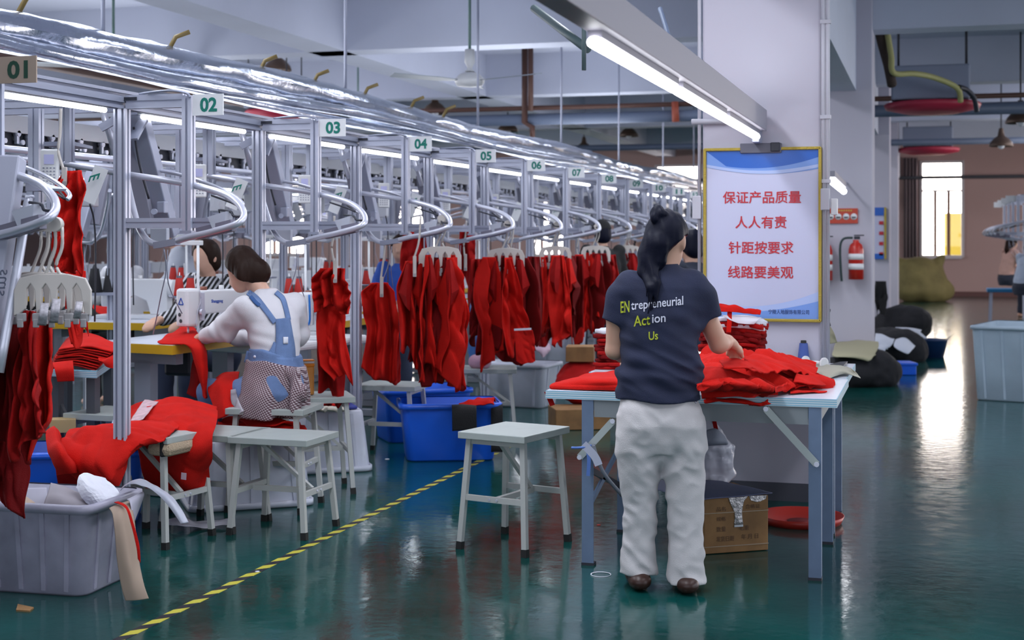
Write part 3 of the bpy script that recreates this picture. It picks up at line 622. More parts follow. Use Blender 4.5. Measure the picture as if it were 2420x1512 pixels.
# ---------------------------------------------------------------- hanging-rail stations
S, U2 = 1.40, 5.81
UN = lambda n: U2 + S * (n - 2)
VP_, VS_, VT_ = -3.589, -3.244, -4.6                        # main post, front post, centre line of the double row
ZT = U(290, 216, U2).z
UPV = (0, 1, 0)
def station_proto():
    t = thing('rail_station', 'x', 'rail station', (VT_, U2, 0), 0, 'numbered hanging rail stations')
    MB().slot((VP_, U2, 0), (VP_, U2, ZT - .08), 0.064, 0.045, up=UPV, nw=2, g=.012, d=.014).build('main_post', ALU, t)
    zc = U(300, 242, U2).z
    MB().slot((VP_ + .03, U2, zc), (VS_ - .02, U2, zc), 0.04, 0.062, nh=1, d=.006).build('upper_cross_bar', ALU, t)
    MB().slot((VP_ - .03, U2 + .02, zc + .02), (-5.6, U2 + .02, zc + .02), 0.04, 0.06, d=.006).build('upper_cross_bar', ALU, t)
    MB().slot((VS_, U2, U(446, 546, U2).z), (VS_, U2, U(446, 226, U2).z), 0.046, 0.045, up=UPV, g=.012, d=.014).build('front_post', ALU, t)
    MB().box(VS_ - .03, VS_ + .03, U2 - .03, U2 + .03, U(446, 550, U2).z - .004, U(446, 545, U2).z).build('post_foot', GREYP, t)
    zl = U(360, 527, U2).z
    MB().slot((VP_ + .03, U2, zl), (VS_ - .02, U2, zl), 0.04, 0.046, d=.006).build('lower_cross_bar', ALU, t)
    MB().slot((VS_ + .02, U2 + .01, zl), (VS_ + .13, U2 + .01, zl), 0.04, 0.046, d=.006).build('lower_cross_bar', GREYP, t)
    for v, z0, du in ((-4.15, 1.5, .145), (-3.95, 1.80, .10)):
        MB().slot((v, U2 + du, z0), (v, U2 + du, zc), 0.06, 0.045, up=UPV).build('inner_post', ALU, t)
    # corner joint
    MB().box(VP_ - .09, VP_ + .09, U2 - .025, U2 + .028, ZT - .045, ZT - .03).build('joint_plate', DARKM, t)
    # looped hanger rail and the thin guide rail
    q = [(135, 383, 6.795), (220, 398, 6.72), (300, 412, 6.65), (430, 432, 6.54), (520, 455, 6.41), (560, 478, 6.31), (576, 505, 6.25), (562, 528, 6.2), (500, 548, 6.3), (440, 562, 6.38), (390, 577, 6.49), (355, 572, 6.55), (332, 545, 6.6), (318, 505, 6.65), (303, 440, 6.75), (298, 400, 6.85)]
    MB().tube([P(*a) for a in q], 0.0155, 10, 7).build('hanger_rail', ALU2, t)
    q = [(368, 401, 7.1), (430, 414, 7.0), (500, 437, 6.86), (548, 460, 6.75), (573, 480, 6.68), (570, 490, 6.66)]
    MB().tube([P(*a) for a in q], 0.009, 8, 6).build('guide_rail', ALU2, t)
    q = [(500, 462, 6.8), (545, 478, 6.7), (566, 488, 6.66), (545, 468, 6.75)]
    MB().tube([P(*a) for a in q], 0.005, 6, 4).build('guide_wire', DARKM, t)
    # low rail cover and sensor box
    a, b = P(470, 552, 6.36), P(552, 532, 6.24)
    MB().bar(a, b, 0.03, 0.05).build('rail_cover', mat('rail_cover_grey', (0.18, 0.17, 0.23), .5), t)
    a, b = P(368, 588 - 8, 6.52), P(420, 571, 6.42)
    MB().bar(a, b, 0.03, 0.03).build('rail_cover', GREYP, t)
    c = P(512, 518, 6.28)
    MB().prism([c + Vector((-.02, 0, -.045)), c + Vector((.035, 0, -.05)), c + Vector((.045, 0, .035)), c + Vector((-.045, 0, .01))], (0, 1, 0), 0.07).build('sensor_box', mat('sensor_grey', (0.42, 0.44, 0.52), .45), t)
    MB().tube([P(520, 496, 6.35), P(545, 500, 6.3), P(552, 510, 6.28), P(570, 512, 6.26)], 0.006, 6, 4).build('sensor_wire', DARKM, t)
    # slanting lift arm
    a, b = V_(322, 268, -3.74), V_(398, 558, -3.70)
    MB().bar(a, b, 0.075, 0.10, up=(1, 0, .3)).build('lift_arm', GREYP, t, bevel=.006)
    a2, b2 = V_(308, 330, -3.80), V_(344, 520, -3.76)
    MB().bar(a2, b2, 0.035, 0.08, up=(1, 0, .3)).build('lift_arm_side', mat('lift_side_grey', (0.27, 0.27, 0.34), .5), t, bevel=.004)
    a, b = V_(316, 300, -3.69), V_(352, 470, -3.66)
    MB().tube([a, (a + b) / 2 + Vector((-.012, 0, 0)), b], .006, 6, 4).build('arm_cable', DARKM, t)
    MB().rbox(V_(384, 490, -3.66), (0.045, 0.04, 0.06), b=.006).cyl(V_(366, 500, -3.62), V_(363, 500, -3.58), .014).build('arm_motor', GREYP, t)
    MB().rbox(V_(378, 556, -3.6), (0.09, 0.03, 0.07), b=.004).build('arm_foot', mat('sensor_grey', (0, 0, 0)), t)
    a = V_(330, 300, -3.68); MB().bar(V_(338, 285, -3.68), V_(314, 330, -3.66), .012, .05, up=(1, 0, 0)).build('arm_strap', GREYP, t)
    # strut with clamp on the left of the post
    MB().tube([V_(242, 258, -3.72), V_(274, 365, -3.68)], 0.017, 10).build('strut', ALU2, t)
    MB().bar(V_(238, 303, -3.70), V_(272, 284, -3.64), 0.03, 0.036).build('strut_clamp', GREYP, t)
    # cables hanging down from the loop
    MB().tube([P(388, 590, 6.45), P(392, 640, 6.5), P(380, 700, 6.6), P(362, 790, 6.9)], 0.003, 5, 5).build('control_cable', GREYP, t)
    MB().tube([P(396, 590, 6.45), P(398, 670, 6.5), P(430, 740, 6.8)], 0.0025, 5, 5).build('control_cable', GREYP, t)
    MB().tube([V_(330, 222, -3.5), V_(400, 214, -3.3), V_(440, 220, -3.24), V_(449, 230, -3.22)], 0.006, 6, 5).build('feed_cable', GREYP, t)
    # keypad terminal
    c = V_(118, 400, -3.91); R = Matrix.Rotation(math.radians(20), 3, 'Z')
    kp = MB().rbox(c, (0.082, 0.035, 0.185), R, b=.008).build('keypad', WHITEP, t)
    f = c + R @ Vector((0, -.0185, .045)); MB().rbox(f, (0.045, 0.002, 0.045), R).build('display', mat('display_lilac', (0.55, 0.55, 0.85), .3), kp)
    km = MB()
    for i in range(6):
        for j in range(4): km.rbox(c + R @ Vector((-.024 + .016 * j, -.0185, 0.005 - .015 * i)), (.008, .003, .006), R)
    o = km.build('keys', mat('key_grey', (0.25, 0.26, 0.33), .5), kp)
    # control box and lettered plate
    c = V_(212, 466, -4.25); bx = MB().rbox(c, (.075, .06, .10), b=.006).build('control_box', mat('pale_control_box', (.55, .56, .62), .45), t)
    MB().tube([V_(212, 482, -4.2), V_(222, 520, -4.2), V_(226, 600, -4.2), V_(224, 760, -4.2)], .005, 6, 4).build('control_cable', DARKM, t)
    c = P(556, 456, 7.9); ax = (P(570, 425, 7.9) - P(548, 490, 7.9)).normalized(); MB().bar(P(573, 424, 7.9), P(546, 492, 7.9), .075, .004, up=(0, -1, .1)).build('tilted_plate', SIGNW, t)
    text_mesh('plate_letter', 'E', .05, GREEN, P(560, 444, 7.86), -ax, (.94, .28, .3), t, bold=.02)
    # angle bracket plate under the inner post
    MB().prism([V_(103, 335, -4.1), V_(152, 347, -4.1), V_(152, 353, -4.1), V_(103, 345, -4.1)], (1, 0, 0), .16).build('bracket_plate', GREYP, t)
    return t
st0 = station_proto()
NUMW = {1: 'one', 2: 'two'}
PLATE = None
def plate(n, root):
    global PLATE
    du = UN(n) - U2
    x0, x1, z0, z1 = U(459, 273, U2).x, U(531, 273, U2).x, U(495, 273, U2).z, U(495, 223, U2).z
    m = SIGNW if n > 1 else mat('shaded_sign_board', (0.34, 0.26, 0.21), .6)  # the first sign's shadow is put into its board colour
    sg = MB().rbox(((x0 + x1) / 2, U2 + du - .012, (z0 + z1) / 2), (x1 - x0, .006, z1 - z0), b=.0).build('sign_plate', m, root, 'white plate with green number %02d' % n if n > 1 else 'plate darkened to beige for shade, with green number 01')
    return sg, ((x0 + x1) / 2 + (0.004 if n > 1 else 0), U2 + du - .0155, (z0 + z1) / 2)
def number(n, sg, c):
    text_mesh('number', '%02d' % n, 0.066, GREEN if n > 1 else mat('shaded_green_lettering', (0.01, 0.05, 0.03), .6), c, (1, 0, 0), (0, 0, 1), sg, bold=0.035, width=0.086)  # first sign's lettering is darkened too, for the shadow on it
NST = 16
stations = {}
for n in range(1, NST + 1):
    lab = ('hanging rail station of the shade darkened 01 sign at the left edge' if n == 1 else 'aluminium hanging rail station carrying the green %02d sign' % n)
    r = st0 if n == 2 else copy_tree(st0, (VT_, UN(n), 0))
    r['label'] = lab; stations[n] = r
for n in stations:
    sg, c = plate(n, stations[n])
    number(n, sg, c)
for n in range(2, 15):
    copy_tree(st0, (VT_, UN(n) + .35, 0), math.pi, 'hanging rail station on the far side of the numbered row', 'stations on the far side of the numbered row')
for n in range(3, 13):
    copy_tree(st0, (VT_ - 4.6, UN(n) + .9, 0), 0, 'blurred hanging rail station in the second row back', 'stations of the second row')
for n in range(3, 12):
    copy_tree(st0, (VT_ - 4.6, UN(n) + 1.3, 0), math.pi, 'blurred hanging rail station on the far side of the second row', 'stations of the second row far side')
# ---- tube lights under the beam
def tubelight():
    t = thing('tube_light', 'x', 'light fixture', (VT_, U2, 0), 0, 'tube lights above the stations')
    a, b = V_(337, 276, -3.68), V_(577, 311, -3.68)
    MB().tube([a, b], 0.0125, 10).build('tube', LED, t)
    h = Vector((0, 0, .026)); MB().bar(a + h - Vector((0, .02, 0)), b + h + Vector((0, .02, 0)), .035, .03).build('housing', PAINTW, t)
    return t
tl = tubelight()
for n in range(1, NST):
    lab = 'lit tube under the beam between the %02d and %02d signs' % (n, n + 1)
    if n == 2: tl['label'] = lab
    else: copy_tree(tl, (VT_, UN(n), 0), 0, lab)
for n in range(2, 14): copy_tree(tl, (VT_, UN(n) + .35, 0), math.pi, 'lit tube light on the far side of the numbered row', 'tube lights on the far side')
for n in range(3, 12):
    copy_tree(tl, (VT_ - 4.6, UN(n) + .9, 0), 0, 'blurred lit tube light in the second row back', 'tube lights of the second row')
# ---- conveyor: beam, track and trolleys
def conveyor(v, u0, u1, lab, full=True):
    t = thing('conveyor_line', lab, 'conveyor', (v, u0, 2))
    if full:
        MB().slot((VP_, u0, ZT - .04), (VP_, u1, ZT - .04), 0.05, 0.085, nh=2, g=.015, d=.014).build('front_beam', BEAMG, t)
        MB().slot((-5.6, u0, ZT - .04), (-5.6, u1, ZT - .04), 0.05, 0.085, nh=2, g=.015, d=.014).build('rear_beam', BEAMG, t)
    MB().box(v - .06, v + .06, u0, u1, 1.995, 2.085).build('track_casing', PAINTW, t)
    MB().box(v - .025, v + .025, u0, u1, 1.93, 1.995).build('gap_shade_bar', DARKM, t)  # solid dark bar standing in for the dark gap under the casing
    for dz in (0, .045): MB().tube([(v + .07, u0, 1.905 - dz), (v + .07, u1, 1.905 - dz)], 0.019, 10).build('track_rail', ALU2, t)
    if full:
        R_ = rnd(4); proto = None
        for k in range(90):
            u = 4.9 + k * 0.16 + R_.uniform(-.05, .05)
            if proto is None:
                m = MB().rbox((v + .045, u, 1.96), (.02, .02, .06), b=.003).cyl((v + .03, u, 1.985), (v + .06, u, 1.985), .016).cyl((v + .03, u + .03, 1.94), (v + .065, u + .03, 1.94), .013)
                proto = m.build('trolley', ALU2, t); pu = u
            else:
                o = proto.copy(); C.objects.link(o); o.parent = t; o.location = (0, u - pu, R_.uniform(-.012, .012))
    return t
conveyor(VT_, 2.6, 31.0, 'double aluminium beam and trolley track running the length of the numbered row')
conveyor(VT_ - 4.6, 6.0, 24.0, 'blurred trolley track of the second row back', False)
# ---- lift arm at the left edge
t = thing('lift_arm', 'grey slanting lift arm with dark lettering cut by the left edge', 'machine', P(30, 700, 5.0))
a, b = P(12, 372, 5.15), P(-62, 890, 4.95); ax = (b - a).normalized()
MB().bar(a, b, 0.14, 0.07, up=(-.2, 1, .1)).build('channel', mat('lift_blue_grey', (0.36, 0.37, 0.46), .45), t, bevel=.008)
text_mesh('lettering', 'sms', 0.03, mat('slate_lettering', (0.07, 0.08, 0.12), .5), P(5, 668, 4.93), (ax * -1), (ax.cross(Vector((0, 1, 0)))), t)
MB().tube([P(72, 470, 5.05), P(66, 480, 5.05), P(40, 640, 5.0), P(-2, 880, 4.95)], 0.0165, 12, 3).build('side_tube', ALU2, t)
MB().prism([P(60, 430, 5.2), P(115, 445, 5.1), P(112, 450, 5.1), P(60, 452, 5.2)], (.3, 1, 0), .08).build('top_plate', GREYP, t)
MB().prism([P(52, 490, 5.1), P(72, 478, 5.05), P(90, 500, 5.05), P(90, 538, 5.05), P(62, 545, 5.1)], (.3, 1, 0), .05).build('loop_guard', mat('rail_cover_grey', (0, 0, 0)), t)
# ---- wide clip hanger
def hanger_proto():
    t = thing('clip_hanger', 'x', 'hanger', (0, 0, 0), 0, 'cream clip hangers on the rails')
    hw = .135
    out = [(-hw, -.11), (-hw, -.02), (-.115, .022), (-.05, .037), (.05, .037), (.115, .022), (hw, -.02), (hw, -.11), (.112, -.10)]
    for x in (.08, .0275, -.0275, -.08):
        out += [(x + .018, -.02), (x + .004, .004), (x - .010, -.015), (x - .014, -.085)]
        out += [(x - .028, -.10)] if x > -.08 else []
    out += [(-.112, -.10)]
    MB().prism([(x, -.008, z) for x, z in out], (0, 1, 0), .016).build('body', CREAM, t, bevel=.003)
    for k in range(5):
        x = -.11 + .055 * k
        MB().rbox((x, 0, -.115), (.03, .022, .03), b=.004).rbox((x, -.012, -.135), (.02, .012, .03), b=.003).build('clip', mat('clip_grey', (0.30, 0.29, 0.30), .5), t)
    for s_ in (-1, 1):
        MB().tube([(s_ * .028, 0, .03), (s_ * .012, 0, .07), (.02 + s_ * .012, 0, .13), (.02 + s_ * .012, 0, .2)], .006, 8, 4).build('neck', CREAM, t)
    MB().cyl((.008, -.02, .21), (.008, .02, .21), .026).build('wheel', CREAM, t)
    return t
hg0 = hanger_proto()
# ---------------------------------------------------------------- furniture and containers
def CW(X, Y, z=0.0):
    """camera-aligned ground coordinates (metres right, metres away) to world"""
    return Vector((X * CS - Y * SN, X * SN + Y * CS, z))
def stool_proto(name, h, L=.43, D=.36, group='pale stools on the aisle'):
    t = thing('stool', 'x', 'stool', (0, 0, 0), 0, group)
    MB().rbox((0, 0, h - .016), (L, D, .032), b=.003).build('seat', STOOL, t)
    top = h - .032; q = .025
    zc = h * 0.44
    for sx_ in (-1, 1):
        for sy_ in (-1, 1):
            a = Vector((sx_ * (L / 2 - .05), sy_ * (D / 2 - .035), top)); b = Vector((sx_ * (L / 2 - .015), sy_ * (D / 2 - .005), .03))
            lg = MB().bar(a, b, q, q, up=(0, 1, 0)).build('leg', STOOLM, t)
            d = (b - a).normalized(); MB().bar(b - d * .005, b + d * .031, q + .004, q + .004, up=(0, 1, 0)).build('rubber_foot', RUBBER, lg)
        xe = sx_ * (L / 2 - .05 + .035 * (top - zc) / top)
        MB().bar((xe, -(D / 2 - .02), zc), (xe, D / 2 - .02, zc), .018, .026).build('cross_bar', STOOLM, t)
        MB().bar((sx_ * (L / 2 - .055), -(D / 2 - .04), top - .014), (sx_ * (L / 2 - .055), D / 2 - .04, top - .014), .02, .026).build('top_rail', STOOLM, t)
        sc_ = MB()
        for sy_ in (-.02, .02): sc_.cyl((xe + sx_ * .008, sy_, zc), (xe + sx_ * .013, sy_, zc), .006, n=8)
        for o in (sc_,): o.build('screw_pair', ALU2, t)
    MB().bar((-(L / 2 - .05), 0, zc - .005), (L / 2 - .05, 0, zc - .005), .022, .026).build('stretcher', STOOLM, t)
    MB().bar((-(L / 2 - .08), 0, top - .01), ((L / 2 - .06), 0, zc + .005), .022, .018).build('brace', STOOLM, t)
    return t
stT = stool_proto('stool', .548); stS = stool_proto('stool', .478)
def place(t, first, X, Y, ang, label, **kw):
    loc = CW(X, Y); rz = YAW + math.radians(ang)
    if first:
        t.location = loc; t.rotation_euler = (0, 0, rz); t['label'] = label; ROOTM[t.name] = Matrix.Translation(loc) @ Matrix.Rotation(rz, 4, 'Z'); return t
    return copy_tree(t, loc, rz, label, **kw)
place(stT, True, .012, 6.72, 59, 'empty pale stool standing alone in the aisle left of the work table')
place(stS, True, -1.132, 7.056, -18.4, 'empty low pale stool in front of the upturned white crate')
place(stS, False, -1.50, 7.20, -20, 'low pale stool tucked behind the left end of another stool')
place(stT, False, -1.72, 6.86, -25, 'pale stool draped with red cloth and a fleece pad', scale=(1, 1, .95))
place(stS, False, -.80, 9.5, -14, 'small pale stool left of the two blue bins')
place(stT, False, -1.14, 8.18, 15, 'pale stool carrying the orange topped water bottle')
hero_st = place(stT, False, -1.275, 7.66, -10, 'pale stool the seated seamstress sits on')
place(stT, False, -2.05, 7.42, -20, 'pale stool end showing behind the draped red cloth')
place(stS, False, -.18, 10.7, 0, 'pale stool holding the blue and pink bags behind the blue bin')
# ---- crates
def crate_mb(L, D, H, ribs, taper=.035, r=.05):
    def loop(l, d, z, rr):
        pts = []
        for cx_, cy_, a0 in ((l / 2 - rr, d / 2 - rr, 0), (-l / 2 + rr, d / 2 - rr, 90), (-l / 2 + rr, -d / 2 + rr, 180), (l / 2 - rr, -d / 2 + rr, 270)):
            for k in range(5): a = math.radians(a0 + 22.5 * k); pts.append((cx_ + rr * math.cos(a), cy_ + rr * math.sin(a), z))
        return pts
    m = MB(); lo = [loop(L - 2 * taper - .02, D - 2 * taper - .02, .0, r), loop(L - 2 * taper, D - 2 * taper, .012, r), loop(L, D, H - .02, r), loop(L, D, H, r), loop(L - .012, D - .012, H, r), loop(L - 2 * taper - .012, D - 2 * taper - .012, .016, r)]
    n = 20; m.add([p for l in lo for p in l], [(i * n + k, i * n + (k + 1) % n, (i + 1) * n + (k + 1) % n, (i + 1) * n + k) for i in range(5) for k in range(n)], True)
    m.f.append(tuple(range(n))[::-1]); m.sm.append(False); m.f.append(tuple(5 * n + k for k in range(n))); m.sm.append(False)
    rm = MB(); a = loop(L + .035, D + .035, H, r + .01); b = loop(L + .035, D + .035, H - .03, r + .01); c = loop(L - .004, D - .004, H + .006, r); d = loop(L + .002, D + .002, H - .03, r)
    rm.add([p for l in (c, a, b, d) for p in l], [(i * n + k, i * n + (k + 1) % n, (i + 1) * n + (k + 1) % n, (i + 1) * n + k) for i in range(3) for k in range(n)], True)
    rb = []
    if ribs:
        for k in range(ribs):
            x = -L / 2 + .09 + (L - .18) * k / max(1, ribs - 1)
            for s_ in (-1, 1): q = MB(); q.bar((x * (1 - 2 * taper / L), s_ * (D / 2 - taper - .001), .02), (x, s_ * (D / 2 + .001), H - .03), .02, .012, up=(0, 1, 0)); rb.append(q)
        for k in range(max(2, ribs - 2)):
            y = -D / 2 + .09 + (D - .18) * k / max(1, ribs - 3)
            for s_ in (-1, 1): q = MB(); q.bar((s_ * (L / 2 - taper - .001), y * (1 - 2 * taper / D), .02), (s_ * (L / 2 + .001), y, H - .03), .02, .012, up=(1, 0, 0)); rb.append(q)
    return m, rm, rb
def crate(label, X, Y, ang, m_, L=.64, D=.44, H=.372, ribs=5, flip=False, cat='crate', name='crate', group=None):
    loc = CW(X, Y); rz = YAW + math.radians(ang)
    t = thing(name, label, cat, (0, 0, 0), 0, group)
    b, r, rb = crate_mb(L, D, H, ribs)
    def fl(mb):
        if flip: mb.v = [(x, -y, H + .006 - z) for x, y, z in mb.v]
        return mb
    bo = fl(b).build('body', m_, t); fl(r).build('rim', m_, t)
    for q in rb: fl(q).build('rib', m_, t)
    t.location = loc; t.rotation_euler = (0, 0, rz); ROOTM[t.name] = Matrix.Translation(loc) @ Matrix.Rotation(rz, 4, 'Z')
    return t
BINF = mat('milky_plastic_filled', (0.33, 0.32, 0.41), 0.35, var=0.28, vscale=4.5)
c1 = crate('greyish white crate of paper scraps at the lower left corner', -1.955, 5.98, -14, BINF, ribs=5)
crate('blue crate of scraps just past the striped tape', -.42, 9.42, 7, BLUEP, ribs=0)
crate('blue crate behind, under the wide cluster of red garments', -.66, 10.3, 20, BLUEP, ribs=0)
crate('white crate with cloth scraps beyond the blue crates', .06, 12.35, -22, BINW, ribs=3)
crate('upturned white crate with scraps on its blue base', -1.25, 8.95, 18, BINW, ribs=4, flip=True)
crate('upturned white crate under the row of red cloth nearest the aisle', -1.46, 7.80, 20, BINW, ribs=3, flip=True)
crate('white crate at the back behind the other white crate', .36, 13.6, -15, BINW, ribs=3, H=.62)
tub = crate('large milky ribbed tub at the right edge', 4.95, 12.75, -32, mat('blue_milky_plastic', (0.42, 0.52, 0.62), 0.3, var=0.10, vscale=3), L=1.4, D=.95, H=.665, ribs=8, name='tub', cat='tub')
crate('blue crate half hidden by the hanging cloth at left', -2.22, 7.35, 10, BLUEP, ribs=0)
bl = MB().rbox(CW(-1.25, 8.95, .392), (.50, .32, .02), Matrix.Rotation(YAW + math.radians(18), 3, 'Z'), b=.008).build('violet_board', mat('violet_blue_plastic', (0.03, 0.045, 0.30), .4)); tag(bl, 'dark blue lid lying on the upturned white crate', 'lid')
# low blue stool-like crate and tubs by the second pillar
t = thing('step_stool', 'bright blue plastic step stool on the floor by the dark clothes', 'stool', G(2105, 888))
a = G(2052, 886); b = G(2160, 886); h = .115
MB().rbox((a + b) / 2 + Vector((0, .12, h)), ((b - a).length, .30, .03), Matrix.Rotation(YAW, 3, 'Z'), b=.008).build('top', BLUEP, t)
MB().rbox(a.lerp(b, .80) + Vector((0, .1, h / 2)), (.18, .24, h), Matrix.Rotation(YAW, 3, 'Z'), b=.01).build('leg', BLUEP, t)
MB().rbox(a.lerp(b, .06) + Vector((0, .26, h / 2)), (.03, .05, h), Matrix.Rotation(YAW, 3, 'Z'), b=.004).build('leg', BLUEP, t)
t = thing('basin', 'dark blue basin with a pointed rim beside the pile of dark clothes', 'basin', G(2192, 846))
c = G(2190, 846) + Vector((0, .2, 0)); NAVYP = mat('navy_plastic', (0.008, 0.03, 0.10), .35)
MB().lathe(c, [(0, 0), (.20, 0), (.245, .21), (.25, .215), (.24, .215), (.19, .01), (0, .01)], 24).build('bowl', NAVYP, t)
MB().prism([c + Vector((.20, -.05, .20)), c + Vector((.33, -.02, .30)), c + Vector((.23, .03, .20))], (0, 1, 0), .01).build('handle', NAVYP, t)

# ---- sewing tables
def sew_table(label, corners, z, group=None):
    """corners: near-left, near-right.. of a rectangle in world xy (A corner, B corner, C corner): AB short side, BC long side"""
    A, B, Cc = [Vector((p.x, p.y, 0)) for p in corners]; D = A + Cc - B; cen = (A + Cc) / 2
    t = thing('sewing_table', label, 'table', (cen.x, cen.y, 0), 0, group)
    q = [A, B, Cc, D]; top = [Vector((p.x, p.y, z - .006)) for p in q]
    MB().prism([Vector((p.x, p.y, z - .05)) for p in q], (0, 0, 1), .05).build('edge_band', YEL, t)
    ins = [cen + (p - cen) * 0.985 for p in q]
    MB().prism([Vector((p.x, p.y, z + .0002)) for p in ins], (0, 0, 1), .002).build('table_top', LAM, t)
    ax = (Cc - B).normalized(); ay = (A - B).normalized(); L = (Cc - B).length; W = (A - B).length
    pt = lambda u, v, zz: B + ax * (L * u) + ay * (W * v) + Vector((0, 0, zz))
    for u in (.12, .88):
        MB().bar(pt(u, .08, z - .085), pt(u, .92, z - .085), .06, .06).build('top_rail', mat('table_grey', (0.30, 0.32, 0.38), .5), t)
        MB().bar(pt(u, .5, z - .10), pt(u, .5, .05), .06, .12, up=ay).build('leg', mat('table_grey', (0, 0, 0)), t)
        MB().bar(pt(u, .04, .03), pt(u, .96, .03), .06, .05).build('foot', mat('table_grey', (0, 0, 0)), t)
    MB().rbox(pt(.5, .5, z - .14), (.18, .22, .16), b=.02).build('motor', DARKM, t)
    MB().bar(pt(.12, .5, .18), pt(.88, .5, .18), .04, .03).build('foot_bar', mat('table_grey', (0, 0, 0)), t)
    MB().rbox(pt(.5, .4, .10), (.26, .18, .02), b=.004).build('pedal', DARKM, t)
    return t
ZS = .86
tA, tB, tC = G(222, 808, ZS), G(408, 817, ZS), G(640, 787, ZS)
sew_table('yellow edged white sewing table of the seated seamstress', (tA, tB, tC), ZS)
BCd = (tC - tB); BCd.z = 0; BCd.normalize()
def machine(label, base, ax, m_trim=None, brand=False, group=None, s=1.0):
    """lockstitch machine: base = table point under the needle, ax = arm direction (head to pillar)"""
    ax = Vector((ax.x, ax.y, 0)).normalized(); ay = Vector((-ax.y, ax.x, 0))      # ay: away from the operator when ax runs to her right
    R = Matrix((ax, ay, (0, 0, 1))).transposed()
    pt = lambda x, y, z: base + ax * x * s + ay * y * s + Vector((0, 0, z * s))
    t = thing('sewing_machine', label, 'sewing machine', base, 0, group)
    MB().rbox(pt(.17, 0, .015), (.50 * s, .18 * s, .03 * s), R, b=.006).build('bed', PAINTW, t)
    hd = MB().rbox(pt(-.01, 0, .195), (.10 * s, .10 * s, .215 * s), R, b=.016).build('head', PAINTW, t)
    ar = MB()
    prof = [(.03, .16), (.10, .155), (.22, .165), (.30, .13), (.33, .03), (.46, .03), (.46, .27), (.44, .29), (.03, .29)]
    ar.prism([pt(x, -.05, z) for x, z in prof], ay, .10 * s).build('arm', PAINTW, t, bevel=.008)
    MB().cyl(pt(.465, 0, .22), pt(.50, 0, .22), .065 * s, n=24).build('hand_wheel', PAINTW if not m_trim else DARKM, t)
    MB().cyl(pt(-.01, 0, .09), pt(-.01, 0, .03), .006 * s, n=8).build('needle_bar', ALU2, t)
    MB().rbox(pt(-.01, -.005, .035), (.02 * s, .04 * s, .006), R).build('presser_foot', ALU2, t)
    MB().rbox(pt(.045, -.055, .20), (.025 * s, .02 * s, .16 * s), R, b=.004).cyl(pt(.03, -.052, .17), pt(.03, -.085, .17), .016 * s).build('thread_tension', ALU2, t)
    MB().tube([pt(.02, -.06, .30), pt(.03, -.065, .24), pt(.01, -.06, .18), pt(.0, -.055, .09)], .003 * s, 6, 4).build('thread_guide', ALU2, t)
    MB().cyl(pt(.10, 0, .29), pt(.10, 0, .31), .02 * s).build('top_cap', mat('rust_cap', (0.25, .08, .05), .5), t)
    MB().cyl(pt(.23, 0, .285), pt(.23, 0, .315), .015 * s).build('top_knob', WHITEP, t)
    for z in (.12, .155): MB().cyl(pt(-.0605, 0 if z < .15 else .01, z), pt(-.064, 0 if z < .15 else .01, z), .011 * s, n=12).build('plate_screw', DARKM, hd)
    if m_trim:
        q = [pt(-.062, -.035, .29), pt(-.062, -.04, .15), pt(-.062, -.03, .10), pt(-.062, .0, .088), pt(-.062, .04, .09)]
        MB().tube(q, .007 * s, 8, 4).build('blue_trim', m_trim, hd)
    if brand:
        BL = mat('blue_print_lettering', (0.0, 0.06, 0.42), .5)
        text_mesh('lettering', 'Shanggong', .024, BL, pt(.155, -.0525, .225), ax, (0, 0, 1), t, bold=.03, width=.085)
        tri = MB(); o = pt(-.0615, 0, .225)
        for k in range(3):
            a0, a1 = math.radians(90 + 120 * k), math.radians(210 + 120 * k)
            P0 = o + (-ay) * .024 * math.cos(a0) + Vector((0, 0, .024 * math.sin(a0))); P1 = o + (-ay) * .024 * math.cos(a1) + Vector((0, 0, .024 * math.sin(a1)))
            tri.bar(P0, P1, .006, .002, up=ax)
        tri.build('triangle_mark', BL, hd)
    return t
mb_ = P(448, 0, 8.05); mb_.z = ZS + .002
machine('white sewing machine with blue lettering before the seated seamstress', mb_, BCd * .93 + Vector((.30, -.08, 0)), None, True)
def thread_stand(label, base, h=.52, dirv=Vector((1, 0, 0)), group=None):
    t = thing('thread_stand', label, 'thread stand', base, 0, group)
    MB().cyl(base, base + Vector((0, 0, h)), .009, n=8).build('pole', PAINTW, t)
    MB().lathe(base + dirv * -.06 + Vector((0, 0, h * .42)), [(0, 0), (.10, 0), (.115, .012), (.11, .012), (0, .006)], 20).build('tray', GREYP, t)
    MB().rbox(base + dirv * -.05 + Vector((0, 0, h)), (.16, .02, .028), Matrix(((dirv.x, -dirv.y, 0), (dirv.y, dirv.x, 0), (0, 0, 1))), b=.004).build('top_bar', WHITEP, t)
    for x in (-.11, -.02): MB().cyl(base + dirv * x + Vector((0, 0, h * .42)), base + dirv * x + Vector((0, 0, h * .42 + .15)), .003, n=6).build('spindle', WHITEP, t)
    return t, base + Vector((0, 0, h * .42 + .012))
def cone_proto(m_, r0=.033, r1=.019, h=.105):
    t = thing('thread_cone', 'x', 'thread cone', (0, 0, 0))
    MB().lathe((0, 0, 0), [(0, 0), (r0, 0), (r0, .004), (r1, h), (0, h)], 20).build('thread', m_, t)
    MB().lathe((0, 0, 0), [(r1 * .95, h - .002), (r1 * .85, h + .014), (r1 * .6, h + .014), (0, h + .012)], 16).build('cone_tip', mat('cone_tip_grey', (.08, .07, .10), .5), t)
    return t
cone = cone_proto(REDT); CONE_N = [0]
def put_cone(p, label, group=None):
    p = Vector(p)
    if CONE_N[0] == 0:
        cone.location = p; cone['label'] = label; CONE_N[0] = 1; ROOTM[cone.name] = Matrix.Translation(p)
        if group: cone['group'] = group
        return cone
    CONE_N[0] += 1; return copy_tree(cone, p, 0, label, group)
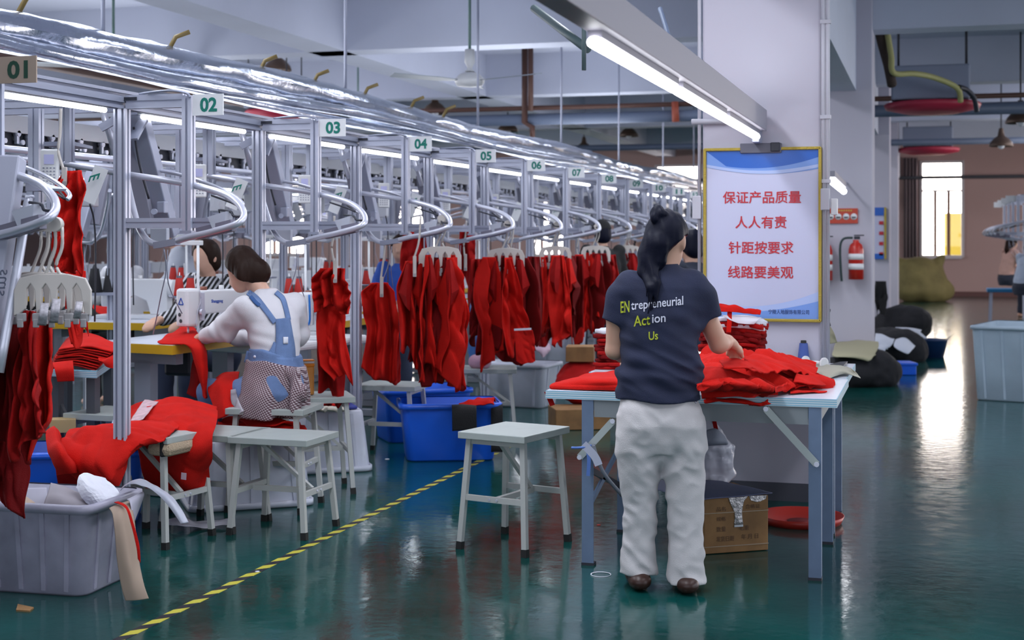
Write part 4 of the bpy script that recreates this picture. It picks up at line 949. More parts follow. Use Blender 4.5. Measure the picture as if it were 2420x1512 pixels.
camx = Vector((CS, SN, 0))
b0 = P(468, 0, 8.45); b0.z = ZS
ts, cz = thread_stand('white thread stand with two red cones above the brand lettered machine', b0, .56, camx)
put_cone(cz + camx * -.112, 'left red thread cone on the stand before the seated seamstress'); put_cone(cz + camx * -.045, 'right red thread cone on the stand before the seated seamstress')
# next station: white tables, blue-trimmed machine, thread stand
tA, tB, tC = G(640, 808, .80), G(868, 772, .80), G(790, 758, .80)
t = thing('ironing_table', 'rounded white table end right of the seated seamstress', 'table', (tB + tA) / 2 * 1.0 - Vector((0, 0, .8)))
a, b, c = P(640, 0, 8.55), P(872, 0, 9.55), P(690, 0, 9.9); a.z = b.z = c.z = 0; d = a + (c - b); d.z = 0
MB().prism([p + Vector((0, 0, .745)) for p in (a, b, c, d)], (0, 0, 1), .055).build('table_top', PAINTW, t, bevel=.02)
for p in (a.lerp(c, .15), b.lerp(d, .12), c.lerp(a, .15), d.lerp(b, .15)): MB().bar(p + Vector((0, 0, .745)), p, .045, .045, up=(0, 1, 0)).build('leg', mat('table_grey', (0, 0, 0)), t)
BLT = mat('bright_blue_trim', (0.01, 0.16, 0.55), .4)
mp = P(722, 0, 9.1); mp.z = .80
machine('white sewing machine with bright blue trim behind the denim shoulder', mp, Vector((-.25, 1, 0)), BLT)
b1 = P(722, 0, 9.55); b1.z = .80
ts, cz = thread_stand('thread stand with red cones behind the blue trimmed machine', b1, .62, camx); cz = cz
MB().rbox(cz + camx * -.06 + Vector((0, 0, -.05)), (.14, .10, .03), b=.004).build('blue_shelf', mat('sky_blue_plastic', (0.02, .25, .75), .4), ts)
put_cone(cz + camx * -.112, 'left of two red cones over the blue trimmed machine'); put_cone(cz + camx * -.045, 'right of two red cones over the blue trimmed machine')
# far-side tables along the numbered row (seen between the posts)
for k, n in enumerate(range(4, 12)):
    u = UN(n) + .1; dz = .86
    sew_table('yellow edged sewing table on the far side of the numbered row', (Vector((-6.05, u + 1.0, 0)), Vector((-6.05, u, 0)), Vector((-5.2, u, 0))), dz, 'tables on the far side of the numbered row')
    if k < 6:
        machine('pale sewing machine on a far side table', Vector((-5.75, u + .45, dz + .002)), Vector((1, .1, 0)), None, False, 'machines on the far side tables')
        ts_, cz = thread_stand('thread stand on a far side table', Vector((-5.30, u + .75, dz)), .6, Vector((1, 0, 0)), 'stands on the far side tables')
        for x in (-.112, -.045): put_cone(cz + Vector((x, 0, 0)), 'red thread cone on a far side stand', 'red cones on the far side stands')
for n in range(5, 13):
    u = UN(n) - .2
    sew_table('yellow edged sewing table behind the hanging red garments', (Vector((-5.0, u + .1, 0)), Vector((-4.25, u + .1, 0)), Vector((-4.25, u + 1.1, 0))), .82, 'tables behind the hanging garments')
for n in range(5, 9):
    u = UN(n)
    ts_, cz = thread_stand('white thread stand glimpsed between the hanging garments', Vector((-4.15 + .0, u + .2, .82)), .62, Vector((1, 0, 0)), 'stands behind the garments')
    machine('white sewing machine glimpsed behind the garments', Vector((-4.55, u + .35, .822)), Vector((-.1, 1, 0)), None, False, 'machines behind the garments')
    put_cone(cz + Vector((-.112, 0, 0)), 'red thread cone glimpsed between the hanging garments', 'red cones behind the garments'); put_cone(cz + Vector((-.02, 0, 0)), 'red thread cone glimpsed between the hanging garments', 'red cones behind the garments')
for n in range(3, 12):
    u = UN(n) + 1
    sew_table('blurred yellow edged table of the second row', (Vector((-9.8, u + .9, 0)), Vector((-9.8, u, 0)), Vector((-8.4, u, 0))), .86, 'tables of the second row')
    machine('blurred sewing machine of the second row', Vector((-9.3, u + .45, .862)), Vector((1, .1, 0)), None, False, 'machines of the second row')
# dark cones seen left of post 02
p = P(255, 0, 10.2); p.z = 1.02
t = thing('thread_stand', 'small shelf of dark thread cones left of the 02 post', 'shelf', (p.x, p.y, 0))
a, b = P(200, 695, 10.2), P(285, 693, 10.2)
MB().bar(a, b, .18, .02).build('shelf_board', GREYP, t)
for q in (.1, .9): MB().bar(a.lerp(b, q), Vector((a.lerp(b, q).x, a.lerp(b, q).y, 0)), .03, .03, up=(0, 1, 0)).build('leg', PAINTW, t)
BT = mat('black_thread', (.015, .015, .02), .8)
for q, l in ((.28, 'left dark thread cone on the small shelf beside the 02 post'), (.72, 'right dark thread cone on the small shelf beside the 02 post')):
    o = a.lerp(b, q) + Vector((0, 0, .012)); tc_ = thing('thread_cone', l, 'thread cone', o)
    MB().lathe(o, [(0, 0), (.055, 0), (.055, .01), (.03, .17), (0, .17)], 20).build('thread', BT, tc_); MB().lathe(o, [(.02, .17), (.008, .2), (0, .2)], 12).build('cone_tip', DARKM, tc_)

# ---- work tables by the pillar
EDGE = bpy.data.materials.new('striped_edge'); EDGE.use_nodes = True; nt = EDGE.node_tree; b = nt.nodes['Principled BSDF']; b.inputs['Roughness'].default_value = .3
tc = nt.nodes.new('ShaderNodeTexCoord'); sx = nt.nodes.new('ShaderNodeSeparateXYZ'); nt.links.new(tc.outputs['Object'], sx.inputs[0])
dv = nt.nodes.new('ShaderNodeMath'); dv.operation = 'DIVIDE'; dv.inputs[1].default_value = .0095; nt.links.new(sx.outputs['Z'], dv.inputs[0])
fr_ = nt.nodes.new('ShaderNodeMath'); fr_.operation = 'FRACT'; nt.links.new(dv.outputs[0], fr_.inputs[0])
gt = nt.nodes.new('ShaderNodeMath'); gt.operation = 'GREATER_THAN'; gt.inputs[1].default_value = .5; nt.links.new(fr_.outputs[0], gt.inputs[0])
mx = nt.nodes.new('ShaderNodeMix'); mx.data_type = 'RGBA'; mx.inputs[6].default_value = (.62, .70, .76, 1); mx.inputs[7].default_value = (.22, .48, .62, 1); nt.links.new(gt.outputs[0], mx.inputs[0]); nt.links.new(mx.outputs[2], b.inputs['Base Color'])
TLEG = mat('blue_grey_steel', (0.14, 0.20, 0.31), 0.5, 0.2, var=.08, vscale=14); TAPR = mat('apron_grey', (0.22, 0.25, 0.27), .5); BRC = mat('brace_pale', (.42, .47, .46), .4, .2)
ZT_ = .77
def work_table(label, x0, x1, y0, y1, xl, xr, yl0, yl1, front=False):
    t = thing('work_table', label, 'table', ((x0 + x1) / 2, (y0 + y1) / 2, 0), 0)
    MB().box(x0, x1, y0, y1, ZT_ - .036, ZT_ - .001).build('edge_band', EDGE, t)
    MB().box(x0 + .003, x1 - .003, y0 + .003, y1 - .003, ZT_ - .002, ZT_).build('table_top', LAM, t)
    for yy in (yl0 - .02, yl1): MB().box(xl + .03, xr - .03, yy, yy + .025, ZT_ - .112, ZT_ - .036).build('apron', TAPR, t)
    for xx in (xl - .02, xr): MB().box(xx, xx + .02, yl0, yl1, ZT_ - .10, ZT_ - .036).build('side_apron', TAPR, t)
    for xx, sgn in ((xl, 1), (xr, -1)):
        for yy, sy in ((yl0, 1), (yl1, -1)):
            m = MB()
            xa, xb = (xx - .025, xx + .028) if sgn > 0 else (xx - .028, xx + .025)
            if sy > 0: m.prism([(xa, yy - .025, .004), (xb, yy - .025, .004), (xb, yy - .019, .004), (xa + .006 if sgn > 0 else xb, yy - .019, .004), (xa + .006 if sgn > 0 else xb, yy + .03, .004), (xa, yy + .03, .004)] if sgn > 0 else [(xa, yy - .025, .004), (xb, yy - .025, .004), (xb, yy + .03, .004), (xb - .006, yy + .03, .004), (xb - .006, yy - .019, .004), (xa, yy - .019, .004)], (0, 0, 1), ZT_ - .04)
            else: m.box(xa, xb, yy - .02, yy + .02, .004, ZT_ - .036)
            lg = m.build('leg', TLEG, t)
            MB().box(xa - .002, xb + .002, yy - .028, yy + .02, 0, .012).build('foot_cap', DARKM, lg)
    return t
wt1 = work_table('pale topped work table the standing woman leans on', -1.645, -.375, 6.13, 7.03, -1.455, -.465, 6.16, 6.90)
wt2 = work_table('second pale work table pushed against the pillar behind the first', -1.66, -.385, 7.034, 7.90, -1.47, -.47, 7.10, 7.68)
def brace(p, q, par, r=.016, m_=None):
    p, q = Vector(p), Vector(q)
    MB().bar(p, q, .006, .030, up=(0, 0, 1)).build('brace', m_ or BRC, par)
    for c in (p, q): MB().cyl(c - Vector((0, .008, 0)), c - Vector((0, .002, 0)), .011, n=10).build('bolt', ALU2, par)
pf = lambda px, py: U(px, py, 6.125)
brace(pf(1810, 966), pf(1930, 1097), wt1); brace(pf(1370, 1080), pf(1448, 995), wt1)
MB().bar((-1.47, 6.18, .23), (-1.47, 6.9, .42), .012, .028).build('side_brace', TLEG, wt1); MB().bar((-1.47, 6.2, .42), (-1.47, 6.88, .23), .012, .028).build('side_brace', DARKM, wt1)
# ribbon and cable tied on the left front leg
tie = MB(); c = U(1372, 1057, 6.12); BLR = mat('blue_ribbon', (.10, .20, .55), .5)
t = thing('ribbon', 'blue ribbon and cable tied around the left front table leg', 'ribbon', c)
MB().tube([c + Vector((-.035, -.02, 0)), c + Vector((0, -.03, .003)), c + Vector((.04, -.02, .008)), c + Vector((.05, .03, .01))], .006, 6, 4).build('wrap', BLR, t)
MB().sweep(crspline([c + Vector((.03, -.03, .02)), c + Vector((.045, -.03, -.04)), c + Vector((.04, -.025, -.12))], 5), [(-.008, -.001), (.008, -.001), (.008, .001), (-.008, .001)], up=(0, 1, 0)).build('tail', BLR, t)
MB().sweep(crspline([c + Vector((.02, -.03, .02)), c + Vector((.07, -.03, -.03)), c + Vector((.09, -.03, -.07))], 5), [(-.018, -.002), (.018, -.002), (.012, .002), (-.012, .002)], up=(0, 1, 0)).build('bow', mat('pale_ribbon', (.45, .48, .60), .5), t)
MB().tube([U(1402, 1050, 6.1), U(1412, 1085, 6.1), U(1432, 1125, 6.12), U(1470, 1170, 6.2)], .009, 8, 5).build('cable', mat('grey_cable', (.16, .18, .22), .5), t)
# thread cone, spool, pattern scrap and scissors on the table
p = G(1899, 856, ZT_); t = thing('thread_cone', 'blue thread cone standing at the back edge of the work table', 'thread cone', p)
MB().lathe(p, [(0, 0), (.034, 0), (.034, .004), (.022, .105), (0, .105)], 24).build('thread', mat('blue_thread', (.05, .09, .32), .7, bump=.5, bscale=260), t)
MB().lathe(p, [(.016, .105), (.015, .12), (.01, .12), (0, .118)], 16).build('cone_tip', RUBBER, t)
a, b = P(1905, 851, 7.45), P(1946, 853, 7.35); t = thing('spool', 'white spool with a round end disc lying on the work table', 'spool', b); a.z = b.z = ZT_ + .031; d = (b - a).normalized()
MB().cyl(a, b, .011).build('core', WHITEP, t); MB().cyl(b, b + d * .008, .031, n=28).build('end_disc', WHITEP, t); MB().cyl(b + d * .008, b + d * .0095, .024, n=28).build('disc_face', mat('disc_pale', (.62, .63, .66), .4), t); MB().cyl(a - d * .008, a, .031, n=28).build('end_disc', WHITEP, t)
sheet('pattern_scrap', [[G(1925, 862, ZT_ + .01), G(1960, 861, ZT_ + .02), G(2000, 866, ZT_ + .02), P(2014, 872, 7.0)], [G(1922, 878, ZT_ + .012), G(1962, 876, ZT_ + .03), G(1998, 876, ZT_ + .025), P(2030, 888, 6.95)], [G(1930, 895, ZT_ + .006), G(1960, 893, ZT_ + .008), G(1993, 883, ZT_ + .012), P(2034, 893, 6.9)]], mat('ecru_paper', (.40, .38, .31), .8), 'curled ecru pattern scrap hanging over the right table edge', 'paper', nu=16, nv=24, thick=.002, amp=.006, freq=14)
s_ = thing('scissors', 'dark scissors lying at the back right of the work table', 'scissors', G(1975, 862, ZT_))
MB().prism([G(1962, 864, ZT_ + .006), G(1985, 858, ZT_ + .006), G(2003, 857, ZT_ + .006), G(1996, 864, ZT_ + .006), G(1992, 870, ZT_ + .006)], (0, 0, 1), .008).build('blade', DARKM, s_)
# carton, red tray and bag under the table
n_ = G(1664, 1311); rz = YAW + math.radians(17); R3 = Matrix.Rotation(rz, 3, 'Z'); ex = R3 @ Vector((1, 0, 0)); ey = R3 @ Vector((0, 1, 0))
t = thing('carton', 'worn cardboard carton with printed writing under the work table', 'box', n_)
cl, cd_, ch = .325, .36, .255
MB().prism([n_ + Vector((0, 0, .002)), n_ + ex * cl + Vector((0, 0, .002)), n_ + ex * cl + ey * cd_ + Vector((0, 0, .002)), n_ + ey * cd_ + Vector((0, 0, .002))], (0, 0, 1), ch).build('body', CARD, t, bevel=.004)
cf = lambda x, z, o=-.0015: n_ + ex * x + Vector((0, 0, z)) + ey * o
INK = mat('faded_brown_ink', (.09, .045, .025), .8)
for body, x, z, w_, h_ in (('品名', .085, .205, .046, .02), ('规格', .085, .160, .046, .02), ('数量', .085, .113, .046, .024), ('毛重', .20, .113, .05, .022), ('发货日期', .105, .068, .088, .024), ('年 月 日', .23, .072, .085, .024), ('合格证', .245, .21, .075, .02)):
    text_mesh('printed_line', body, h_, INK, cf(x, z), ex, (0, 0, 1), t, width=w_)
TAPE = mat('crumpled_clear_tape', (.40, .38, .38), .12, .5, bump=1.0, bscale=45, detail=6); TAPE2 = mat('matt_tape', (.33, .24, .16), .3)
sheet('tape_patch', [[cf(.12, .257), cf(.17, .258), cf(.22, .257)], [cf(.13, .23), cf(.165, .22, -.004), cf(.20, .232)], [cf(.152, .18), cf(.172, .175, -.005), cf(.19, .18)], [cf(.150, .13), cf(.172, .128, -.003), cf(.195, .13)]], TAPE, parent=t, nu=14, nv=12, thick=.001, amp=.002, freq=60)
sheet('tape_patch', [[cf(.225, .257), cf(.27, .258), cf(.315, .257)], [cf(.235, .237), cf(.27, .228, -.004), cf(.31, .24)]], TAPE, parent=t, nu=10, nv=12, thick=.001, amp=.002, freq=60)
for z in (.034, .188): MB().bar(cf(.0, z), cf(cl, z), .004, .004).build('strap', TAPE2, t)
sheet('tape_patch', [[cf(.15, .128, -.003), cf(.172, .128, -.003), cf(.195, .128, -.003)], [cf(.15, .118, -.002), cf(.172, .118, -.002), cf(.195, .118, -.002)]], mat('pale_tape_end', (.6, .62, .66), .5), parent=t, nu=4, nv=6, thick=.001)
sheet('card_sheet', [[cf(-.19, .285, .37), cf(.1, .272, .42), cf(.25, .268, .34)], [cf(-.1, .262, .1), cf(.12, .27, .12), cf(.33, .264, .14)], [cf(-.03, .258, -.02), cf(.1, .261, -.015), cf(.34, .267, -.012)]], mat('slate_blue_card', (.105, .115, .20), .6), 'slate blue card sheet lying on the cardboard carton', 'card sheet', nu=14, nv=20, thick=.004, amp=.003, freq=9)
p = G(1893, 1233); t = thing('round_tray', 'round red tray on the floor behind the right table leg', 'tray', p)
REDP = mat('orange_red_plastic', (.48, .03, .02), .4)
MB().lathe(p, [(0, .004), (.19, .004), (.212, .04), (.217, .04), (.20, 0), (0, 0)], 40).build('dish', REDP, t); MB().lathe(p, [(0, .008), (.07, .008), (.07, .005)], 24).build('centre_disc', mat('dark_red_plastic', (.22, .012, .012), .5), t)
# white bag hung under the table
cb = P(1698, 1075, 7.0); t = thing('plastic_bag', 'crumpled white plastic bag hanging under the work table', 'bag', (cb.x, cb.y, .36))
wr = lambda a, f: (lambda X, Y, Z: a * noise3(X * f, Y * f, Z * f) + a * .5 * np.abs(noise3(X * f * 2, Y * f * 2, Z * f * 2)))
sdf_obj('bag_body', fold(sm([el((0, 0, .0), (.085, .07, .10)), el((-.02, .01, -.10), (.10, .07, .07)), rc((0, 0, .08), (-.02, 0, .18), .04, .015)], .05), wr(.018, 22)), (-.16, -.13, -.2), (.14, .13, .24), .008, mat('white_bag_film', (.62, .60, .68), .25), t)
for o in t.children: o.location = (cb - t.location)
sheet('bag_flap', [[P(1655, 1022, 6.95), P(1690, 1012, 6.9), P(1712, 1030, 6.9)], [P(1655, 1050, 6.95), P(1690, 1046, 6.88), P(1720, 1046, 6.9)], [P(1660, 1056, 7), P(1690, 1052, 6.95), P(1718, 1052, 6.95)]], mat('grey_flap', (.30, .31, .38), .6), parent=t, nu=10, nv=10, thick=.003)
MB().sweep(crspline([P(1684, 968, 6.95), P(1690, 1000, 6.95), P(1696, 1028, 6.95), P(1700, 1062, 6.96)], 5), [(-.012, -.002), (.008, -.002), (.008, .002), (-.012, .002)], up=(0, 1, 0)).build('red_strip', RED2, t)
# water bottle
p = CW(-1.17, 8.16, .5485); t = thing('water_bottle', 'square water bottle of orange drink with an orange lid', 'bottle', p)
R3 = Matrix.Rotation(YAW + .3, 3, 'Z')
MB().rbox(p + Vector((0, 0, .085)), (.062, .062, .165), R3, b=.008).build('body', mat('orange_drink', (.62, .26, .05), .2), t)
MB().rbox(p + Vector((0, 0, .173)), (.066, .066, .02), R3, b=.004).build('collar', mat('orange_plastic', (.75, .24, .01), .4), t)
MB().rbox(p + Vector((0, 0, .19)), (.062, .062, .014), R3, b=.003).build('white_band', WHITEP, t); MB().rbox(p + Vector((0, 0, .2)), (.066, .066, .007), R3, b=.002).build('lid', mat('orange_plastic', (0, 0, 0)), t)
# floor scraps
for px, py, w_, h_, m_, l in ((1420, 1358, .045, .02, WHITEC, 'white paper offcut on the floor beside the left table leg'), (1415, 1241, .02, .03, REDT, 'tiny red thread scrap on the floor under the table'), (915, 1085, .03, .006, WHITEC, 'white paper sliver on the floor by the near blue crate'), (608, 1351, .02, .008, WHITEC, 'white paper bit stuck on the striped tape')):
    p = G(px, py); tag(MB().lathe(p, [(w_ * .9, .002), (w_, .004), (w_, .001)] if px == 1420 else [(0, .004), (w_ * .5, .003), (w_ * .5, .001)], 14).build('floor_scrap', m_), l, 'scrap')
tag(MB().prism([G(42, 1430), G(80, 1438), G(70, 1446), G(38, 1444)], (0, 0, 1), .006).build('card_scrap', CARD), 'brown card scrap on the floor below the grey crate', 'scrap')

# station line and bench at the far right
for k in range(4): copy_tree(st0, (2.66, 23.2 + 1.4 * k, 0), math.pi, 'distant hanging rail station at the right edge by the pink wall', 'stations at the right edge')
c = CW(8.35, 23.6); t = thing('bench', 'blue topped bench beside the people at the right edge', 'bench', c)
MB().rbox(c + Vector((0, 0, .58)), (.9, .45, .06), b=.01).build('seat', mat('teal_blue_seat', (.01, .16, .36), .5), t)
for sx_ in (-1, 1):
    for sy_ in (-1, 1): MB().bar(c + Vector((sx_ * .38, sy_ * .17, .56)), c + Vector((sx_ * .40, sy_ * .19, 0)), .04, .04, up=(0, 1, 0)).build('leg', GREYP, t)
# ---------------------------------------------------------------- hanging garments
NG = [0]
def hang(prof, Y, m_, label, group=None, folds=3.0, depth=.05, seed=0, turn=0.0, hem=.03, name='garment_piece', nu=36, nv=44, dY=0.0):
    """hanging cloth: prof = list of (photo y, left px, right px) down the piece at distance Y; it is pleated in depth and turned about its vertical"""
    NG[0] += 1; r = rnd(seed * 13 + 5); ph = r.uniform(0, 6); rows = []
    ys = [p[0] for p in prof]; k = Y / F_PX
    c0 = P((prof[0][1] + prof[0][2]) / 2, prof[0][0], Y)
    lat = Vector((math.cos(YAW + turn), math.sin(YAW + turn), 0)); dep = Vector((-lat.y, lat.x, 0))
    _u, _v = np.meshgrid(np.linspace(0, 3.2, nu + 1), np.linspace(0, 4.5, nv + 1)); _gn = 1 - 2 * np.abs(noise3(_u + seed * 1.7, _v + _u * .6 * (1 if seed % 2 else -1), _u * 0 + seed)); d0 = r.uniform(-.5, .5); dsg = r.choice((-1, 1)); hem = hem * 1.5
    f1, f2, q1 = r.uniform(.7, 1.3) * folds, r.uniform(1.6, 2.3) * folds, r.uniform(0, 6)
    for i in range(nv + 1):
        t = i / nv; y = ys[0] + (ys[-1] - ys[0]) * t
        j = max(0, min(len(ys) - 2, next((a for a in range(len(ys) - 1) if ys[a + 1] >= y), len(ys) - 2)))
        f = (y - ys[j]) / max(1e-6, ys[j + 1] - ys[j]); f = min(1, max(0, f)); f = f * f * (3 - 2 * f) * .5 + f * .5
        l = prof[j][1] + (prof[j + 1][1] - prof[j][1]) * f; rr = prof[j][2] + (prof[j + 1][2] - prof[j][2]) * f
        cx_, hw = (l + rr) / 2, (rr - l) / 2; row = []
        g = min(1, t * 5 + .25)
        for s_ in range(nu + 1):
            s = s_ / nu * 2 - 1
            a = depth * g * (math.sin(f1 * math.pi * s + ph + .9 * math.sin(2.2 * t + q1)) * .75 + .3 * math.sin(f2 * math.pi * s + q1 + 1.7 * t)) + depth * .5 * math.sin(1.5 * s + q1) - .10 * depth * s * s
            a += depth * .55 * float(_gn[i][s_]) * g - depth * .5 * g * max(0, 1 - abs(s - (.9 * t - .3 + d0) * dsg) * 5)
            pinch = 1 + .07 * math.sin(5 * t + ph + 2 * s) + .05 * float(_gn[i][(s_ * 3) % nu])
            zoff = hem * t ** 3 * (math.sin(2.3 * s + ph) + .5 * math.sin(5.1 * s + q1))
            p = c0 + lat * ((cx_ - (prof[0][1] + prof[0][2]) / 2 + s * hw * pinch) * k) + dep * (a + dY * t) + Vector((0, 0, -(y - ys[0]) * k + zoff))
            row.append(tuple(p))
        rows.append(row)
    o = MB().grid(rows).build(name, m_, solid=.005)
    return tag(o, label, 'garment', group)
def hook_on(px, py, Y, label, ang=0.0, scale=None):
    c = P(px, py, Y)
    if hg0['label'] == 'x':
        hg0.location = c; hg0.rotation_euler = (0, 0, YAW + ang); hg0['label'] = label; ROOTM[hg0.name] = Matrix.Translation(c) @ Matrix.Rotation(YAW + ang, 4, 'Z'); return hg0
    return copy_tree(hg0, c, YAW + ang, label, None, scale)
hook_on(125, 672, 4.97, 'big cream clip hanger nearest the left edge', .0)
hook_on(1040, 596, 8.99, 'cream clip hanger over the wide cluster of red garments', .0)
hook_on(1196, 598, 10.33, 'cream clip hanger second along the garment row', .1)
hook_on(1312, 592, 11.7, 'cream clip hanger third along the garment row', .15)
hook_on(1408, 590, 13.0, 'cream clip hanger fourth along the garment row', .1)
hook_on(1482, 588, 14.4, 'cream clip hanger fifth and farthest along the garment row', .1)
for dx, dy, l in ((-34, -6, 'cream clip hanger just behind the biggest one at left'), (-16, -4, 'cream clip hanger third back behind the biggest one')):
    hook_on(125 + dx, 672 + dy, 5.08 - dx * .004, l, .05)
def clip(px, y0, y1, Y, label, lean=0):
    """single long clip on a bent stem up to the rail"""
    t = thing('clip_hanger', label, 'hanger', P(px, y0, Y)); h = (y1 - y0) * Y / F_PX
    MB().rbox(P(px, (y0 + y1) / 2, Y - .02), (.022, .014, h), Matrix.Rotation(YAW, 3, 'Z'), b=.003).build('clip_plate', CREAM, t)
    MB().rbox(P(px, y1 - 4, Y - .03), (.016, .006, .02), Matrix.Rotation(YAW, 3, 'Z')).build('clip_tab', mat('clip_grey', (0, 0, 0)), t)
    MB().tube([P(px - 2, y0 + 6, Y), P(px - 8 + lean, y0 - 28 * 8 / Y, Y), P(px - 4 + lean, y0 - 60 * 8 / Y, Y), P(px - 2 + lean, y0 - 104 * 8 / Y, Y)], .0065, 8, 5).build('stem', CREAM, t)
    return t
clip(792, 616, 668, 7.85, 'cream clip holding the twisted red garment right of the seated seamstress', 0)
clip(902, 654, 702, 9.2, 'cream clip holding the red garment left of the wide cluster', 10)
clip(980, 605, 654, 8.9, 'cream slanting clip at the left of the wide cluster', 16)
clip(152, 395, 438, 6.0, 'small grey clip at the top of the tall garment at left', -6)
# tall garment at the left and the nearest dark row
hang([(404, 146, 200), (440, 120, 212), (500, 120, 202), (570, 116, 206), (660, 128, 206)], 6.0, RED, 'tall red garment hanging behind the biggest clip hanger at left', folds=1.6, depth=.06, seed=1, dY=-.02)
hang([(640, 150, 198), (720, 160, 204), (800, 172, 206)], 6.15, RED, 'narrow red strip hanging below the tall garment at left', folds=1.2, depth=.03, seed=2)
hang([(735, 12, 52), (800, -8, 50), (930, -10, 46), (1062, -14, 58)], 5.16, RED3, 'leftmost dark red garment hanging under the biggest clip hanger', folds=2.2, depth=.05, seed=3)
hang([(735, 46, 92), (800, 36, 98), (930, 28, 104), (1052, 20, 112)], 5.06, RED2, 'middle dark red garment hanging under the biggest clip hanger', folds=2.4, depth=.06, seed=4)
hang([(735, 84, 118), (800, 80, 122), (920, 70, 122), (1000, 66, 120), (1045, 60, 92)], 5.22, RED, 'right dark red garment hanging under the biggest clip hanger', folds=1.8, depth=.05, seed=5)
hang([(980, -10, 62), (1080, -14, 56), (1195, -14, 46)], 5.40, RED3, 'low dark red garment end reaching down to the grey crate', folds=1.5, depth=.04, seed=6)
for k, (px, y0, y1, w_) in enumerate(((106, 716, 768, 20), (134, 706, 762, 20), (188, 712, 752, 16))):
    sheet('paper_tag', [[P(px - w_ / 2, y0, 4.95), P(px + w_ / 2, y0, 4.95)], [P(px - w_ / 2 - 4, (y0 + y1) / 2, 4.9), P(px + w_ / 2 - 3, (y0 + y1) / 2, 4.9)], [P(px - w_ / 2 - 8, y1, 4.94), P(px + w_ / 2 - 7, y1 + 1, 4.94)]], mat('tag_paper', (.42, .40, .44), .7, var=.3, vscale=80), ('first', 'second', 'third')[k] + ' from the left of the paper tags clipped on the biggest hanger', 'tag', nu=8, nv=4, thick=.001)
# twisted garment right of the seamstress
hang([(634, 756, 818), (660, 738, 822), (700, 740, 828), (735, 744, 824)], 7.9, RED, 'crumpled red collar piece pinched in the clip right of the seated seamstress', folds=2.2, depth=.075, seed=7, hem=.015)
hang([(720, 752, 818), (790, 754, 816), (860, 758, 826), (896, 790, 832)], 8.0, RED, 'long red leg hanging below the crumpled collar piece', folds=1.2, depth=.04, seed=8, hem=.02)
hang([(800, 752, 800), (880, 752, 812), (938, 752, 812)], 8.1, RED2, 'darker red panel hanging behind the long red leg', folds=1.2, depth=.03, seed=9)
# garment in front of the wide cluster
hang([(668, 880, 916), (690, 858, 930), (740, 860, 938), (780, 868, 940), (890, 858, 940)], 9.25, RED, 'red garment hanging from a single clip left of the wide cluster', folds=2.0, depth=.06, seed=10)
hang([(690, 898, 934), (760, 890, 940), (892, 884, 944)], 9.35, RED2, 'dark red layer hanging behind the single clipped garment', folds=1.6, depth=.04, seed=11)
def cluster(Y, specs, names, gm=None):
    for k, sp in enumerate(specs):
        r_ = rnd(int(Y * 31) + k)
        pr = [(a + r_.uniform(-4, 8) * (i == 0), l - 4 * (i > 0), q + 4 * (i > 0)) for i, (a, l, q) in enumerate(sp[0])]
        pr[-1] = (pr[-1][0] + r_.uniform(-40, 6), pr[-1][1], pr[-1][2])
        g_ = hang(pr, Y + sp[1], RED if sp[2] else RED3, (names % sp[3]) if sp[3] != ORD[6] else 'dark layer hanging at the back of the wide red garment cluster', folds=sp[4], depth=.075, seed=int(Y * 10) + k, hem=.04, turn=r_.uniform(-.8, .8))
        if r_.random() < .75:
            y0 = pr[0][0]; c0 = (pr[0][1] + pr[0][2]) / 2; w0 = (pr[1][2] - pr[1][1]) * r_.choice((-1, 1)) * 7 / 9; q_ = Y + sp[1] - .09; sc_ = 9 / Y
            MB().grid([[tuple(P(c0 + w0 * x, y0 + y * sc_, q_ + dq)) for x, y, dq in row] for row in (((-.1, 6, .04), (.1, 4, .0), (.22, 8, .03)), ((-.12, 40, .03), (.18, 44, -.03), (.48, 50, .03)), ((-.06, 78, .03), (.22, 84, -.035), (.66, 74, .04)), ((.02, 118, .04), (.16, 112, -.01), (.30, 104, .04)))], False).build('flap', RED if k % 2 else RED2, g_, solid=.005)
ORD = ['first', 'second', 'third', 'fourth', 'fifth', 'sixth', 'seventh', 'eighth']
cluster(9.0, [
    ([(616, 958, 980), (680, 942, 985), (760, 948, 990), (860, 950, 985), (880, 950, 980)], -.02, 1, ORD[0], 1.4),
    ([(618, 984, 1008), (700, 982, 1012), (800, 975, 1010), (888, 968, 1004)], .04, 0, ORD[1], 1.6),
    ([(606, 1000, 1026), (700, 990, 1024), (800, 985, 1030), (895, 985, 1030)], -.05, 1, ORD[2], 1.5),
    ([(604, 1026, 1052), (700, 1020, 1058), (800, 1012, 1056), (900, 1008, 1052)], .06, 0, ORD[3], 1.7),
    ([(604, 1046, 1072), (680, 1040, 1082), (800, 1042, 1092), (905, 1040, 1090)], -.06, 1, ORD[4], 1.5),
    ([(606, 1062, 1090), (680, 1068, 1112), (780, 1074, 1118), (905, 1070, 1112)], .02, 1, ORD[5], 1.4),
    ([(700, 1000, 1060), (800, 985, 1070), (905, 975, 1080)], .14, 0, ORD[6], 2.2)], '%s from the left among red garments of the wide cluster')
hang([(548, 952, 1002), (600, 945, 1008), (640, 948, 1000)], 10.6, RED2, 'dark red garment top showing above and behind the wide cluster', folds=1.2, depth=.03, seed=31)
hang([(545, 1088, 1122), (600, 1084, 1122), (660, 1086, 1122)], 10.8, RED2, 'dark red garment top right of the wide cluster hanger', folds=1.2, depth=.03, seed=32)
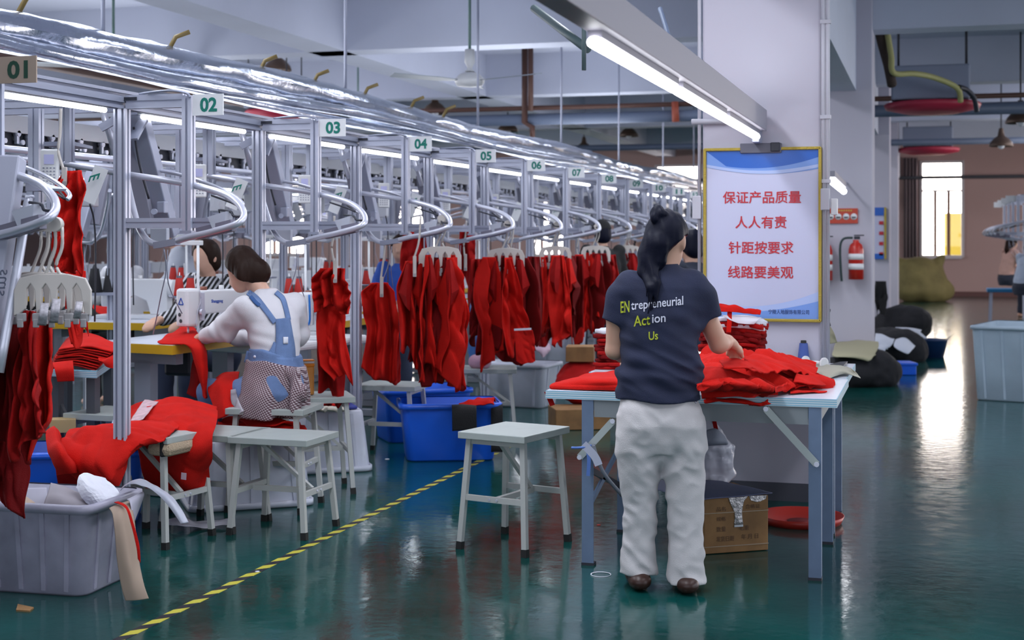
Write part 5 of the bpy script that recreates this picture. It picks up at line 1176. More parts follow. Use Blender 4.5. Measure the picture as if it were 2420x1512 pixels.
cluster(10.33, [
    ([(640, 1124, 1136), (700, 1112, 1150), (780, 1110, 1152), (840, 1112, 1150)], .1, 0, ORD[0], 1.3),
    ([(608, 1148, 1164), (700, 1136, 1166), (800, 1150, 1184), (850, 1152, 1182)], -.05, 1, ORD[1], 1.4),
    ([(606, 1162, 1186), (700, 1158, 1194), (800, 1160, 1196), (846, 1158, 1192)], .02, 0, ORD[2], 1.4),
    ([(604, 1186, 1214), (700, 1188, 1232), (800, 1190, 1255), (842, 1194, 1262)], -.08, 1, ORD[3], 1.2),
    ([(606, 1214, 1240), (700, 1222, 1262), (800, 1230, 1268), (850, 1226, 1262)], .05, 0, ORD[4], 1.5)], '%s from the left in the second cluster of red garments')
hang([(780, 1214, 1258), (815, 1216, 1264), (856, 1222, 1266)], 10.1, RED, 'flat red panel with a pale top edge hung low in the second cluster', folds=.6, depth=.012, seed=40, hem=.008)
o_ = MB().bar(P(1215, 779, 10.06), P(1256, 777, 10.06), .008, .014).build('pale_binding', WHITEC); fp = [o for o in C.objects if o.name.startswith('garment_piece')][-1]; o_.parent = fp
cluster(11.7, [
    ([(602, 1268, 1290), (700, 1260, 1296), (790, 1256, 1296), (800, 1258, 1290)], 0, 1, ORD[0], 1.4),
    ([(602, 1288, 1310), (700, 1280, 1320), (800, 1280, 1326)], .06, 0, ORD[1], 1.5),
    ([(598, 1306, 1332), (700, 1304, 1348), (800, 1316, 1352), (835, 1326, 1352)], -.06, 1, ORD[2], 1.4),
    ([(602, 1330, 1354), (680, 1330, 1362), (780, 1322, 1350)], .04, 0, ORD[3], 1.3)], '%s from the left in the third cluster of red garments')
cluster(13.0, [
    ([(602, 1360, 1384), (680, 1352, 1390), (760, 1362, 1396), (792, 1364, 1394)], 0, 1, ORD[0], 1.4),
    ([(600, 1382, 1406), (700, 1382, 1418), (790, 1376, 1418)], .06, 1, ORD[1], 1.4),
    ([(602, 1402, 1428), (700, 1404, 1440), (780, 1402, 1440)], -.03, 0, ORD[2], 1.5)], '%s from the left in the fourth cluster of red garments')
cluster(14.4, [
    ([(600, 1438, 1460), (700, 1434, 1464)], 0, 0, ORD[0], 1.4), ([(598, 1458, 1482), (700, 1456, 1486)], .06, 1, ORD[1], 1.4), ([(598, 1480, 1504), (700, 1478, 1508)], -.03, 0, ORD[2], 1.5)], '%s from the left in the farthest cluster of red garments')
sheet('cloth_strip', [[P(1346, 676, 12.8), P(1364, 676, 12.8)], [P(1343, 720, 12.8), P(1368, 720, 12.8)], [P(1349, 768, 12.8), P(1364, 768, 12.8)]], mat('pale_blue_white_cloth', (.50, .56, .74), .7), 'narrow pale blue cloth hanging between the third and fourth clusters', 'cloth', nu=10, nv=6)
for k in range(7):
    px = 1100 + k * 52; clip(px + (k * 17) % 13, 600, 640, 10.6 + k * .6, '%s from the left of the small white clips along the red garment row' % ORD[k], 4)
# paper/blue bag and pink bag behind
t = thing('carrier_bag', 'blue and white carrier bag hanging right of the wide cluster', 'bag', P(1125, 840, 10.75))
bg = MB().grid(patch([[P(1120, 690, 10.75), P(1126, 690, 10.72), P(1132, 700, 10.75)], [P(1112, 730, 10.75), P(1128, 730, 10.66), P(1146, 735, 10.75)], [P(1120, 775, 10.75), P(1134, 776, 10.68), P(1150, 778, 10.75)], [P(1110, 808, 10.75), P(1130, 810, 10.62), P(1152, 812, 10.75)], [P(1108, 850, 10.75), P(1130, 850, 10.66), P(1150, 846, 10.75)]], 24, 24, amp=.01, freq=20)).build('bag_body', mat('sky_blue_print', (.06, .22, .58), .5), t, solid=.01)
MB().grid(patch([[P(1121, 692, 10.70), P(1128, 700, 10.68)], [P(1128, 720, 10.64), P(1142, 724, 10.66)], [P(1136, 740, 10.64), P(1146, 738, 10.7)]], 8, 8)).build('white_patch', WHITEC, t, solid=.004)
MB().grid(patch([[P(1114, 778, 10.66), P(1136, 780, 10.62)], [P(1112, 808, 10.62), P(1116, 802, 10.6)]], 8, 8)).build('white_patch', WHITEC, t, solid=.004)
MB().tube([P(1146, 778, 10.7), P(1154, 800, 10.68), P(1158, 830, 10.7), P(1148, 846, 10.7)], .006, 6, 5).build('handle', DARKM, t)
c = P(1138, 856, 10.62); t = thing('pink_pouch', 'pink rounded pouch resting on the pale stool below the blue bag', 'pouch', c)
sdf_obj('pouch_body', sm([el((0, 0, 0), (.075, .06, .052)), el((-.05, 0, .005), (.05, .05, .05))], .04), (-.16, -.12, -.12), (.14, .12, .12), .008, mat('pink_fluff', (.62, .36, .46), .9, bump=.4, bscale=80), t)
c = P(1286, 828, 13.3); t = thing('pink_cloth', 'pink cloth draped over the corner of the back white crate', 'cloth', c)
MB().grid(patch([[P(1264, 806, 13.4), P(1282, 803, 13.3), P(1302, 812, 13.4)], [P(1266, 825, 13.25), P(1284, 826, 13.2), P(1300, 826, 13.3)], [P(1276, 838, 13.25), P(1284, 845, 13.2), P(1294, 836, 13.3)]], 16, 16, amp=.012, freq=14)).build('drape', mat('pale_pink_cloth', (.62, .44, .54), .8), t, solid=.006)

# ---------------------------------------------------------------- cloth lying on stools and tables
# big draped pieces on the left stools
sheet('red_cloth', [
    [P(302, 962, 7.35), P(345, 945, 7.45), P(400, 940, 7.5), P(460, 948, 7.5), P(512, 962, 7.4)],
    [P(300, 985, 7.2), P(350, 972, 7.2), P(410, 962, 7.2), P(465, 968, 7.15), P(514, 985, 7.1)],
    [P(310, 1010, 7.05), P(360, 1000, 7.0), P(420, 992, 6.95), P(470, 1000, 6.9), P(508, 1012, 6.9)],
    [P(330, 1060, 6.95), P(380, 1065, 6.86), P(430, 1060, 6.78), P(470, 1050, 6.76), P(500, 1040, 6.8)],
    [P(335, 1110, 6.95), P(390, 1120, 6.88), P(435, 1115, 6.8), P(470, 1100, 6.8), P(498, 1085, 6.85)],
    [P(340, 1160, 7.0), P(390, 1176, 6.95), P(440, 1170, 6.9), P(475, 1155, 6.9), P(498, 1140, 6.95)]], RED, 'biggest red wool cloth draped over the stools at left', 'cloth', nu=80, nv=80, amp=.010, freq=6, seed=3, thick=.008, crease=.012, cdir=(.6, .3, -1), cfreq=6)
sheet('lining_patch', [[P(342, 944, 7.40), P(362, 948, 7.42), P(378, 948, 7.42)], [P(322, 972, 7.18), P(345, 972, 7.14), P(360, 962, 7.16)], [P(308, 996, 7.02), P(325, 996, 6.98), P(338, 990, 6.98)]], mat('pinkish_interlining', (.58, .40, .44), .8, var=.2, vscale=25), 'pinkish white interlining patch on the biggest red cloth', 'cloth', nu=14, nv=14, thick=.004, amp=.004, freq=15)
sheet('grey_lining', [[P(300, 956, 7.32), P(290, 958, 7.3)], [P(290, 970, 7.2), P(275, 978, 7.15)], [P(300, 1000, 7.05), P(262, 1004, 7.05)]], mat('grey_blue_lining', (.34, .36, .45), .7), 'grey blue lining edge left of the biggest red cloth', 'cloth', nu=12, nv=10, thick=.006)
sheet('red_cloth', [
    [P(172, 1012, 7.0), P(240, 1000, 6.95), P(320, 996, 6.95), P(400, 996, 6.95), P(424, 1004, 6.9)],
    [P(150, 1028, 6.75), P(230, 1015, 6.7), P(310, 1012, 6.7), P(380, 1012, 6.72), P(412, 1012, 6.75)],
    [P(140, 1060, 6.62), P(220, 1050, 6.55), P(300, 1040, 6.55), P(350, 1032, 6.58), P(388, 1026, 6.6)],
    [P(150, 1100, 6.6), P(215, 1095, 6.48), P(270, 1085, 6.48), P(315, 1068, 6.52), P(345, 1042, 6.55)],
    [P(180, 1135, 6.62), P(225, 1130, 6.5), P(262, 1132, 6.45), P(292, 1115, 6.5), P(312, 1075, 6.54)],
    [P(205, 1150, 6.66), P(232, 1150, 6.55), P(258, 1158, 6.48), P(286, 1150, 6.5), P(302, 1108, 6.54)]], RED, 'red wool cloth draped over the stool with the fleece pad', 'cloth', nu=80, nv=80, amp=.010, freq=6, seed=8, thick=.008, crease=.016, cdir=(.5, .2, -1), cfreq=6)
sheet('red_cloth', [[P(108, 1022, 6.7), P(128, 1005, 6.8), P(142, 1030, 6.75)], [P(112, 1060, 6.55), P(140, 1050, 6.5), P(160, 1075, 6.6)], [P(128, 1100, 6.5), P(155, 1090, 6.45), P(176, 1095, 6.55)], [P(135, 1125, 6.55), P(165, 1118, 6.5), P(190, 1120, 6.6)]], RED, 'rolled red cloth end curling down at the left of the draped stool', 'cloth', nu=24, nv=24, amp=.01, freq=9, seed=4, thick=.008)
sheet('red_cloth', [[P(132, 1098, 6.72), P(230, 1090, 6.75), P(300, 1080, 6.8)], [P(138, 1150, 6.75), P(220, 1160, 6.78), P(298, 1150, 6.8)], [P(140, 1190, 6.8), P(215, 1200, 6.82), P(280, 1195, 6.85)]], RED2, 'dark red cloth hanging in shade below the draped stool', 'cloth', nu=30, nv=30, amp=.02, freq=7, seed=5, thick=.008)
FLE = mat('cream_fleece', (.46, .36, .25), .95, bump=1.0, bscale=120, sheen=.3)
c = CW(-1.60, 6.74, .478); t = thing('fleece_pad', 'cream fleece pad strapped under the red cloth on a stool', 'pad', c)
R3 = Matrix.Rotation(YAW - .4, 3, 'Z')
MB().rbox(c + Vector((0, 0, -.015)), (.14, .26, .066), R3, b=.03).build('pad', FLE, t, sub=0); MB().rbox(c + Vector((.02, 0, -.012)), (.02, .27, .074), R3, b=.01).build('strap', BLACKC, t)
tag(MB().prism([P(429, 1116, 6.72), P(441, 1118, 6.72), P(440, 1134, 6.73), P(428, 1132, 6.73)], (0, -1, 0), .002).build('size_label', mat('pink_label', (.62, .42, .50), .7)), 'small pink label on the biggest draped red cloth', 'label')
# row of red cloth on the upturned crate behind the low stools
sheet('red_cloth', [[P(516, 985, 7.9), P(560, 978, 7.95), P(620, 988, 7.95), P(700, 992, 7.9)], [P(515, 1000, 7.75), P(570, 992, 7.75), P(640, 998, 7.72), P(715, 1000, 7.72)], [P(518, 1012, 7.6), P(575, 1008, 7.55), P(650, 1010, 7.52), P(728, 1012, 7.55)], [P(525, 1030, 7.5), P(585, 1040, 7.45), P(650, 1042, 7.42), P(725, 1030, 7.48)]], RED, 'heap of red cloth on the upturned crate behind the low stools', 'cloth', nu=60, nv=60, amp=.012, freq=8, seed=9, thick=.008, crease=.022, cdir=(1, .2, 0), cfreq=8)
sheet('red_cloth', [[P(560, 982, 7.9), P(600, 975, 7.95), P(640, 984, 7.9)], [P(570, 996, 7.7), P(620, 990, 7.66), P(668, 996, 7.66)], [P(590, 1010, 7.55), P(640, 1004, 7.5), P(705, 1006, 7.5)]], RED, 'smaller folded red piece on top of the heap on the upturned crate', 'cloth', nu=26, nv=26, amp=.02, freq=10, seed=12, thick=.008)
# cloth being sewn, hanging from the machine table
sheet('red_cloth', [[P(372, 808, 7.85), P(400, 790, 8.1), P(440, 770, 8.3), P(458, 775, 8.3)], [P(385, 812, 7.82), P(425, 800, 7.9), P(462, 790, 8.0), P(476, 800, 8.0)], [P(440, 815, 7.78), P(455, 818, 7.76), P(474, 818, 7.76), P(486, 825, 7.8)], [P(462, 860, 7.74), P(470, 862, 7.72), P(480, 862, 7.72), P(490, 866, 7.76)], [P(478, 935, 7.74), P(482, 940, 7.72), P(486, 942, 7.72), P(490, 940, 7.76)]], RED, 'red cloth under the needle falling off the sewing table', 'cloth', nu=40, nv=40, amp=.008, freq=9, seed=2, thick=.006)
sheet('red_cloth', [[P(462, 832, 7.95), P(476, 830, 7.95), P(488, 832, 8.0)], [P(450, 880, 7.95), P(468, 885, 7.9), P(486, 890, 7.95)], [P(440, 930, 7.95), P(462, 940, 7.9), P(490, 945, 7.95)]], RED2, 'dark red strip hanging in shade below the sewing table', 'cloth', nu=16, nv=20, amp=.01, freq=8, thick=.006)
sheet('red_cloth', [[P(505, 900, 7.9), P(530, 882, 7.95), P(566, 882, 7.9)], [P(492, 920, 7.75), P(520, 900, 7.7), P(562, 896, 7.7)], [P(500, 955, 7.65), P(525, 940, 7.6), P(552, 930, 7.62)], [P(505, 990, 7.6), P(530, 985, 7.55), P(552, 975, 7.6)]], RED, 'red cloth lying over the seated seamstress lap', 'cloth', nu=30, nv=30, amp=.012, freq=8, seed=6, thick=.008)
# stack of red pieces on the small table at left
t = thing('side_table', 'small striped edge side table holding the fanned red stack', 'table', CW(-2.55, 7.7))
a, b, c_, d_ = P(120, 0, 7.35), P(228, 0, 7.25), P(272, 0, 8.0), P(150, 0, 8.1)
for p in (a, b, c_, d_): p.z = 0
MB().prism([p + Vector((0, 0, .735)) for p in (a, b, c_, d_)], (0, 0, 1), .034).build('table_top', EDGE, t)
DLEG = mat('dark_grey_steel', (.07, .075, .09), .5)
for p, q in ((a, c_), (b, d_), (c_, a), (d_, b)): MB().bar(p.lerp(q, .09) + Vector((0, 0, .735)), p.lerp(q, .09), .05, .05, up=(0, 1, 0)).build('leg', DLEG, t)
MB().bar(a.lerp(c_, .1) + Vector((0, 0, .60)), b.lerp(d_, .1) + Vector((0, 0, .22)), .02, .03).build('brace', DLEG, t)
R_ = rnd(21)
for k in range(9):
    dx, zz = k * 3.2, .772 + .012 * k
    l = 150 - k * 3; y0 = zz
    pts = [[G(128 + k * 4 + 14, 0, 0) if False else P(130 + k * 4, 562 + (1.45 - (zz + .03)) * F_PX / 7.9, 7.9), P(175 + k * 4, 562 + (1.45 - (zz + .055)) * F_PX / 7.85, 7.85), P(228 + k * 4, 562 + (1.45 - (zz + .02)) * F_PX / 7.75, 7.75)],
           [P(124 + k * 3, 562 + (1.45 - (zz + .012)) * F_PX / 7.6, 7.6), P(172 + k * 5, 562 + (1.45 - (zz + .038)) * F_PX / 7.55, 7.55), P(236 + k * 5, 562 + (1.45 - (zz + .005)) * F_PX / 7.5, 7.5)],
           [P(122 + k * 2, 562 + (1.45 - zz) * F_PX / 7.4, 7.4), P(170 + k * 4, 562 + (1.45 - (zz + .02)) * F_PX / 7.35, 7.35), P(226 + k * 5, 562 + (1.45 - (zz - .003)) * F_PX / 7.32, 7.32)]]
    sheet('red_cut_piece', pts, RED if k % 3 else RED2, '%s from the bottom of the fanned red pieces on the side table' % (ORD + ['ninth'])[k], 'cut piece', group='fanned red pieces on the side table', nu=18, nv=20, amp=.004, freq=12, seed=k, thick=.007)
sheet('red_cut_piece', [[P(238, 838, 7.4), P(262, 832, 7.45), P(288, 826, 7.4)], [P(232, 850, 7.3), P(262, 850, 7.28), P(286, 845, 7.3)], [P(245, 858, 7.28), P(262, 870, 7.26), P(276, 862, 7.3)]], RED, 'loose red piece flopping off the right end of the side table', 'cut piece', nu=16, nv=16, amp=.012, freq=12, thick=.006)
sheet('red_cut_piece', [[P(122, 858, 7.3), P(172, 852, 7.28)], [P(130, 875, 7.22), P(174, 872, 7.2)], [P(136, 902, 7.22), P(175, 900, 7.2)]], RED, 'flat red piece hanging over the front of the side table', 'cut piece', nu=14, nv=12, amp=.004, freq=10, thick=.006)
# red cloth over the far-side table edge left of post 02
sheet('red_cloth', [[P(220, 722, 10.9), P(275, 728, 10.9), P(310, 745, 10.8)], [P(225, 735, 10.6), P(290, 750, 10.5), P(338, 760, 10.4)], [P(290, 770, 10.36), P(316, 770, 10.34), P(341, 768, 10.36)], [P(300, 800, 10.34), P(318, 802, 10.32), P(341, 800, 10.36)]], RED, 'red cloth folded over a yellow table edge left of the seamstress', 'cloth', nu=26, nv=24, amp=.01, freq=6, thick=.008)
# cloth on crates
for k, (px, py, w_, m_) in enumerate(((755, 950, 26, RED), (775, 945, 20, RED2), (795, 948, 24, RED), (810, 950, 18, RED))):
    sheet('red_scrap', [[P(px - w_, py - 4, 9.0), P(px, py - 12 - 3 * k % 5, 9.0), P(px + w_ * .7, py - 6, 9.0)], [P(px - w_, py + 6, 8.8), P(px, py - 1, 8.76), P(px + w_ * .8, py + 4, 8.8)], [P(px - w_ * .8, py + 14, 8.7), P(px, py + 9, 8.66), P(px + w_ * .7, py + 12, 8.7)]], m_, '%s from the left of the red scraps on the dark blue lid' % ORD[k], 'scrap', nu=12, nv=12, amp=.012, freq=16, seed=k, thick=.005)
c = P(782, 966, 8.6); t = thing('white_glove', 'frilled cream glove lying on the dark blue lid', 'glove', c)
sdf_obj('glove', fold(sm([el((0, 0, 0), (.075, .05, .014)), rc((.05, 0, 0), (.10, .01, .0), .016, .01), rc((.05, -.02, 0), (.10, -.03, .0), .015, .01), rc((-.05, -.02, 0), (-.085, -.045, .0), .014, .01), rc((-.02, -.03, 0), (-.02, -.07, 0), .014, .01)], .012), lambda X, Y, Z: .006 * noise3(X * 60, Y * 60, Z * 60)), (-.12, -.1, -.04), (.14, .08, .04), .005, mat('cream_knit', (.62, .56, .48), .9), t)
sheet('red_scrap', [[P(1072, 962, 9.3), P(1100, 952, 9.35), P(1130, 948, 9.35), P(1172, 950, 9.3)], [P(1070, 966, 9.16), P(1110, 952, 9.12), P(1140, 940, 9.14), P(1168, 938, 9.16)], [P(1072, 968, 9.08), P(1110, 962, 9.05), P(1145, 956, 9.05), P(1166, 958, 9.08)]], RED, 'rumpled red cloth lying over the rim of the near blue crate', 'cloth', nu=20, nv=26, amp=.02, freq=12, thick=.006)
for k, (x0, x1, y1, Yq) in enumerate(((1068, 1126, 1018, 9.0), (1160, 1188, 1068, 9.22))):
    sheet('black_cloth', [[P(x0, 958, Yq + .22), P((x0 + x1) / 2, 956, Yq + .22), P(x1, 958, Yq + .22)], [P(x0, 964, Yq), P((x0 + x1) / 2, 963, Yq), P(x1, 964, Yq)], [P(x0 + 1, y1, Yq), P((x0 + x1) / 2, y1 - 1, Yq - .01), P(x1 + 1, y1, Yq)]], BLACKC, ('square black cloth over the front rim of the near blue crate', 'long black cloth hanging off the right end of the near blue crate')[k], 'cloth', nu=14, nv=14, thick=.008)
# ---- on the work tables
Z = ZT_
sheet('red_cloth', [
    [G(1640, 838, Z + .09), G(1700, 822, Z + .12), G(1760, 828, Z + .10), G(1830, 842, Z + .07), G(1905, 862, Z + .03)],
    [G(1640, 866, Z + .10), G(1705, 848, Z + .13), G(1775, 852, Z + .11), G(1850, 868, Z + .075), G(1935, 884, Z + .03)],
    [G(1645, 896, Z + .075), G(1712, 884, Z + .10), G(1785, 884, Z + .09), G(1860, 894, Z + .055), G(1975, 905, Z + .012)],
    [G(1655, 922, Z + .04), G(1720, 915, Z + .06), G(1790, 915, Z + .06), G(1850, 916, Z + .04), G(1925, 912, Z + .012)],
    [G(1662, 938, Z + .012), G(1728, 938, Z + .02), G(1790, 938, Z + .022), G(1838, 928, Z + .016), G(1880, 920, Z + .006)]], RED, 'largest heap of red cloth under the standing woman hands', 'cloth', nu=110, nv=110, amp=.010, freq=6, seed=15, thick=.006, crease=.024, cdir=(1, -.35, -.1), cfreq=10)
sheet('red_cloth', [
    [G(1758, 842, Z + .15), G(1800, 825, Z + .16), G(1850, 836, Z + .12), G(1926, 862, Z + .06)],
    [G(1765, 862, Z + .15), G(1815, 852, Z + .14), G(1870, 860, Z + .105), G(1930, 876, Z + .055)],
    [G(1785, 872, Z + .13), G(1830, 870, Z + .12), G(1880, 876, Z + .09), G(1925, 888, Z + .05)]], RED, 'lighter red flap folded over the back of the table heap', 'cloth', nu=60, nv=70, amp=.006, freq=9, seed=17, thick=.006, crease=.016, cdir=(1, -.2, -.2), cfreq=12)
sheet('red_cloth', [
    [G(1655, 905, Z + .11), G(1715, 892, Z + .125), G(1770, 895, Z + .11), G(1820, 910, Z + .07)],
    [G(1656, 925, Z + .075), G(1720, 915, Z + .085), G(1780, 915, Z + .08), G(1826, 920, Z + .06)],
    [P(1662, 938, 6.22), P(1730, 938, 6.15), P(1800, 935, 6.12), P(1842, 928, 6.14)],
    [P(1664, 942, 6.12), P(1730, 946, 6.07), P(1800, 948, 6.05), P(1838, 938, 6.08)],
    [P(1668, 946, 6.12), P(1735, 952, 6.06), P(1800, 956, 6.04), P(1826, 950, 6.07)]], RED, 'front red fold drooping over the near edge of the work table', 'cloth', nu=80, nv=80, amp=.005, freq=8, seed=19, thick=.006, crease=.016, cdir=(1, -.3, -.25), cfreq=12)
for k, (q, l) in enumerate((([[G(1880, 885, Z + .07), G(1930, 890, Z + .05), G(1972, 904, Z + .015)], [G(1875, 903, Z + .05), G(1925, 908, Z + .035), G(1960, 910, Z + .012)]], 'red wedge trailing to the right end of the table heap'), ([[G(1866, 915, Z + .012), G(1910, 919, Z + .008), G(1955, 925, Z + .005)], [G(1868, 930, Z + .008), G(1905, 928, Z + .006), G(1948, 927, Z + .004)]], 'flat pinkish red triangle lying right of the table heap'), ([[G(1700, 852, Z + .15), G(1740, 846, Z + .16), G(1780, 862, Z + .13)], [G(1710, 872, Z + .14), G(1760, 872, Z + .14), G(1800, 880, Z + .11)]], 'small red fold beneath the standing woman right hand'))):
    sheet('red_cut_piece', q, RED, l, 'cut piece', nu=14, nv=24, amp=.007, freq=14, seed=k + 40, thick=.005)
sheet('red_cloth', [
    [G(1402, 882, Z + .012), G(1430, 880, Z + .012), G(1462, 876, Z + .014), G(1520, 874, Z + .016)],
    [G(1345, 896, Z + .016), G(1395, 886, Z + .03), G(1440, 884, Z + .035), G(1520, 882, Z + .03)],
    [G(1312, 905, Z + .02), G(1380, 896, Z + .045), G(1440, 896, Z + .05), G(1525, 895, Z + .045)],
    [G(1300, 913, Z + .012), G(1370, 912, Z + .02), G(1440, 912, Z + .025), G(1530, 912, Z + .025)],
    [G(1304, 917, Z + .004), G(1370, 920, Z + .005), G(1440, 922, Z + .006), G(1530, 922, Z + .006)]], RED, 'red cloth spread over the left front corner of the work table', 'cloth', nu=50, nv=50, amp=.006, freq=8, seed=23, thick=.006)
for k, (x0, x1, y0, y1, l) in enumerate(((1292, 1306, 924, 958, 'short red strip hanging under the left table corner'), (1391, 1396, 968, 1012, 'thin red string hanging beside the left front table leg'))):
    o = MB().sweep(crspline([P(x0, y0, 6.36), P((x0 + x1) / 2, (y0 + y1) / 2, 6.36), P(x1, y1, 6.36)], 5), [(-.012 if k == 0 else -.004, -.001), (.012 if k == 0 else .004, -.001), (.004, .001), (-.004, .001)], up=(0, 1, 0)).build('red_strip', RED2); tag(o, l, 'strip')
def pile(px, py, Yc, n, wx, wy, th, lab, seed, bow=0.0, skew=0.0, paper=()):
    """stack of cut cloth pieces: each layer a thing"""
    r = rnd(seed); z = Z + .004; NMS = ['first', 'second', 'third', 'fourth', 'fifth', 'sixth', 'seventh', 'eighth', 'ninth', 'tenth', 'eleventh', 'twelfth', 'thirteenth', 'fourteenth', 'fifteenth', 'sixteenth']
    c = P(px, py, Yc); c.z = 0; ex_ = Vector((1, 0, 0)); ey_ = Vector((0, 1, 0))
    for k in range(n):
        h = th * r.uniform(.75, 1.3); ox, oy = r.uniform(-.012, .012) + skew * k, r.uniform(-.012, .012); mm = MB(); rows = []
        rag = lambda a, s_: .010 * math.sin(9 * a + s_) + .008 * math.sin(23 * a + 2 * s_)
        top = []; N = 48
        for q in range(N):
            a = 2 * math.pi * q / N; ca, sa = math.cos(a), math.sin(a)
            sq = 1 / max(abs(ca), abs(sa)) ** .82
            rr = rag(a, k * 1.7 + seed)
            top.append((ca * sq * (wx / 2) * .93 + ca * rr, sa * sq * (wy / 2) * .93 + sa * rr))
        def ring(f, zz): return [tuple(c + ex_ * (x * f + ox) + ey_ * (y * f + oy) + Vector((0, 0, zz + bow * ((x * f / wx * 2) ** 2) * -1 * (k + 1) / n + .003 * math.sin(14 * x + k) ))) for x, y in top]
        rs = [ring(.5, z), ring(.985, z), ring(1.0, z + h * .3), ring(1.0, z + h * .7), ring(.985, z + h), ring(.5, z + h)]
        mm.add([p for rg in rs for p in rg], [(i * N + q, i * N + (q + 1) % N, (i + 1) * N + (q + 1) % N, (i + 1) * N + q) for i in range(5) for q in range(N)], True)
        m0 = len(mm.v) - 6 * N; mm.f.append(tuple(m0 + q for q in range(N))[::-1]); mm.sm.append(True); mm.f.append(tuple(m0 + 5 * N + q for q in range(N))); mm.sm.append(True)
        ispap = k in paper
        tag(mm.build('paper_sheet' if ispap else 'red_cut_piece', WHITEC if ispap else (RED3 if r.random() < .6 else RED2)), '%s layer from the bottom of the %s' % (NMS[k], lab), 'paper' if ispap else 'cut piece', 'layers of the ' + lab)
        z += h * (.35 if ispap else .97)
    return z
pile(1492, 880, 7.42, 11, .36, .26, .0172, 'red stack at the left behind the woman', 3, paper=(10,))
zt_ = pile(1735, 870, 7.44, 14, .34, .30, .0205, 'tall red stack before the notice', 7, bow=.03, paper=(11, 13))
c = P(1724, 740, 7.30)
o = MB().sweep(crspline([P(1700, 722, 7.34), P(1722, 728, 7.29), P(1724, 750, 7.27), P(1722, 785, 7.265)], 6), [(-.012, -.002), (.012, -.002), (.008, .002), (-.008, .002)], up=(0, 1, 0)).build('red_strip', RED); tag(o, 'red tie strip dangling down the front of the tall red stack', 'strip')
sheet('paper_sheet', [[P(1705, 744, 7.28), P(1745, 746, 7.27), P(1800, 750, 7.29)], [P(1725, 756, 7.265), P(1760, 758, 7.255), P(1790, 758, 7.27)], [P(1745, 764, 7.255), P(1765, 766, 7.25), P(1782, 766, 7.265)]], WHITEC, 'white pattern paper sticking out of the tall red stack', 'paper', nu=10, nv=16, thick=.002)
sheet('red_cut_piece', [[P(1686, 726, 7.36), P(1740, 728, 7.34), P(1786, 738, 7.36)], [P(1690, 722, 7.30), P(1738, 724, 7.27), P(1797, 735, 7.3)], [P(1692, 736, 7.28), P(1740, 738, 7.26), P(1796, 744, 7.28)]], RED, 'ragged red piece topping the tall red stack', 'cut piece', nu=14, nv=30, amp=.008, freq=24, thick=.006)
# ---- scraps in the lower left crate
sheet('white_paper', [[P(180, 1150, 6.0), P(186, 1120, 6.05), P(215, 1114, 6.1), P(250, 1124, 6.1)], [P(184, 1165, 5.98), P(208, 1150, 5.95), P(240, 1148, 5.98), P(276, 1150, 6.05)], [P(200, 1190, 5.95), P(225, 1180, 5.9), P(258, 1172, 5.93), P(288, 1165, 6.0)], [P(225, 1210, 5.95), P(245, 1206, 5.9), P(268, 1192, 5.92), P(285, 1178, 5.98)]], WHITEC, 'crumpled white paper sheet standing up in the lower left crate', 'paper', nu=13, nv=13, amp=.003, freq=12, seed=3, thick=.002, crease=.012, cdir=(.3, .2, 1), cfreq=12, flat=True)
sheet('grey_paper', [[P(120, 1140, 6.1), P(155, 1148, 6.1), P(188, 1162, 6.1)], [P(110, 1170, 6.0), P(150, 1175, 5.96), P(205, 1190, 5.98)], [P(100, 1205, 5.95), P(150, 1208, 5.92), P(215, 1212, 5.95)]], mat('mauve_grey_paper', (.27, .245, .275), .8), 'mauve grey card leaning in the lower left crate', 'card', nu=16, nv=16, amp=.006, freq=8, thick=.004)
sheet('white_paper', [[P(50, 1152, 6.15), P(110, 1152, 6.15)], [P(50, 1185, 6.1), P(112, 1185, 6.08)], [P(52, 1210, 6.05), P(112, 1210, 6.05)]], mat('lilac_grey_paper', (.40, .39, .47), .7), 'pale lilac sheet at the back of the lower left crate', 'paper', nu=12, nv=12, amp=.006, thick=.003)
sheet('white_strip', [[P(-5, 1168, 6.0), P(6, 1162, 6.0)], [P(14, 1176, 5.9), P(24, 1172, 5.9)], [P(28, 1196, 5.86), P(36, 1194, 5.86)]], WHITEC, 'white curled strip at the far left of the lower left crate', 'paper', nu=10, nv=6, thick=.003)
tag(MB().rbox(P(20, 1190, 5.95), (.16, .14, .08), Matrix.Rotation(.5, 3, 'Y'), b=.01).build('kraft_roll', TAN), 'tan kraft piece low at the left inside the grey crate', 'paper')
sheet('tan_strip', [[P(258, 1200, 5.72), P(282, 1190, 5.8), P(306, 1182, 5.85)], [P(266, 1216, 5.62), P(290, 1206, 5.64), P(312, 1198, 5.72)], [P(272, 1260, 5.58), P(296, 1255, 5.58), P(320, 1250, 5.64)], [P(278, 1330, 5.56), P(304, 1325, 5.55), P(328, 1322, 5.6)], [P(288, 1390, 5.55), P(315, 1386, 5.54), P(340, 1380, 5.56)], [P(297, 1419, 5.55), P(325, 1418, 5.54), P(352, 1414, 5.55)]], mat('tan_punched_card', (.36, .27, .21), .8), 'tan punched card strip hanging over the right end of the crate', 'card strip', nu=40, nv=14, thick=.003, amp=.002)
ds = MB()
for px, py, Yq in ((274, 1200, 5.70), (270, 1218, 5.61), (273, 1248, 5.57), (320, 1328, 5.57), (300, 1380, 5.53), (315, 1380, 5.53), (325, 1358, 5.54), (333, 1386, 5.53), (308, 1410, 5.53), (325, 1409, 5.52), (344, 1413, 5.53)):
    pass
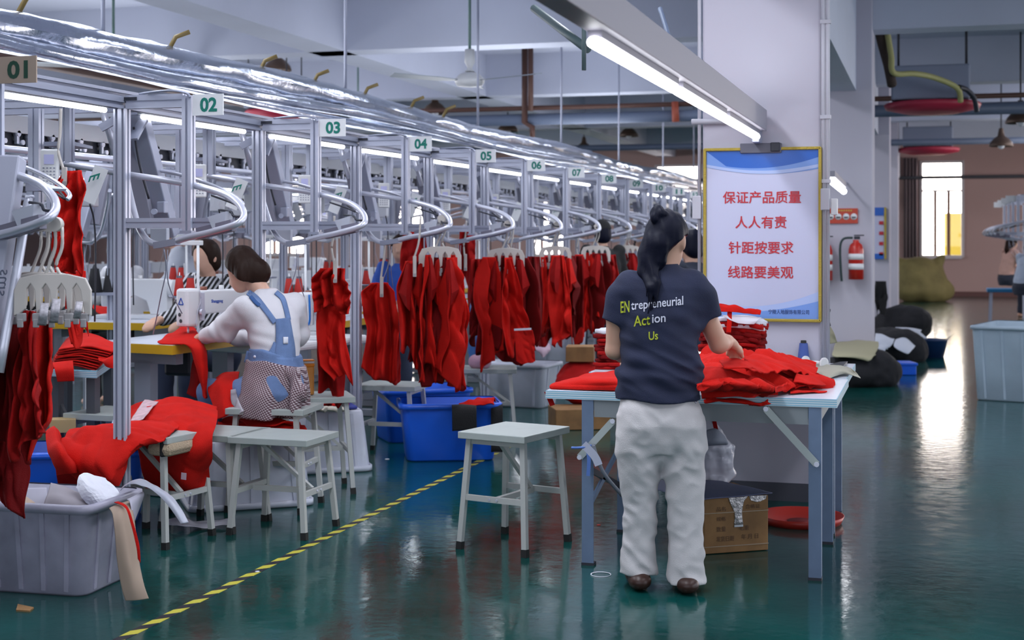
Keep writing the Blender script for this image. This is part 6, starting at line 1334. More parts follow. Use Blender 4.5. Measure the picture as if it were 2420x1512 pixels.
sheet('red_binding', [[P(270, 1187, 5.78), P(280, 1185, 5.78)], [P(296, 1200, 5.62), P(302, 1198, 5.62)], [P(310, 1240, 5.57), P(316, 1238, 5.57)], [P(322, 1290, 5.555), P(329, 1288, 5.555)], [P(326, 1320, 5.56), P(332, 1330, 5.56)]], RED, 'red binding edge along the tan punched strip', 'strip', nu=24, nv=4, thick=.003)
sheet('silver_strip', [[P(285, 1160, 6.0), P(290, 1150, 6.05), P(300, 1142, 6.1)], [P(305, 1145, 5.95), P(318, 1136, 5.95), P(332, 1132, 6.0)], [P(345, 1150, 5.8), P(360, 1148, 5.8), P(375, 1152, 5.85)], [P(390, 1185, 5.7), P(402, 1182, 5.7), P(415, 1185, 5.75)], [P(428, 1238, 5.65), P(436, 1236, 5.65), P(446, 1234, 5.68)]], mat('silver_grey_strip', (.38, .40, .48), .4), 'silvery curling strip arching out of the lower left crate', 'strip', nu=40, nv=12, thick=.003, amp=.006, freq=8)
sheet('grey_lining', [[P(300, 1180, 5.75), P(338, 1162, 5.9)], [P(308, 1190, 5.7), P(340, 1172, 5.85)], [P(315, 1240, 5.68), P(326, 1210, 5.8)]], mat('lilac_grey_paper', (0, 0, 0)), 'pale folded paper behind the tan punched strip', 'paper', nu=12, nv=8, thick=.003)
# plastic film on the floor near the stools
sheet('plastic_film', [[G(395, 1228, .03), G(430, 1222, .05), G(470, 1232, .02), G(540, 1226, .03)], [G(392, 1240, .02), G(430, 1242, .03), G(480, 1244, .02), G(545, 1238, .02)]], mat('cloudy_film', (.50, .49, .56), .2), 'cloudy plastic film lying on the floor under the low stools', 'film', nu=12, nv=24, amp=.012, freq=12, thick=.002)
tag(MB().rbox(P(148, 1004, 7.3), (.13, .10, .07), Matrix.Rotation(.6, 3, 'Z'), b=.004).build('carton', mat('light_cardboard', (.42, .30, .14), .7)), 'small tan carton wedged behind the red cloth roll at left', 'box')
# ---- pile of dark clothes by the second pillar
def heap(name, c, fs, lo, hi, m_, label, amp=.03, f=7, h=.022, cat='clothes'):
    t = thing(name, label, cat, c); sdf_obj('cloth_heap', fold(sm(fs, .08), lambda X, Y, Z: amp * noise3(X * f + 3, Y * f, Z * f) + amp * .6 * np.abs(noise3(X * f * 2, Y * f * 2, Z * f * 2))), lo, hi, h, m_, t); return t
DKC = mat('charcoal_cloth', (.012, .012, .016), .9, bump=.3, bscale=60)
heap('dark_clothes', G(2005, 917), [el((0, .3, .12), (.36, .3, .19)), el((.25, .45, .12), (.25, .3, .22)), el((-.22, .35, .1), (.2, .25, .15))], (-.55, -.15, -.05), (.65, .9, .45), DKC, 'front mound of dark clothes on the floor by the second pillar')
heap('dark_clothes', G(2085, 855), [el((.05, .35, .16), (.35, .3, .22)), el((.25, .3, .12), (.28, .25, .22))], (-.45, -.1, -.05), (.7, .8, .5), DKC, 'middle mound of dark clothes right of the second pillar')
heap('dark_clothes', G(2125, 812), [el((0, .4, .2), (.4, .3, .3)), el((.2, .4, .3), (.25, .25, .2))], (-.6, -.1, -.05), (.7, .9, .65), DKC, 'rear taller mound of dark clothes right of the second pillar')
sheet('cream_cloth', [[P(1975, 812, 14.5), P(2020, 806, 14.5), P(2075, 806, 14.5)], [P(1970, 828, 14.1), P(2020, 826, 14.0), P(2076, 820, 14.1)], [P(1972, 842, 13.8), P(2030, 838, 13.75), P(2066, 840, 13.85)], [P(2040, 846, 13.75), P(2056, 852, 13.7), P(2068, 836, 13.8)]], mat('khaki_cream', (.42, .39, .26), .8), 'khaki cream cloth thrown over the front dark mound', 'cloth', nu=22, nv=22, amp=.02, freq=5, thick=.01)
sheet('white_paper', [[P(2070, 786, 16.8), P(2100, 795, 16.8), P(2116, 796, 16.8)], [P(2068, 806, 16.5), P(2095, 812, 16.45), P(2108, 815, 16.5)], [P(2074, 820, 16.4), P(2092, 825, 16.35), P(2100, 822, 16.4)]], mat('bluish_white_paper', (.58, .62, .72), .6), 'torn white paper on the dark clothes beside the khaki cloth', 'paper', nu=16, nv=16, amp=.03, freq=6, thick=.008)
sheet('white_paper', [[P(2118, 800, 16.7), P(2140, 794, 16.75), P(2164, 816, 16.7)], [P(2112, 816, 16.45), P(2136, 820, 16.4), P(2160, 822, 16.5)], [P(2122, 826, 16.35), P(2144, 836, 16.3), P(2152, 830, 16.35)]], mat('bluish_white_paper', (0, 0, 0)), 'square white paper on the dark clothes near the navy basin', 'paper', nu=12, nv=12, thick=.008)
sheet('grey_board', [[P(2116, 774, 17.6), P(2150, 775, 17.6), P(2178, 780, 17.6)], [P(2120, 784, 17.2), P(2150, 786, 17.2), P(2176, 786, 17.2)], [P(2138, 796, 16.9), P(2150, 796, 16.9), P(2192, 800, 17.0)]], mat('pale_grey_board', (.42, .46, .55), .6), 'pale grey board on the rear mound of dark clothes', 'board', nu=10, nv=10, thick=.012)
# sack by the far wall
c = P(2170, 704, 32.5); c.z = 0; t = thing('sack', 'big khaki woven sack of goods against the pink wall', 'sack', c)
o = sdf_obj('sack_body', fold(sm([el((0, 0, .42), (.62, .5, .5)), el((-.1, 0, .75), (.42, .4, .28)), el((.3, 0, .25), (.5, .45, .3)), rc((.42, 0, .8), (.55, 0, 1.02), .14, .05), rc((-.4, 0, .75), (-.5, 0, .98), .16, .07)], .15), lambda X, Y, Z: .05 * noise3(X * 5, Y * 5, Z * 5)), (-.95, -.8, -.02), (1.05, .8, 1.25), .045, mat('khaki_weave', (.17, .14, .05), .8, bump=.5, bscale=20, var=.25, vscale=3), t); o.rotation_euler = (0, 0, YAW)
# cartons and cloth behind the work table
for px, py, w_, h_, d_, ang, m_, l in ((1368, 895, .42, .155, .35, 8, CARD, 'low cardboard carton on the floor left of the work table'), (1372, 835, .22, .12, .25, -6, CARD, 'small carton standing on the low one left of the table')):
    c = P(px, py, 10.9 if py == 895 else 11.3); zc = h_ / 2 if py == 895 else 1.45 - (835 - 562) * 11.3 / F_PX
    tag(MB().rbox(Vector((c.x, c.y, zc + .002)), (w_, d_, h_), Matrix.Rotation(YAW + math.radians(ang), 3, 'Z'), b=.006).build('carton', m_), l, 'box')
heap('red_cloth_heap', CW(.62, 11.2, .15), [el((0, 0, .12), (.3, .25, .14)), el((-.12, .1, .2), (.18, .2, .14))], (-.5, -.4, -.05), (.5, .5, .5), RED2, 'dark red heap of cloth in the carton behind the work table', .03, 9, .02, 'cloth')

for px, py, Yq, l in ((1143, 478, 14.5, 'orange and white signal lamp above the second garment cluster'), (1346, 496, 18, 'small orange signal lamp above the third garment cluster')):
    c = P(px, py, Yq); t = thing('signal_lamp', l, 'lamp', c)
    MB().rbox(c, (.05, .05, .07), b=.006).build('orange_lens', mat('orange_lens', (.75, .22, .01), .4, emit=(.9, .25, .01), es=.6), t)
    for k in (1, 2): MB().rbox(c - Vector((0, 0, .075 * k)), (.045, .045, .06), b=.006).build('white_lens', mat('white_lens', (.9, .85, .75), .4, emit=(1, .9, .75), es=1.6), t)
    MB().cyl(c - Vector((0, 0, .18)), c - Vector((0, 0, .42)), .008).build('stem', GREYP, t)

hang([(664, 2068, 2094), (700, 2064, 2096), (742, 2070, 2090)], 19.6, BLACKC, 'dark coat hung in the gap right of the second pillar', folds=1.2, depth=.03, seed=77)
c = P(1950, 828, 8.25); t = thing('switch_box', 'slim grey switch box low on the right side of the notice pillar', 'switch box', c)
MB().rbox(c, (.05, .12, .20), b=.006).build('case', GREYP, t); MB().tube([c + Vector((.0, -.03, .1)), c + Vector((.03, -.04, .15)), c + Vector((.0, -.05, .2)), c + Vector((.03, -.05, .24)), c + Vector((.01, -.04, .19))], .006, 6, 5).build('wire_coil', DARKM, t)
c = P(1966, 795, 8.2); t = thing('rag', 'khaki rag hanging above the slim grey switch box', 'rag', c)
MB().grid(patch([[P(1956, 772, 8.2), P(1962, 770, 8.2)], [P(1955, 792, 8.17), P(1972, 788, 8.17)], [P(1962, 812, 8.18), P(1977, 808, 8.2)]], 12, 12, amp=.008, freq=18)).build('rag_cloth', mat('khaki_cream', (0, 0, 0)), t, solid=.006)
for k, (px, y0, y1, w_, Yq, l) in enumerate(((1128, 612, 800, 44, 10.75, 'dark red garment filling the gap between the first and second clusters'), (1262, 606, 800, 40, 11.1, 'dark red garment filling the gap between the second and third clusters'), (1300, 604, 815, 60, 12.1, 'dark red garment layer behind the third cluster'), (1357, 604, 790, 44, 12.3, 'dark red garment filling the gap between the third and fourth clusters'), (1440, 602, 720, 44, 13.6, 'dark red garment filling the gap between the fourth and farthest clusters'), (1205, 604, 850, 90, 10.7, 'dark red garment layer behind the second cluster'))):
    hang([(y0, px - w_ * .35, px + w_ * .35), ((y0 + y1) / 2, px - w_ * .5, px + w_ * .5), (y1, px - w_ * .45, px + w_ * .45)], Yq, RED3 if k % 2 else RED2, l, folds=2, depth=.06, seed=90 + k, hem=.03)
GDK = mat('dark_green_pipe', (.05, .085, .09), .5)
pipe('ceiling_pipe', [P(1262, 20, 9.2), P(1330, 72, 8.6), P(1388, 116, 8.2)], .026, GDK, 'dark green pipe ending left of the linear light')
pipe('sprinkler_drop', [P(1380, 20, 8.15), P(1380, 166, 8.15)], .013, GDK, 'thin dark drop pipe beside the left end of the linear light')
pipe('cable', [P(1560, 20, 6.4), P(1578, 80, 6.3), P(1584, 130, 6.25), P(1582, 172, 6.2)], .011, GREYPIPE, 'grey cable dropping onto the middle of the linear light', 'cable', spline=4)
# ---------------------------------------------------------------- people
def loft(tab):
    """stack of ellipses: rows (z, cx, cy, a, b)"""
    T = np.array(sorted(tab), np.float32)
    def f(X, Y, Z):
        z = np.clip(Z, T[0, 0], T[-1, 0]); g = lambda k: np.interp(z, T[:, 0], T[:, k]).astype(np.float32)
        a, b = g(3), g(4); q = (np.sqrt(((X - g(1)) / a) ** 2 + ((Y - g(2)) / b) ** 2) - 1) * np.minimum(a, b)
        return np.maximum(q, np.maximum(T[0, 0] - Z, Z - T[-1, 0]))
    return f
def cut(f, p, n):
    """keep the side of the plane through p that the vector n points away from"""
    n = Vector(n).normalized(); p = Vector(p)
    return lambda X, Y, Z: np.maximum(f(X, Y, Z), (X - p.x) * n.x + (Y - p.y) * n.y + (Z - p.z) * n.z)
def chain(pts, rs):
    return [rc(pts[i], pts[i + 1], rs[i], rs[i + 1]) for i in range(len(pts) - 1)]
def hand_sdf(wrist, fwd, palm_n, thumb_side, curl=.5, L=.175):
    """palm, four unequal curled fingers and a thumb from the side of the palm"""
    w_ = Vector(wrist); f = Vector(fwd).normalized(); n = Vector(palm_n).normalized(); n = (n - f * n.dot(f)).normalized(); s = f.cross(n).normalized() * thumb_side
    fs = [rc(w_, w_ + f * .03, .024, .027), rc(w_ + f * .03 + s * .018, w_ + f * .082 + s * .022, .018, .015), rc(w_ + f * .03 - s * .016, w_ + f * .078 - s * .022, .018, .014), rc(w_ + f * .03, w_ + f * .085, .019, .015)]
    for k, (o, ln) in enumerate(((.027, .070), (.009, .078), (-.010, .072), (-.028, .056))):
        b = w_ + f * (.082 - abs(k - 1.2) * .003) + s * o; d = f; p = [b]
        for q, fr in enumerate((.45, .32, .23)):
            a = curl * (q + .7) * .75; d = (f * math.cos(a) + n * math.sin(a)); p.append(p[-1] + d * ln * fr)
        fs += chain(p, [.0095, .0088, .008, .007])
    b = w_ + f * .028 + s * .024; t1 = b + f * .026 + s * .024 + n * .012; t2 = t1 + f * .028 + s * .006 + n * .012
    fs += chain([b, t1, t2], [.014, .011, .0085])
    return fs
def multi(name, parts, mat_, parent, label=None):
    """several implicit pieces (function, lo, hi, step) meshed at their own step and kept as one mesh"""
    VV, QQ, n = [], [], 0
    for f, lo, hi, h in parts:
        V, Q = surface_nets(f, lo, hi, h); VV.append(V); QQ.append(Q + n); n += len(V)
    V = np.concatenate(VV); Q = np.concatenate(QQ)
    me = bpy.data.meshes.new(name); me.from_pydata(V.tolist(), [], Q.tolist()); me.polygons.foreach_set('use_smooth', [True] * len(Q)); me.update(); me.materials.append(mat_)
    o = bpy.data.objects.new(name, me); C.objects.link(o); o.parent = parent
    m = o.modifiers.new('smooth', 'SMOOTH'); m.factor = .5; m.iterations = 1
    if label: o['label'] = label
    return o
def hit(f, root, px, py, off=0.0, y0=-1.0, y1=1.2):
    """first point of the implicit surface (in the thing's own frame) on the ray through a photo pixel"""
    M = ROOTM[root.name].inverted(); o = M @ Vector((0, 0, CAM_Z)); p1 = M @ P(px, py, 6.0); d = (p1 - o).normalized()
    Yc = (M.inverted().to_translation()); base = Yc.dot(Vector((-SN, CS, 0))); t = np.linspace(base + y0, base + y1, 1400)
    k = 1.0 / (d.dot(M.to_3x3() @ Vector((-SN, CS, 0)))); t = t * k
    v = f((o.x + d.x * t).astype(np.float32)[None, None, :], (o.y + d.y * t).astype(np.float32)[None, None, :], (o.z + d.z * t).astype(np.float32)[None, None, :])[0, 0]
    i = np.argmax(v < off) if (v < off).any() else int(np.argmin(v))
    return o + d * float(t[i])
# ================= standing woman
WX, WY = (1560 - CX) / F_PX * 5.85, 5.85
W = thing('person', 'woman in navy printed T-shirt and beige trousers standing at the work table', 'person', CW(WX, WY), YAW)
q = 5.85 / F_PX
wl = lambda px, py, dy=0.0: Vector(((px - 1560) * q, dy, CAM_Z - (py - HY) * q))
def at_depth(px, py, dy):                                   # pixel at a depth behind her own plane
    Y = 5.85 + dy; return Vector(((px - CX) / F_PX * Y - WX, dy, CAM_Z - (py - HY) * Y / F_PX))
nz = noise3
shirt = sm([loft([(.785, -.004, .0, .186, .138), (.84, -.004, 0, .180, .132), (.92, .0, .0, .166, .122), (1.0, 0, -.004, .160, .116), (1.1, .002, -.008, .166, .112), (1.18, .006, -.006, .172, .108), (1.245, .008, 0, .163, .098), (1.285, .01, .005, .130, .080), (1.318, .012, .01, .082, .066), (1.34, .014, .012, .058, .056)]),
            cut(sm([rc((-.125, .0, 1.262), (-.158, .01, 1.205), .060, .060), rc((-.158, .01, 1.205), (-.200, .02, 1.06), .060, .050)], .02), (-.186, .02, 1.106), (-.25, .05, -1)),
            cut(sm([rc((.140, .0, 1.258), (.170, .01, 1.205), .060, .060), rc((.170, .01, 1.205), (.232, .03, 1.04), .060, .046)], .02), (.197, .02, 1.112), (.42, .08, -1))], .045)
def shirt_folds(X, Y, Z):
    a = .0055 * nz(X * 14 + Z * 10, Y * 9, Z * 22) + .011 * np.exp(-((Z - .90) / .10) ** 2) * nz(X * 7 + Z * 16 + 2, Y * 5, Z * 27) + .0065 * np.exp(-((Z - .82) / .05) ** 2) * nz(X * 12, Y * 8, Z * 12 + 3)
    a = a - .0065 * np.clip((1.12 - Z) * 5, 0.15, 1) * (1 - 2.4 * np.abs(nz(X * 5 + Z * 5 + 7, Y * 5, Z * 19 + X * 9)))
    return a + .006 * np.exp(-((np.abs(X) - .15) / .05) ** 2) * nz(X * 18 + Z * 12, Y * 10, Z * 16)
shirtf = fold(shirt, shirt_folds)
NAVYC = mat('navy_cotton', (.013, .018, .050), .85, bump=.25, bscale=300, var=.12, vscale=10, sheen=.15)
tee = sdf_obj('t_shirt', shirtf, (-.30, -.2, .76), (.32, .22, 1.36), .0062, NAVYC, W)
# trousers
legs = [loft([(.575, .008, .004, .10, .10), (.62, .006, .0, .150, .116), (.69, .003, -.006, .165, .126), (.76, -.001, -.004, .158, .116), (.80, -.004, 0, .148, .10)]),
        loft([(.058, -.083, .055, .079, .080), (.09, -.083, .055, .077, .077), (.2, -.081, .050, .068, .070), (.36, -.078, .035, .070, .072), (.48, -.086, .02, .083, .088), (.58, -.093, .005, .090, .108), (.68, -.092, -.006, .090, .122), (.75, -.084, -.004, .082, .108), (.80, -.074, 0, .070, .09)]),
        loft([(.040, .106, -.002, .080, .082), (.08, .106, 0, .078, .078), (.2, .106, 0, .070, .071), (.36, .104, .0, .074, .074), (.48, .101, .0, .086, .090), (.58, .098, 0, .091, .108), (.68, .094, -.006, .090, .122), (.75, .084, -.004, .082, .108), (.80, .072, 0, .070, .09)])]
def tr_folds(X, Y, Z):
    rg = lambda a, b_, c_: 1 - 2.4 * np.abs(nz(a, b_, c_))
    s = -.0042 * rg(X * 9 + Z * 6, Y * 7, Z * 12 - np.abs(X) * 12) - .0026 * rg(X * 16 - Z * 9 + 4, Y * 12, Z * 20 + X * 10)
    s = s + .010 * np.exp(-((Z - .56) / .06) ** 2) * nz((X - .01) * 9 + np.abs(X - .01) * 14, Y * 7, Z * 26 + np.abs(X) * 18)
    return s + .007 * np.exp(-((Z - .12) / .06) ** 2) * nz(X * 14, Y * 8, Z * 26 + X * 16)
BEIGE = mat('beige_cotton', (.60, .575, .585), .85, bump=.2, bscale=260, var=.06, vscale=9)
sdf_obj('trousers', fold(sm(legs, .028), tr_folds), (-.24, -.19, .03), (.24, .20, .84), .0068, BEIGE, W)
MB().tube([ROOTM[W.name] @ hit(sm(legs, .03), W, px, py, .002) for px, py in ((1640, 932), (1647, 940), (1645, 952), (1640, 941))], .0025, 6, 4).build('key_ring', ALU2, W)
# shoes
BRN = mat('brown_leather', (.040, .014, .009), .4)
for sx_, dy_, nm in ((-.083, .06, 0), (.106, 0.0, 1)):
    sdf_obj('shoe', above(sm([el((sx_, dy_ - .06, .04), (.047, .055, .036)), el((sx_ + (.006 if nm else -.004), dy_ + .08, .035), (.048, .12, .035)), rc((sx_, dy_ - .03, .04), (sx_, dy_ - .02, .09), .034, .034)], .03), .0), (-.2, -.18, -.01), (.2, .30, .13), .007, BRN, W)
# body: head, neck, trunk, arms with hands
HC = Vector((.030, .028, 1.440))
fdir = Vector((.42, .90, -.14)).normalized()                 # where the face looks
sd = Vector((fdir.y, -fdir.x, 0)).normalized(); upv = sd.cross(fdir)
hp = lambda s_, f_, u_: HC + sd * s_ + fdir * f_ + upv * u_
head = [el(hp(0, 0, .02), (.074, .088, .092)), el(hp(0, .025, -.045), (.060, .066, .072)), el(hp(0, .062, -.082), (.026, .024, .022)),
        rc(hp(0, .086, .0), hp(0, .103, -.028), .009, .014), el(hp(0, .083, -.058), (.024, .012, .010)), el(hp(.030, .080, .008), (.014, .010, .008)), el(hp(-.030, .080, .008), (.014, .010, .008))]
ears = []
for s_ in (1, -1): ears += [el(hp(s_ * .074, -.005, -.012), (.010, .018, .030))]
trunk = sm([sm(head + ears, .018), rc((.016, .012, 1.24), (.024, .02, 1.37), .054, .050), loft([(.60, 0, 0, .13, .08), (.66, 0, 0, .14, .10), (.8, 0, 0, .15, .10), (1.0, 0, 0, .135, .095), (1.2, 0, 0, .145, .085), (1.28, 0, 0, .08, .06)]),
            rc((-.083, .05, .08), (-.078, .02, .55), .035, .06), rc((.106, 0, .07), (.098, 0, .55), .035, .06)], .03)
rE, rWr = at_depth(1699, 812, .07), at_depth(1720, 806, .25)
rF = (at_depth(1746, 830, .36) - rWr)
rarm = sm(chain([(.145, 0, 1.26), (.19, .02, 1.13), tuple(rE), tuple((rE + rWr) / 2), tuple(rWr)], [.045, .043, .040, .035, .026]) + hand_sdf(rWr, rF, (-.2, .3, -1), -1, .75), .014)
lE, lWr = Vector((-.183, .05, .985)), Vector((-.10, .30, .93))
larm = sm(chain([(-.135, 0, 1.26), (-.178, .02, 1.13), tuple(lE), tuple((lE + lWr) / 2), tuple(lWr)], [.045, .042, .038, .034, .025]) + hand_sdf(lWr, (.35, .8, -.3), (.1, .2, -1), 1, .6), .014)
multi('body', [(trunk, (-.2, -.16, .05), (.2, .2, 1.57), .0075), (rarm, (.08, -.09, .84), (.50, .50, 1.34), .005), (larm, (-.28, -.09, .78), (.12, .52, 1.34), .006)], SKIN, W)
# hair: cap, bun, loose lock
def hairn(X, Y, Z): return .0035 * nz(X * 70, Y * 40, Z * 9) + .004 * nz(X * 24, Y * 24, Z * 12)
cap_ = cut(sm([el(hp(0, -.008, .024), (.088, .104, .104)), el(hp(-.004, -.05, -.045), (.082, .058, .075)), el(hp(.030, -.040, -.085), (.050, .046, .055))], .03), hp(0, .052, .02), fdir + upv * -.28)
capf = cut(cap_, hp(.060, .0, -.004), sd * .9 + upv * -.9 + fdir * .35)
lock = sm(chain([hp(-.035, -.06, .0), hp(-.060, -.072, -.07), hp(-.062, -.088, -.14), Vector((-.050, -.112, 1.25)), Vector((-.050, -.126, 1.17))], [.045, .034, .023, .015, .005]) + chain([hp(-.03, -.07, -.02), hp(-.04, -.085, -.10), Vector((-.022, -.108, 1.27)), Vector((-.03, -.12, 1.18))], [.04, .028, .014, .005]) + chain([hp(0, -.08, -.03), hp(.0, -.075, -.095), hp(-.005, -.07, -.12)], [.045, .024, .008]), .02)
BX = at_depth(1553, 509, -.02)
bun = sm([el(tuple(BX + Vector((.0, 0, .006))), (.033, .031, .033)), el(tuple(BX + Vector((.040, -.012, -.026))), (.032, .022, .020)), el(tuple(BX + Vector((.018, -.02, .006))), (.026, .018, .018)), el(tuple(BX + Vector((-.012, -.02, -.012))), (.022, .02, .026)), rc(tuple(BX), tuple(hp(-.01, -.05, .08)), .026, .04)], .008)
sdf_obj('hair', fold(sm([sm([capf, lock], .016), bun], .007), hairn), (-.12, -.19, 1.14), (.16, .16, 1.62), .005, HAIRB, W)
# loose strands over the shirt
st_ = MB()
for k in range(9):
    a = hp(-.06 + .006 * k, -.085, -.07 - .006 * k); b = ROOTM[W.name].inverted() @ Vector((0, 0, 0)) if False else hit(shirtf, W, 1536 + k * 3.2 - 8, 668 + (k * 7) % 12, .006); c_ = hit(shirtf, W, 1528 + (k * 5) % 22, 700 + (k * 17) % 44, .004)
    st_.tube([ROOTM[W.name] @ p for p in (a, (a + b) / 2 + Vector((-.006, -.012, 0)), b, c_)], .0022, 5, 5)
st_.build('hair_strands', HAIRB, W)
# face details
EYE = mat('dark_eye', (.01, .008, .008), .2); LIP = mat('lip', (.42, .13, .12), .5)
fm_ = MB()
for s_ in (1, -1): fm_.lathe(ROOTM[W.name] @ hp(s_ * .030, .0865, .008), [(0, .004), (.007, .003), (.009, 0)], 10, ROOTM[W.name].to_3x3() @ fdir)
fm_.build('eye_pair', EYE, W); MB().bar(ROOTM[W.name] @ hp(-.02, .093, -.058), ROOTM[W.name] @ hp(.02, .093, -.058), .005, .008).build('mouth', LIP, W)
# print on the back
LIME = mat('lime_print', (.50, .55, .03), .7); WPR = mat('white_print', (.62, .63, .74), .7)
def shirt_text(body, px, py, hpx, wpx, m_, skew):
    o = at_depth(px, py, -.14); Mw = ROOTM[W.name]
    xd = Mw.to_3x3() @ Vector((1, 0, skew)); yd = Vector((0, 0, 1)); sc_ = 5.71 / F_PX
    def hk(p):
        l = p - Vector((0, 0, CAM_Z)); Yc = l.dot(Vector((-SN, CS, 0))); Xc = l.dot(Vector((CS, SN, 0)))
        return Mw @ hit(shirtf, W, CX + Xc / Yc * F_PX, HY - l.z / Yc * F_PX, .0035, -.3, .1)
    return text_mesh('print', body, hpx * sc_, m_, Mw @ o, xd, yd, W, bold=.012, width=wpx * sc_, hook=hk, thick=0)
shirt_text('EN', 1477, 725, 27, 21, LIME, .10); shirt_text('trepreneurial', 1553, 719, 28, 124, WPR, .10)
shirt_text('Act', 1517, 757, 25, 39, LIME, .12); shirt_text('ion', 1557, 752, 20, 32, WPR, .08); shirt_text('Us', 1544, 793, 20, 22, LIME, .08)

# ================= seated woman at the machine
SX, SY = -1.275, 7.66
SW = thing('person', 'seated seamstress with bobbed hair in white top and denim dungarees', 'person', CW(SX, SY), YAW)
q2 = SY / F_PX; PX0 = CX + SX / q2
def sl(px, py, dy=0.0):
    Y = SY + dy; return Vector(((px - CX) / F_PX * Y - SX, dy, CAM_Z - (py - HY) * Y / F_PX))
F2 = Vector((-.72, .69, 0)).normalized(); L2 = Vector((-.69, -.72, 0)).normalized(); UP = Vector((0, 0, 1))
tp = lambda l, f, z: Vector((.0, .0, z)) + L2 * l + F2 * f
def obl(tab):
    """loft whose ellipses are turned to her facing: rows (z, f, a side, b front)"""
    T = np.array(sorted(tab), np.float32)
    def f(X, Y, Z):
        z = np.clip(Z, T[0, 0], T[-1, 0]); g = lambda k: np.interp(z, T[:, 0], T[:, k]).astype(np.float32)
        s_ = X * L2.x + Y * L2.y; d_ = X * F2.x + Y * F2.y - g(1); a, b = g(2), g(3)
        return np.maximum((np.sqrt((s_ / a) ** 2 + (d_ / b) ** 2) - 1) * np.minimum(a, b), np.maximum(T[0, 0] - Z, Z - T[-1, 0]))
    return f
lS, rS = tp(.165, .045, 1.075), tp(-.165, .045, 1.085)
lEb, lWs = sl(527, 780, .03), sl(478, 796, .22)
rEb, rWs = sl(703, 790, .24), sl(560, 800, .52)
torso = obl([(.74, -.005, .135, .115), (.82, -.005, .135, .115), (.92, .012, .150, .118), (1.02, .03, .168, .115), (1.08, .045, .165, .100), (1.125, .06, .13, .075), (1.16, .075, .075, .06), (1.178, .085, .058, .05)])
sleeves = [rc(tuple(lS), tuple(lEb), .068, .060), cut(rc(tuple(lEb), tuple(lWs), .060, .042), lWs + (lEb - lWs).normalized() * .035, lWs - lEb), rc(tuple(rS), tuple(rEb), .066, .058), rc(tuple(rEb), tuple(rWs), .055, .042)]
topf_ = sm([torso] + sleeves, .05)
def top_folds(X, Y, Z):
    return .0045 * nz(X * 12, Y * 12, Z * 18) + .010 * np.exp(-((X + .27) / .13) ** 2) * nz(X * 26 + Z * 14, Y * 8, Z * 8) + .007 * np.exp(-((Z - .9) / .1) ** 2) * nz(X * 9 + Z * 14, Y * 9 , Z * 20)
topf = fold(topf_, top_folds)
sdf_obj('white_top', topf, (-.50, -.27, .72), (.30, .66, 1.2), .0075, mat('white_cotton', (.66, .64, .68), .85, bump=.2, bscale=260), SW)
# denim dungarees: trunk shell, seat and thighs
DEN = mat('washed_denim', (.14, .22, .42), .85, bump=.35, bscale=260, var=.25, vscale=9)
den = sm([obl([(.56, -.02, .165, .125), (.62, -.02, .178, .150), (.70, -.012, .172, .142), (.80, -.004, .152, .128), (.86, 0, .150, .128)]), rc(tuple(tp(.09, .04, .62)), tuple(tp(.13, .42, .60)), .085, .065), rc(tuple(tp(-.09, .04, .62)), tuple(tp(-.12, .42, .60)), .085, .065),
          rc(tuple(tp(.13, .42, .60)), tuple(tp(.13, .40, .12)), .065, .05), rc(tuple(tp(-.12, .42, .60)), tuple(tp(-.12, .40, .12)), .065, .05)], .04)
denf = fold(den, lambda X, Y, Z: .004 * nz(X * 14, Y * 14, Z * 20))
# lower front edge of the dungarees dips at the side: cut by the photo line through the waist
sdf_obj('dungarees', cut(denf, tp(0, 0, .853), (.30 * 1, -.05, 1)), (-.55, -.25, .08), (.30, .52, .90), .009, DEN, SW)
def surf_strip(f, pts, wpx, m_, name, off=.006, n=14, parent=None, th=.004):
    """band that follows the implicit surface along a photo polyline; wpx half width in px (constant or per point)"""
    Mw = ROOTM[SW.name]; rows = []
    pp_ = crspline([Vector((a, b, wpx if not isinstance(wpx, (list, tuple)) else wpx[i])) for i, (a, b) in enumerate(pts)], n)
    for i, p in enumerate(pp_):
        t = (pp_[min(i + 1, len(pp_) - 1)] - pp_[max(i - 1, 0)]); t.z = 0; t.normalize(); nn = Vector((-t.y, t.x, 0))
        rows.append([tuple(Mw @ hit(f, SW, p.x + nn.x * p.z * s_, p.y + nn.y * p.z * s_, off, -.6, .6)) for s_ in (-1, -.5, 0, .5, 1)])
    return MB().grid(rows).build(name, m_, parent or SW, solid=th)
surf_strip(topf_, [(586, 690), (606, 705), (630, 735), (650, 762)], 6.5, DEN, 'strap')
surf_strip(topf_, [(652, 690), (668, 705), (676, 730), (682, 756)], 5.5, DEN, 'strap')
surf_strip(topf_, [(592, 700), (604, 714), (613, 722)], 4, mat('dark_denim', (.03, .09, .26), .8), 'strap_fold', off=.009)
surf_strip(topf_, [(668, 752), (672, 790), (674, 830), (668, 874)], [17, 20, 24, 30], DEN, 'back_panel', off=.007, n=10)
surf_strip(topf_, [(656, 812), (640, 836), (612, 846)], [10, 8, 5], DEN, 'side_panel', off=.006)
surf_strip(topf_, [(580, 842), (612, 850), (650, 858), (690, 862)], [14, 13, 14, 16], DEN, 'waist_panel', off=.009)
surf_strip(topf_, [(675, 796), (675, 812)], 5.5, WHITEC, 'sewn_label', off=.013, n=3)
bt = MB()
for px, py in ((602, 843), (604, 858)): bt.lathe(ROOTM[SW.name] @ hit(topf_, SW, px, py, .016, -.6, .6), [(0, .004), (.006, .003), (.008, 0)], 12, (-SN * -1 * 1, -CS, 0))
bt.build('button_pair', ALU2, SW)
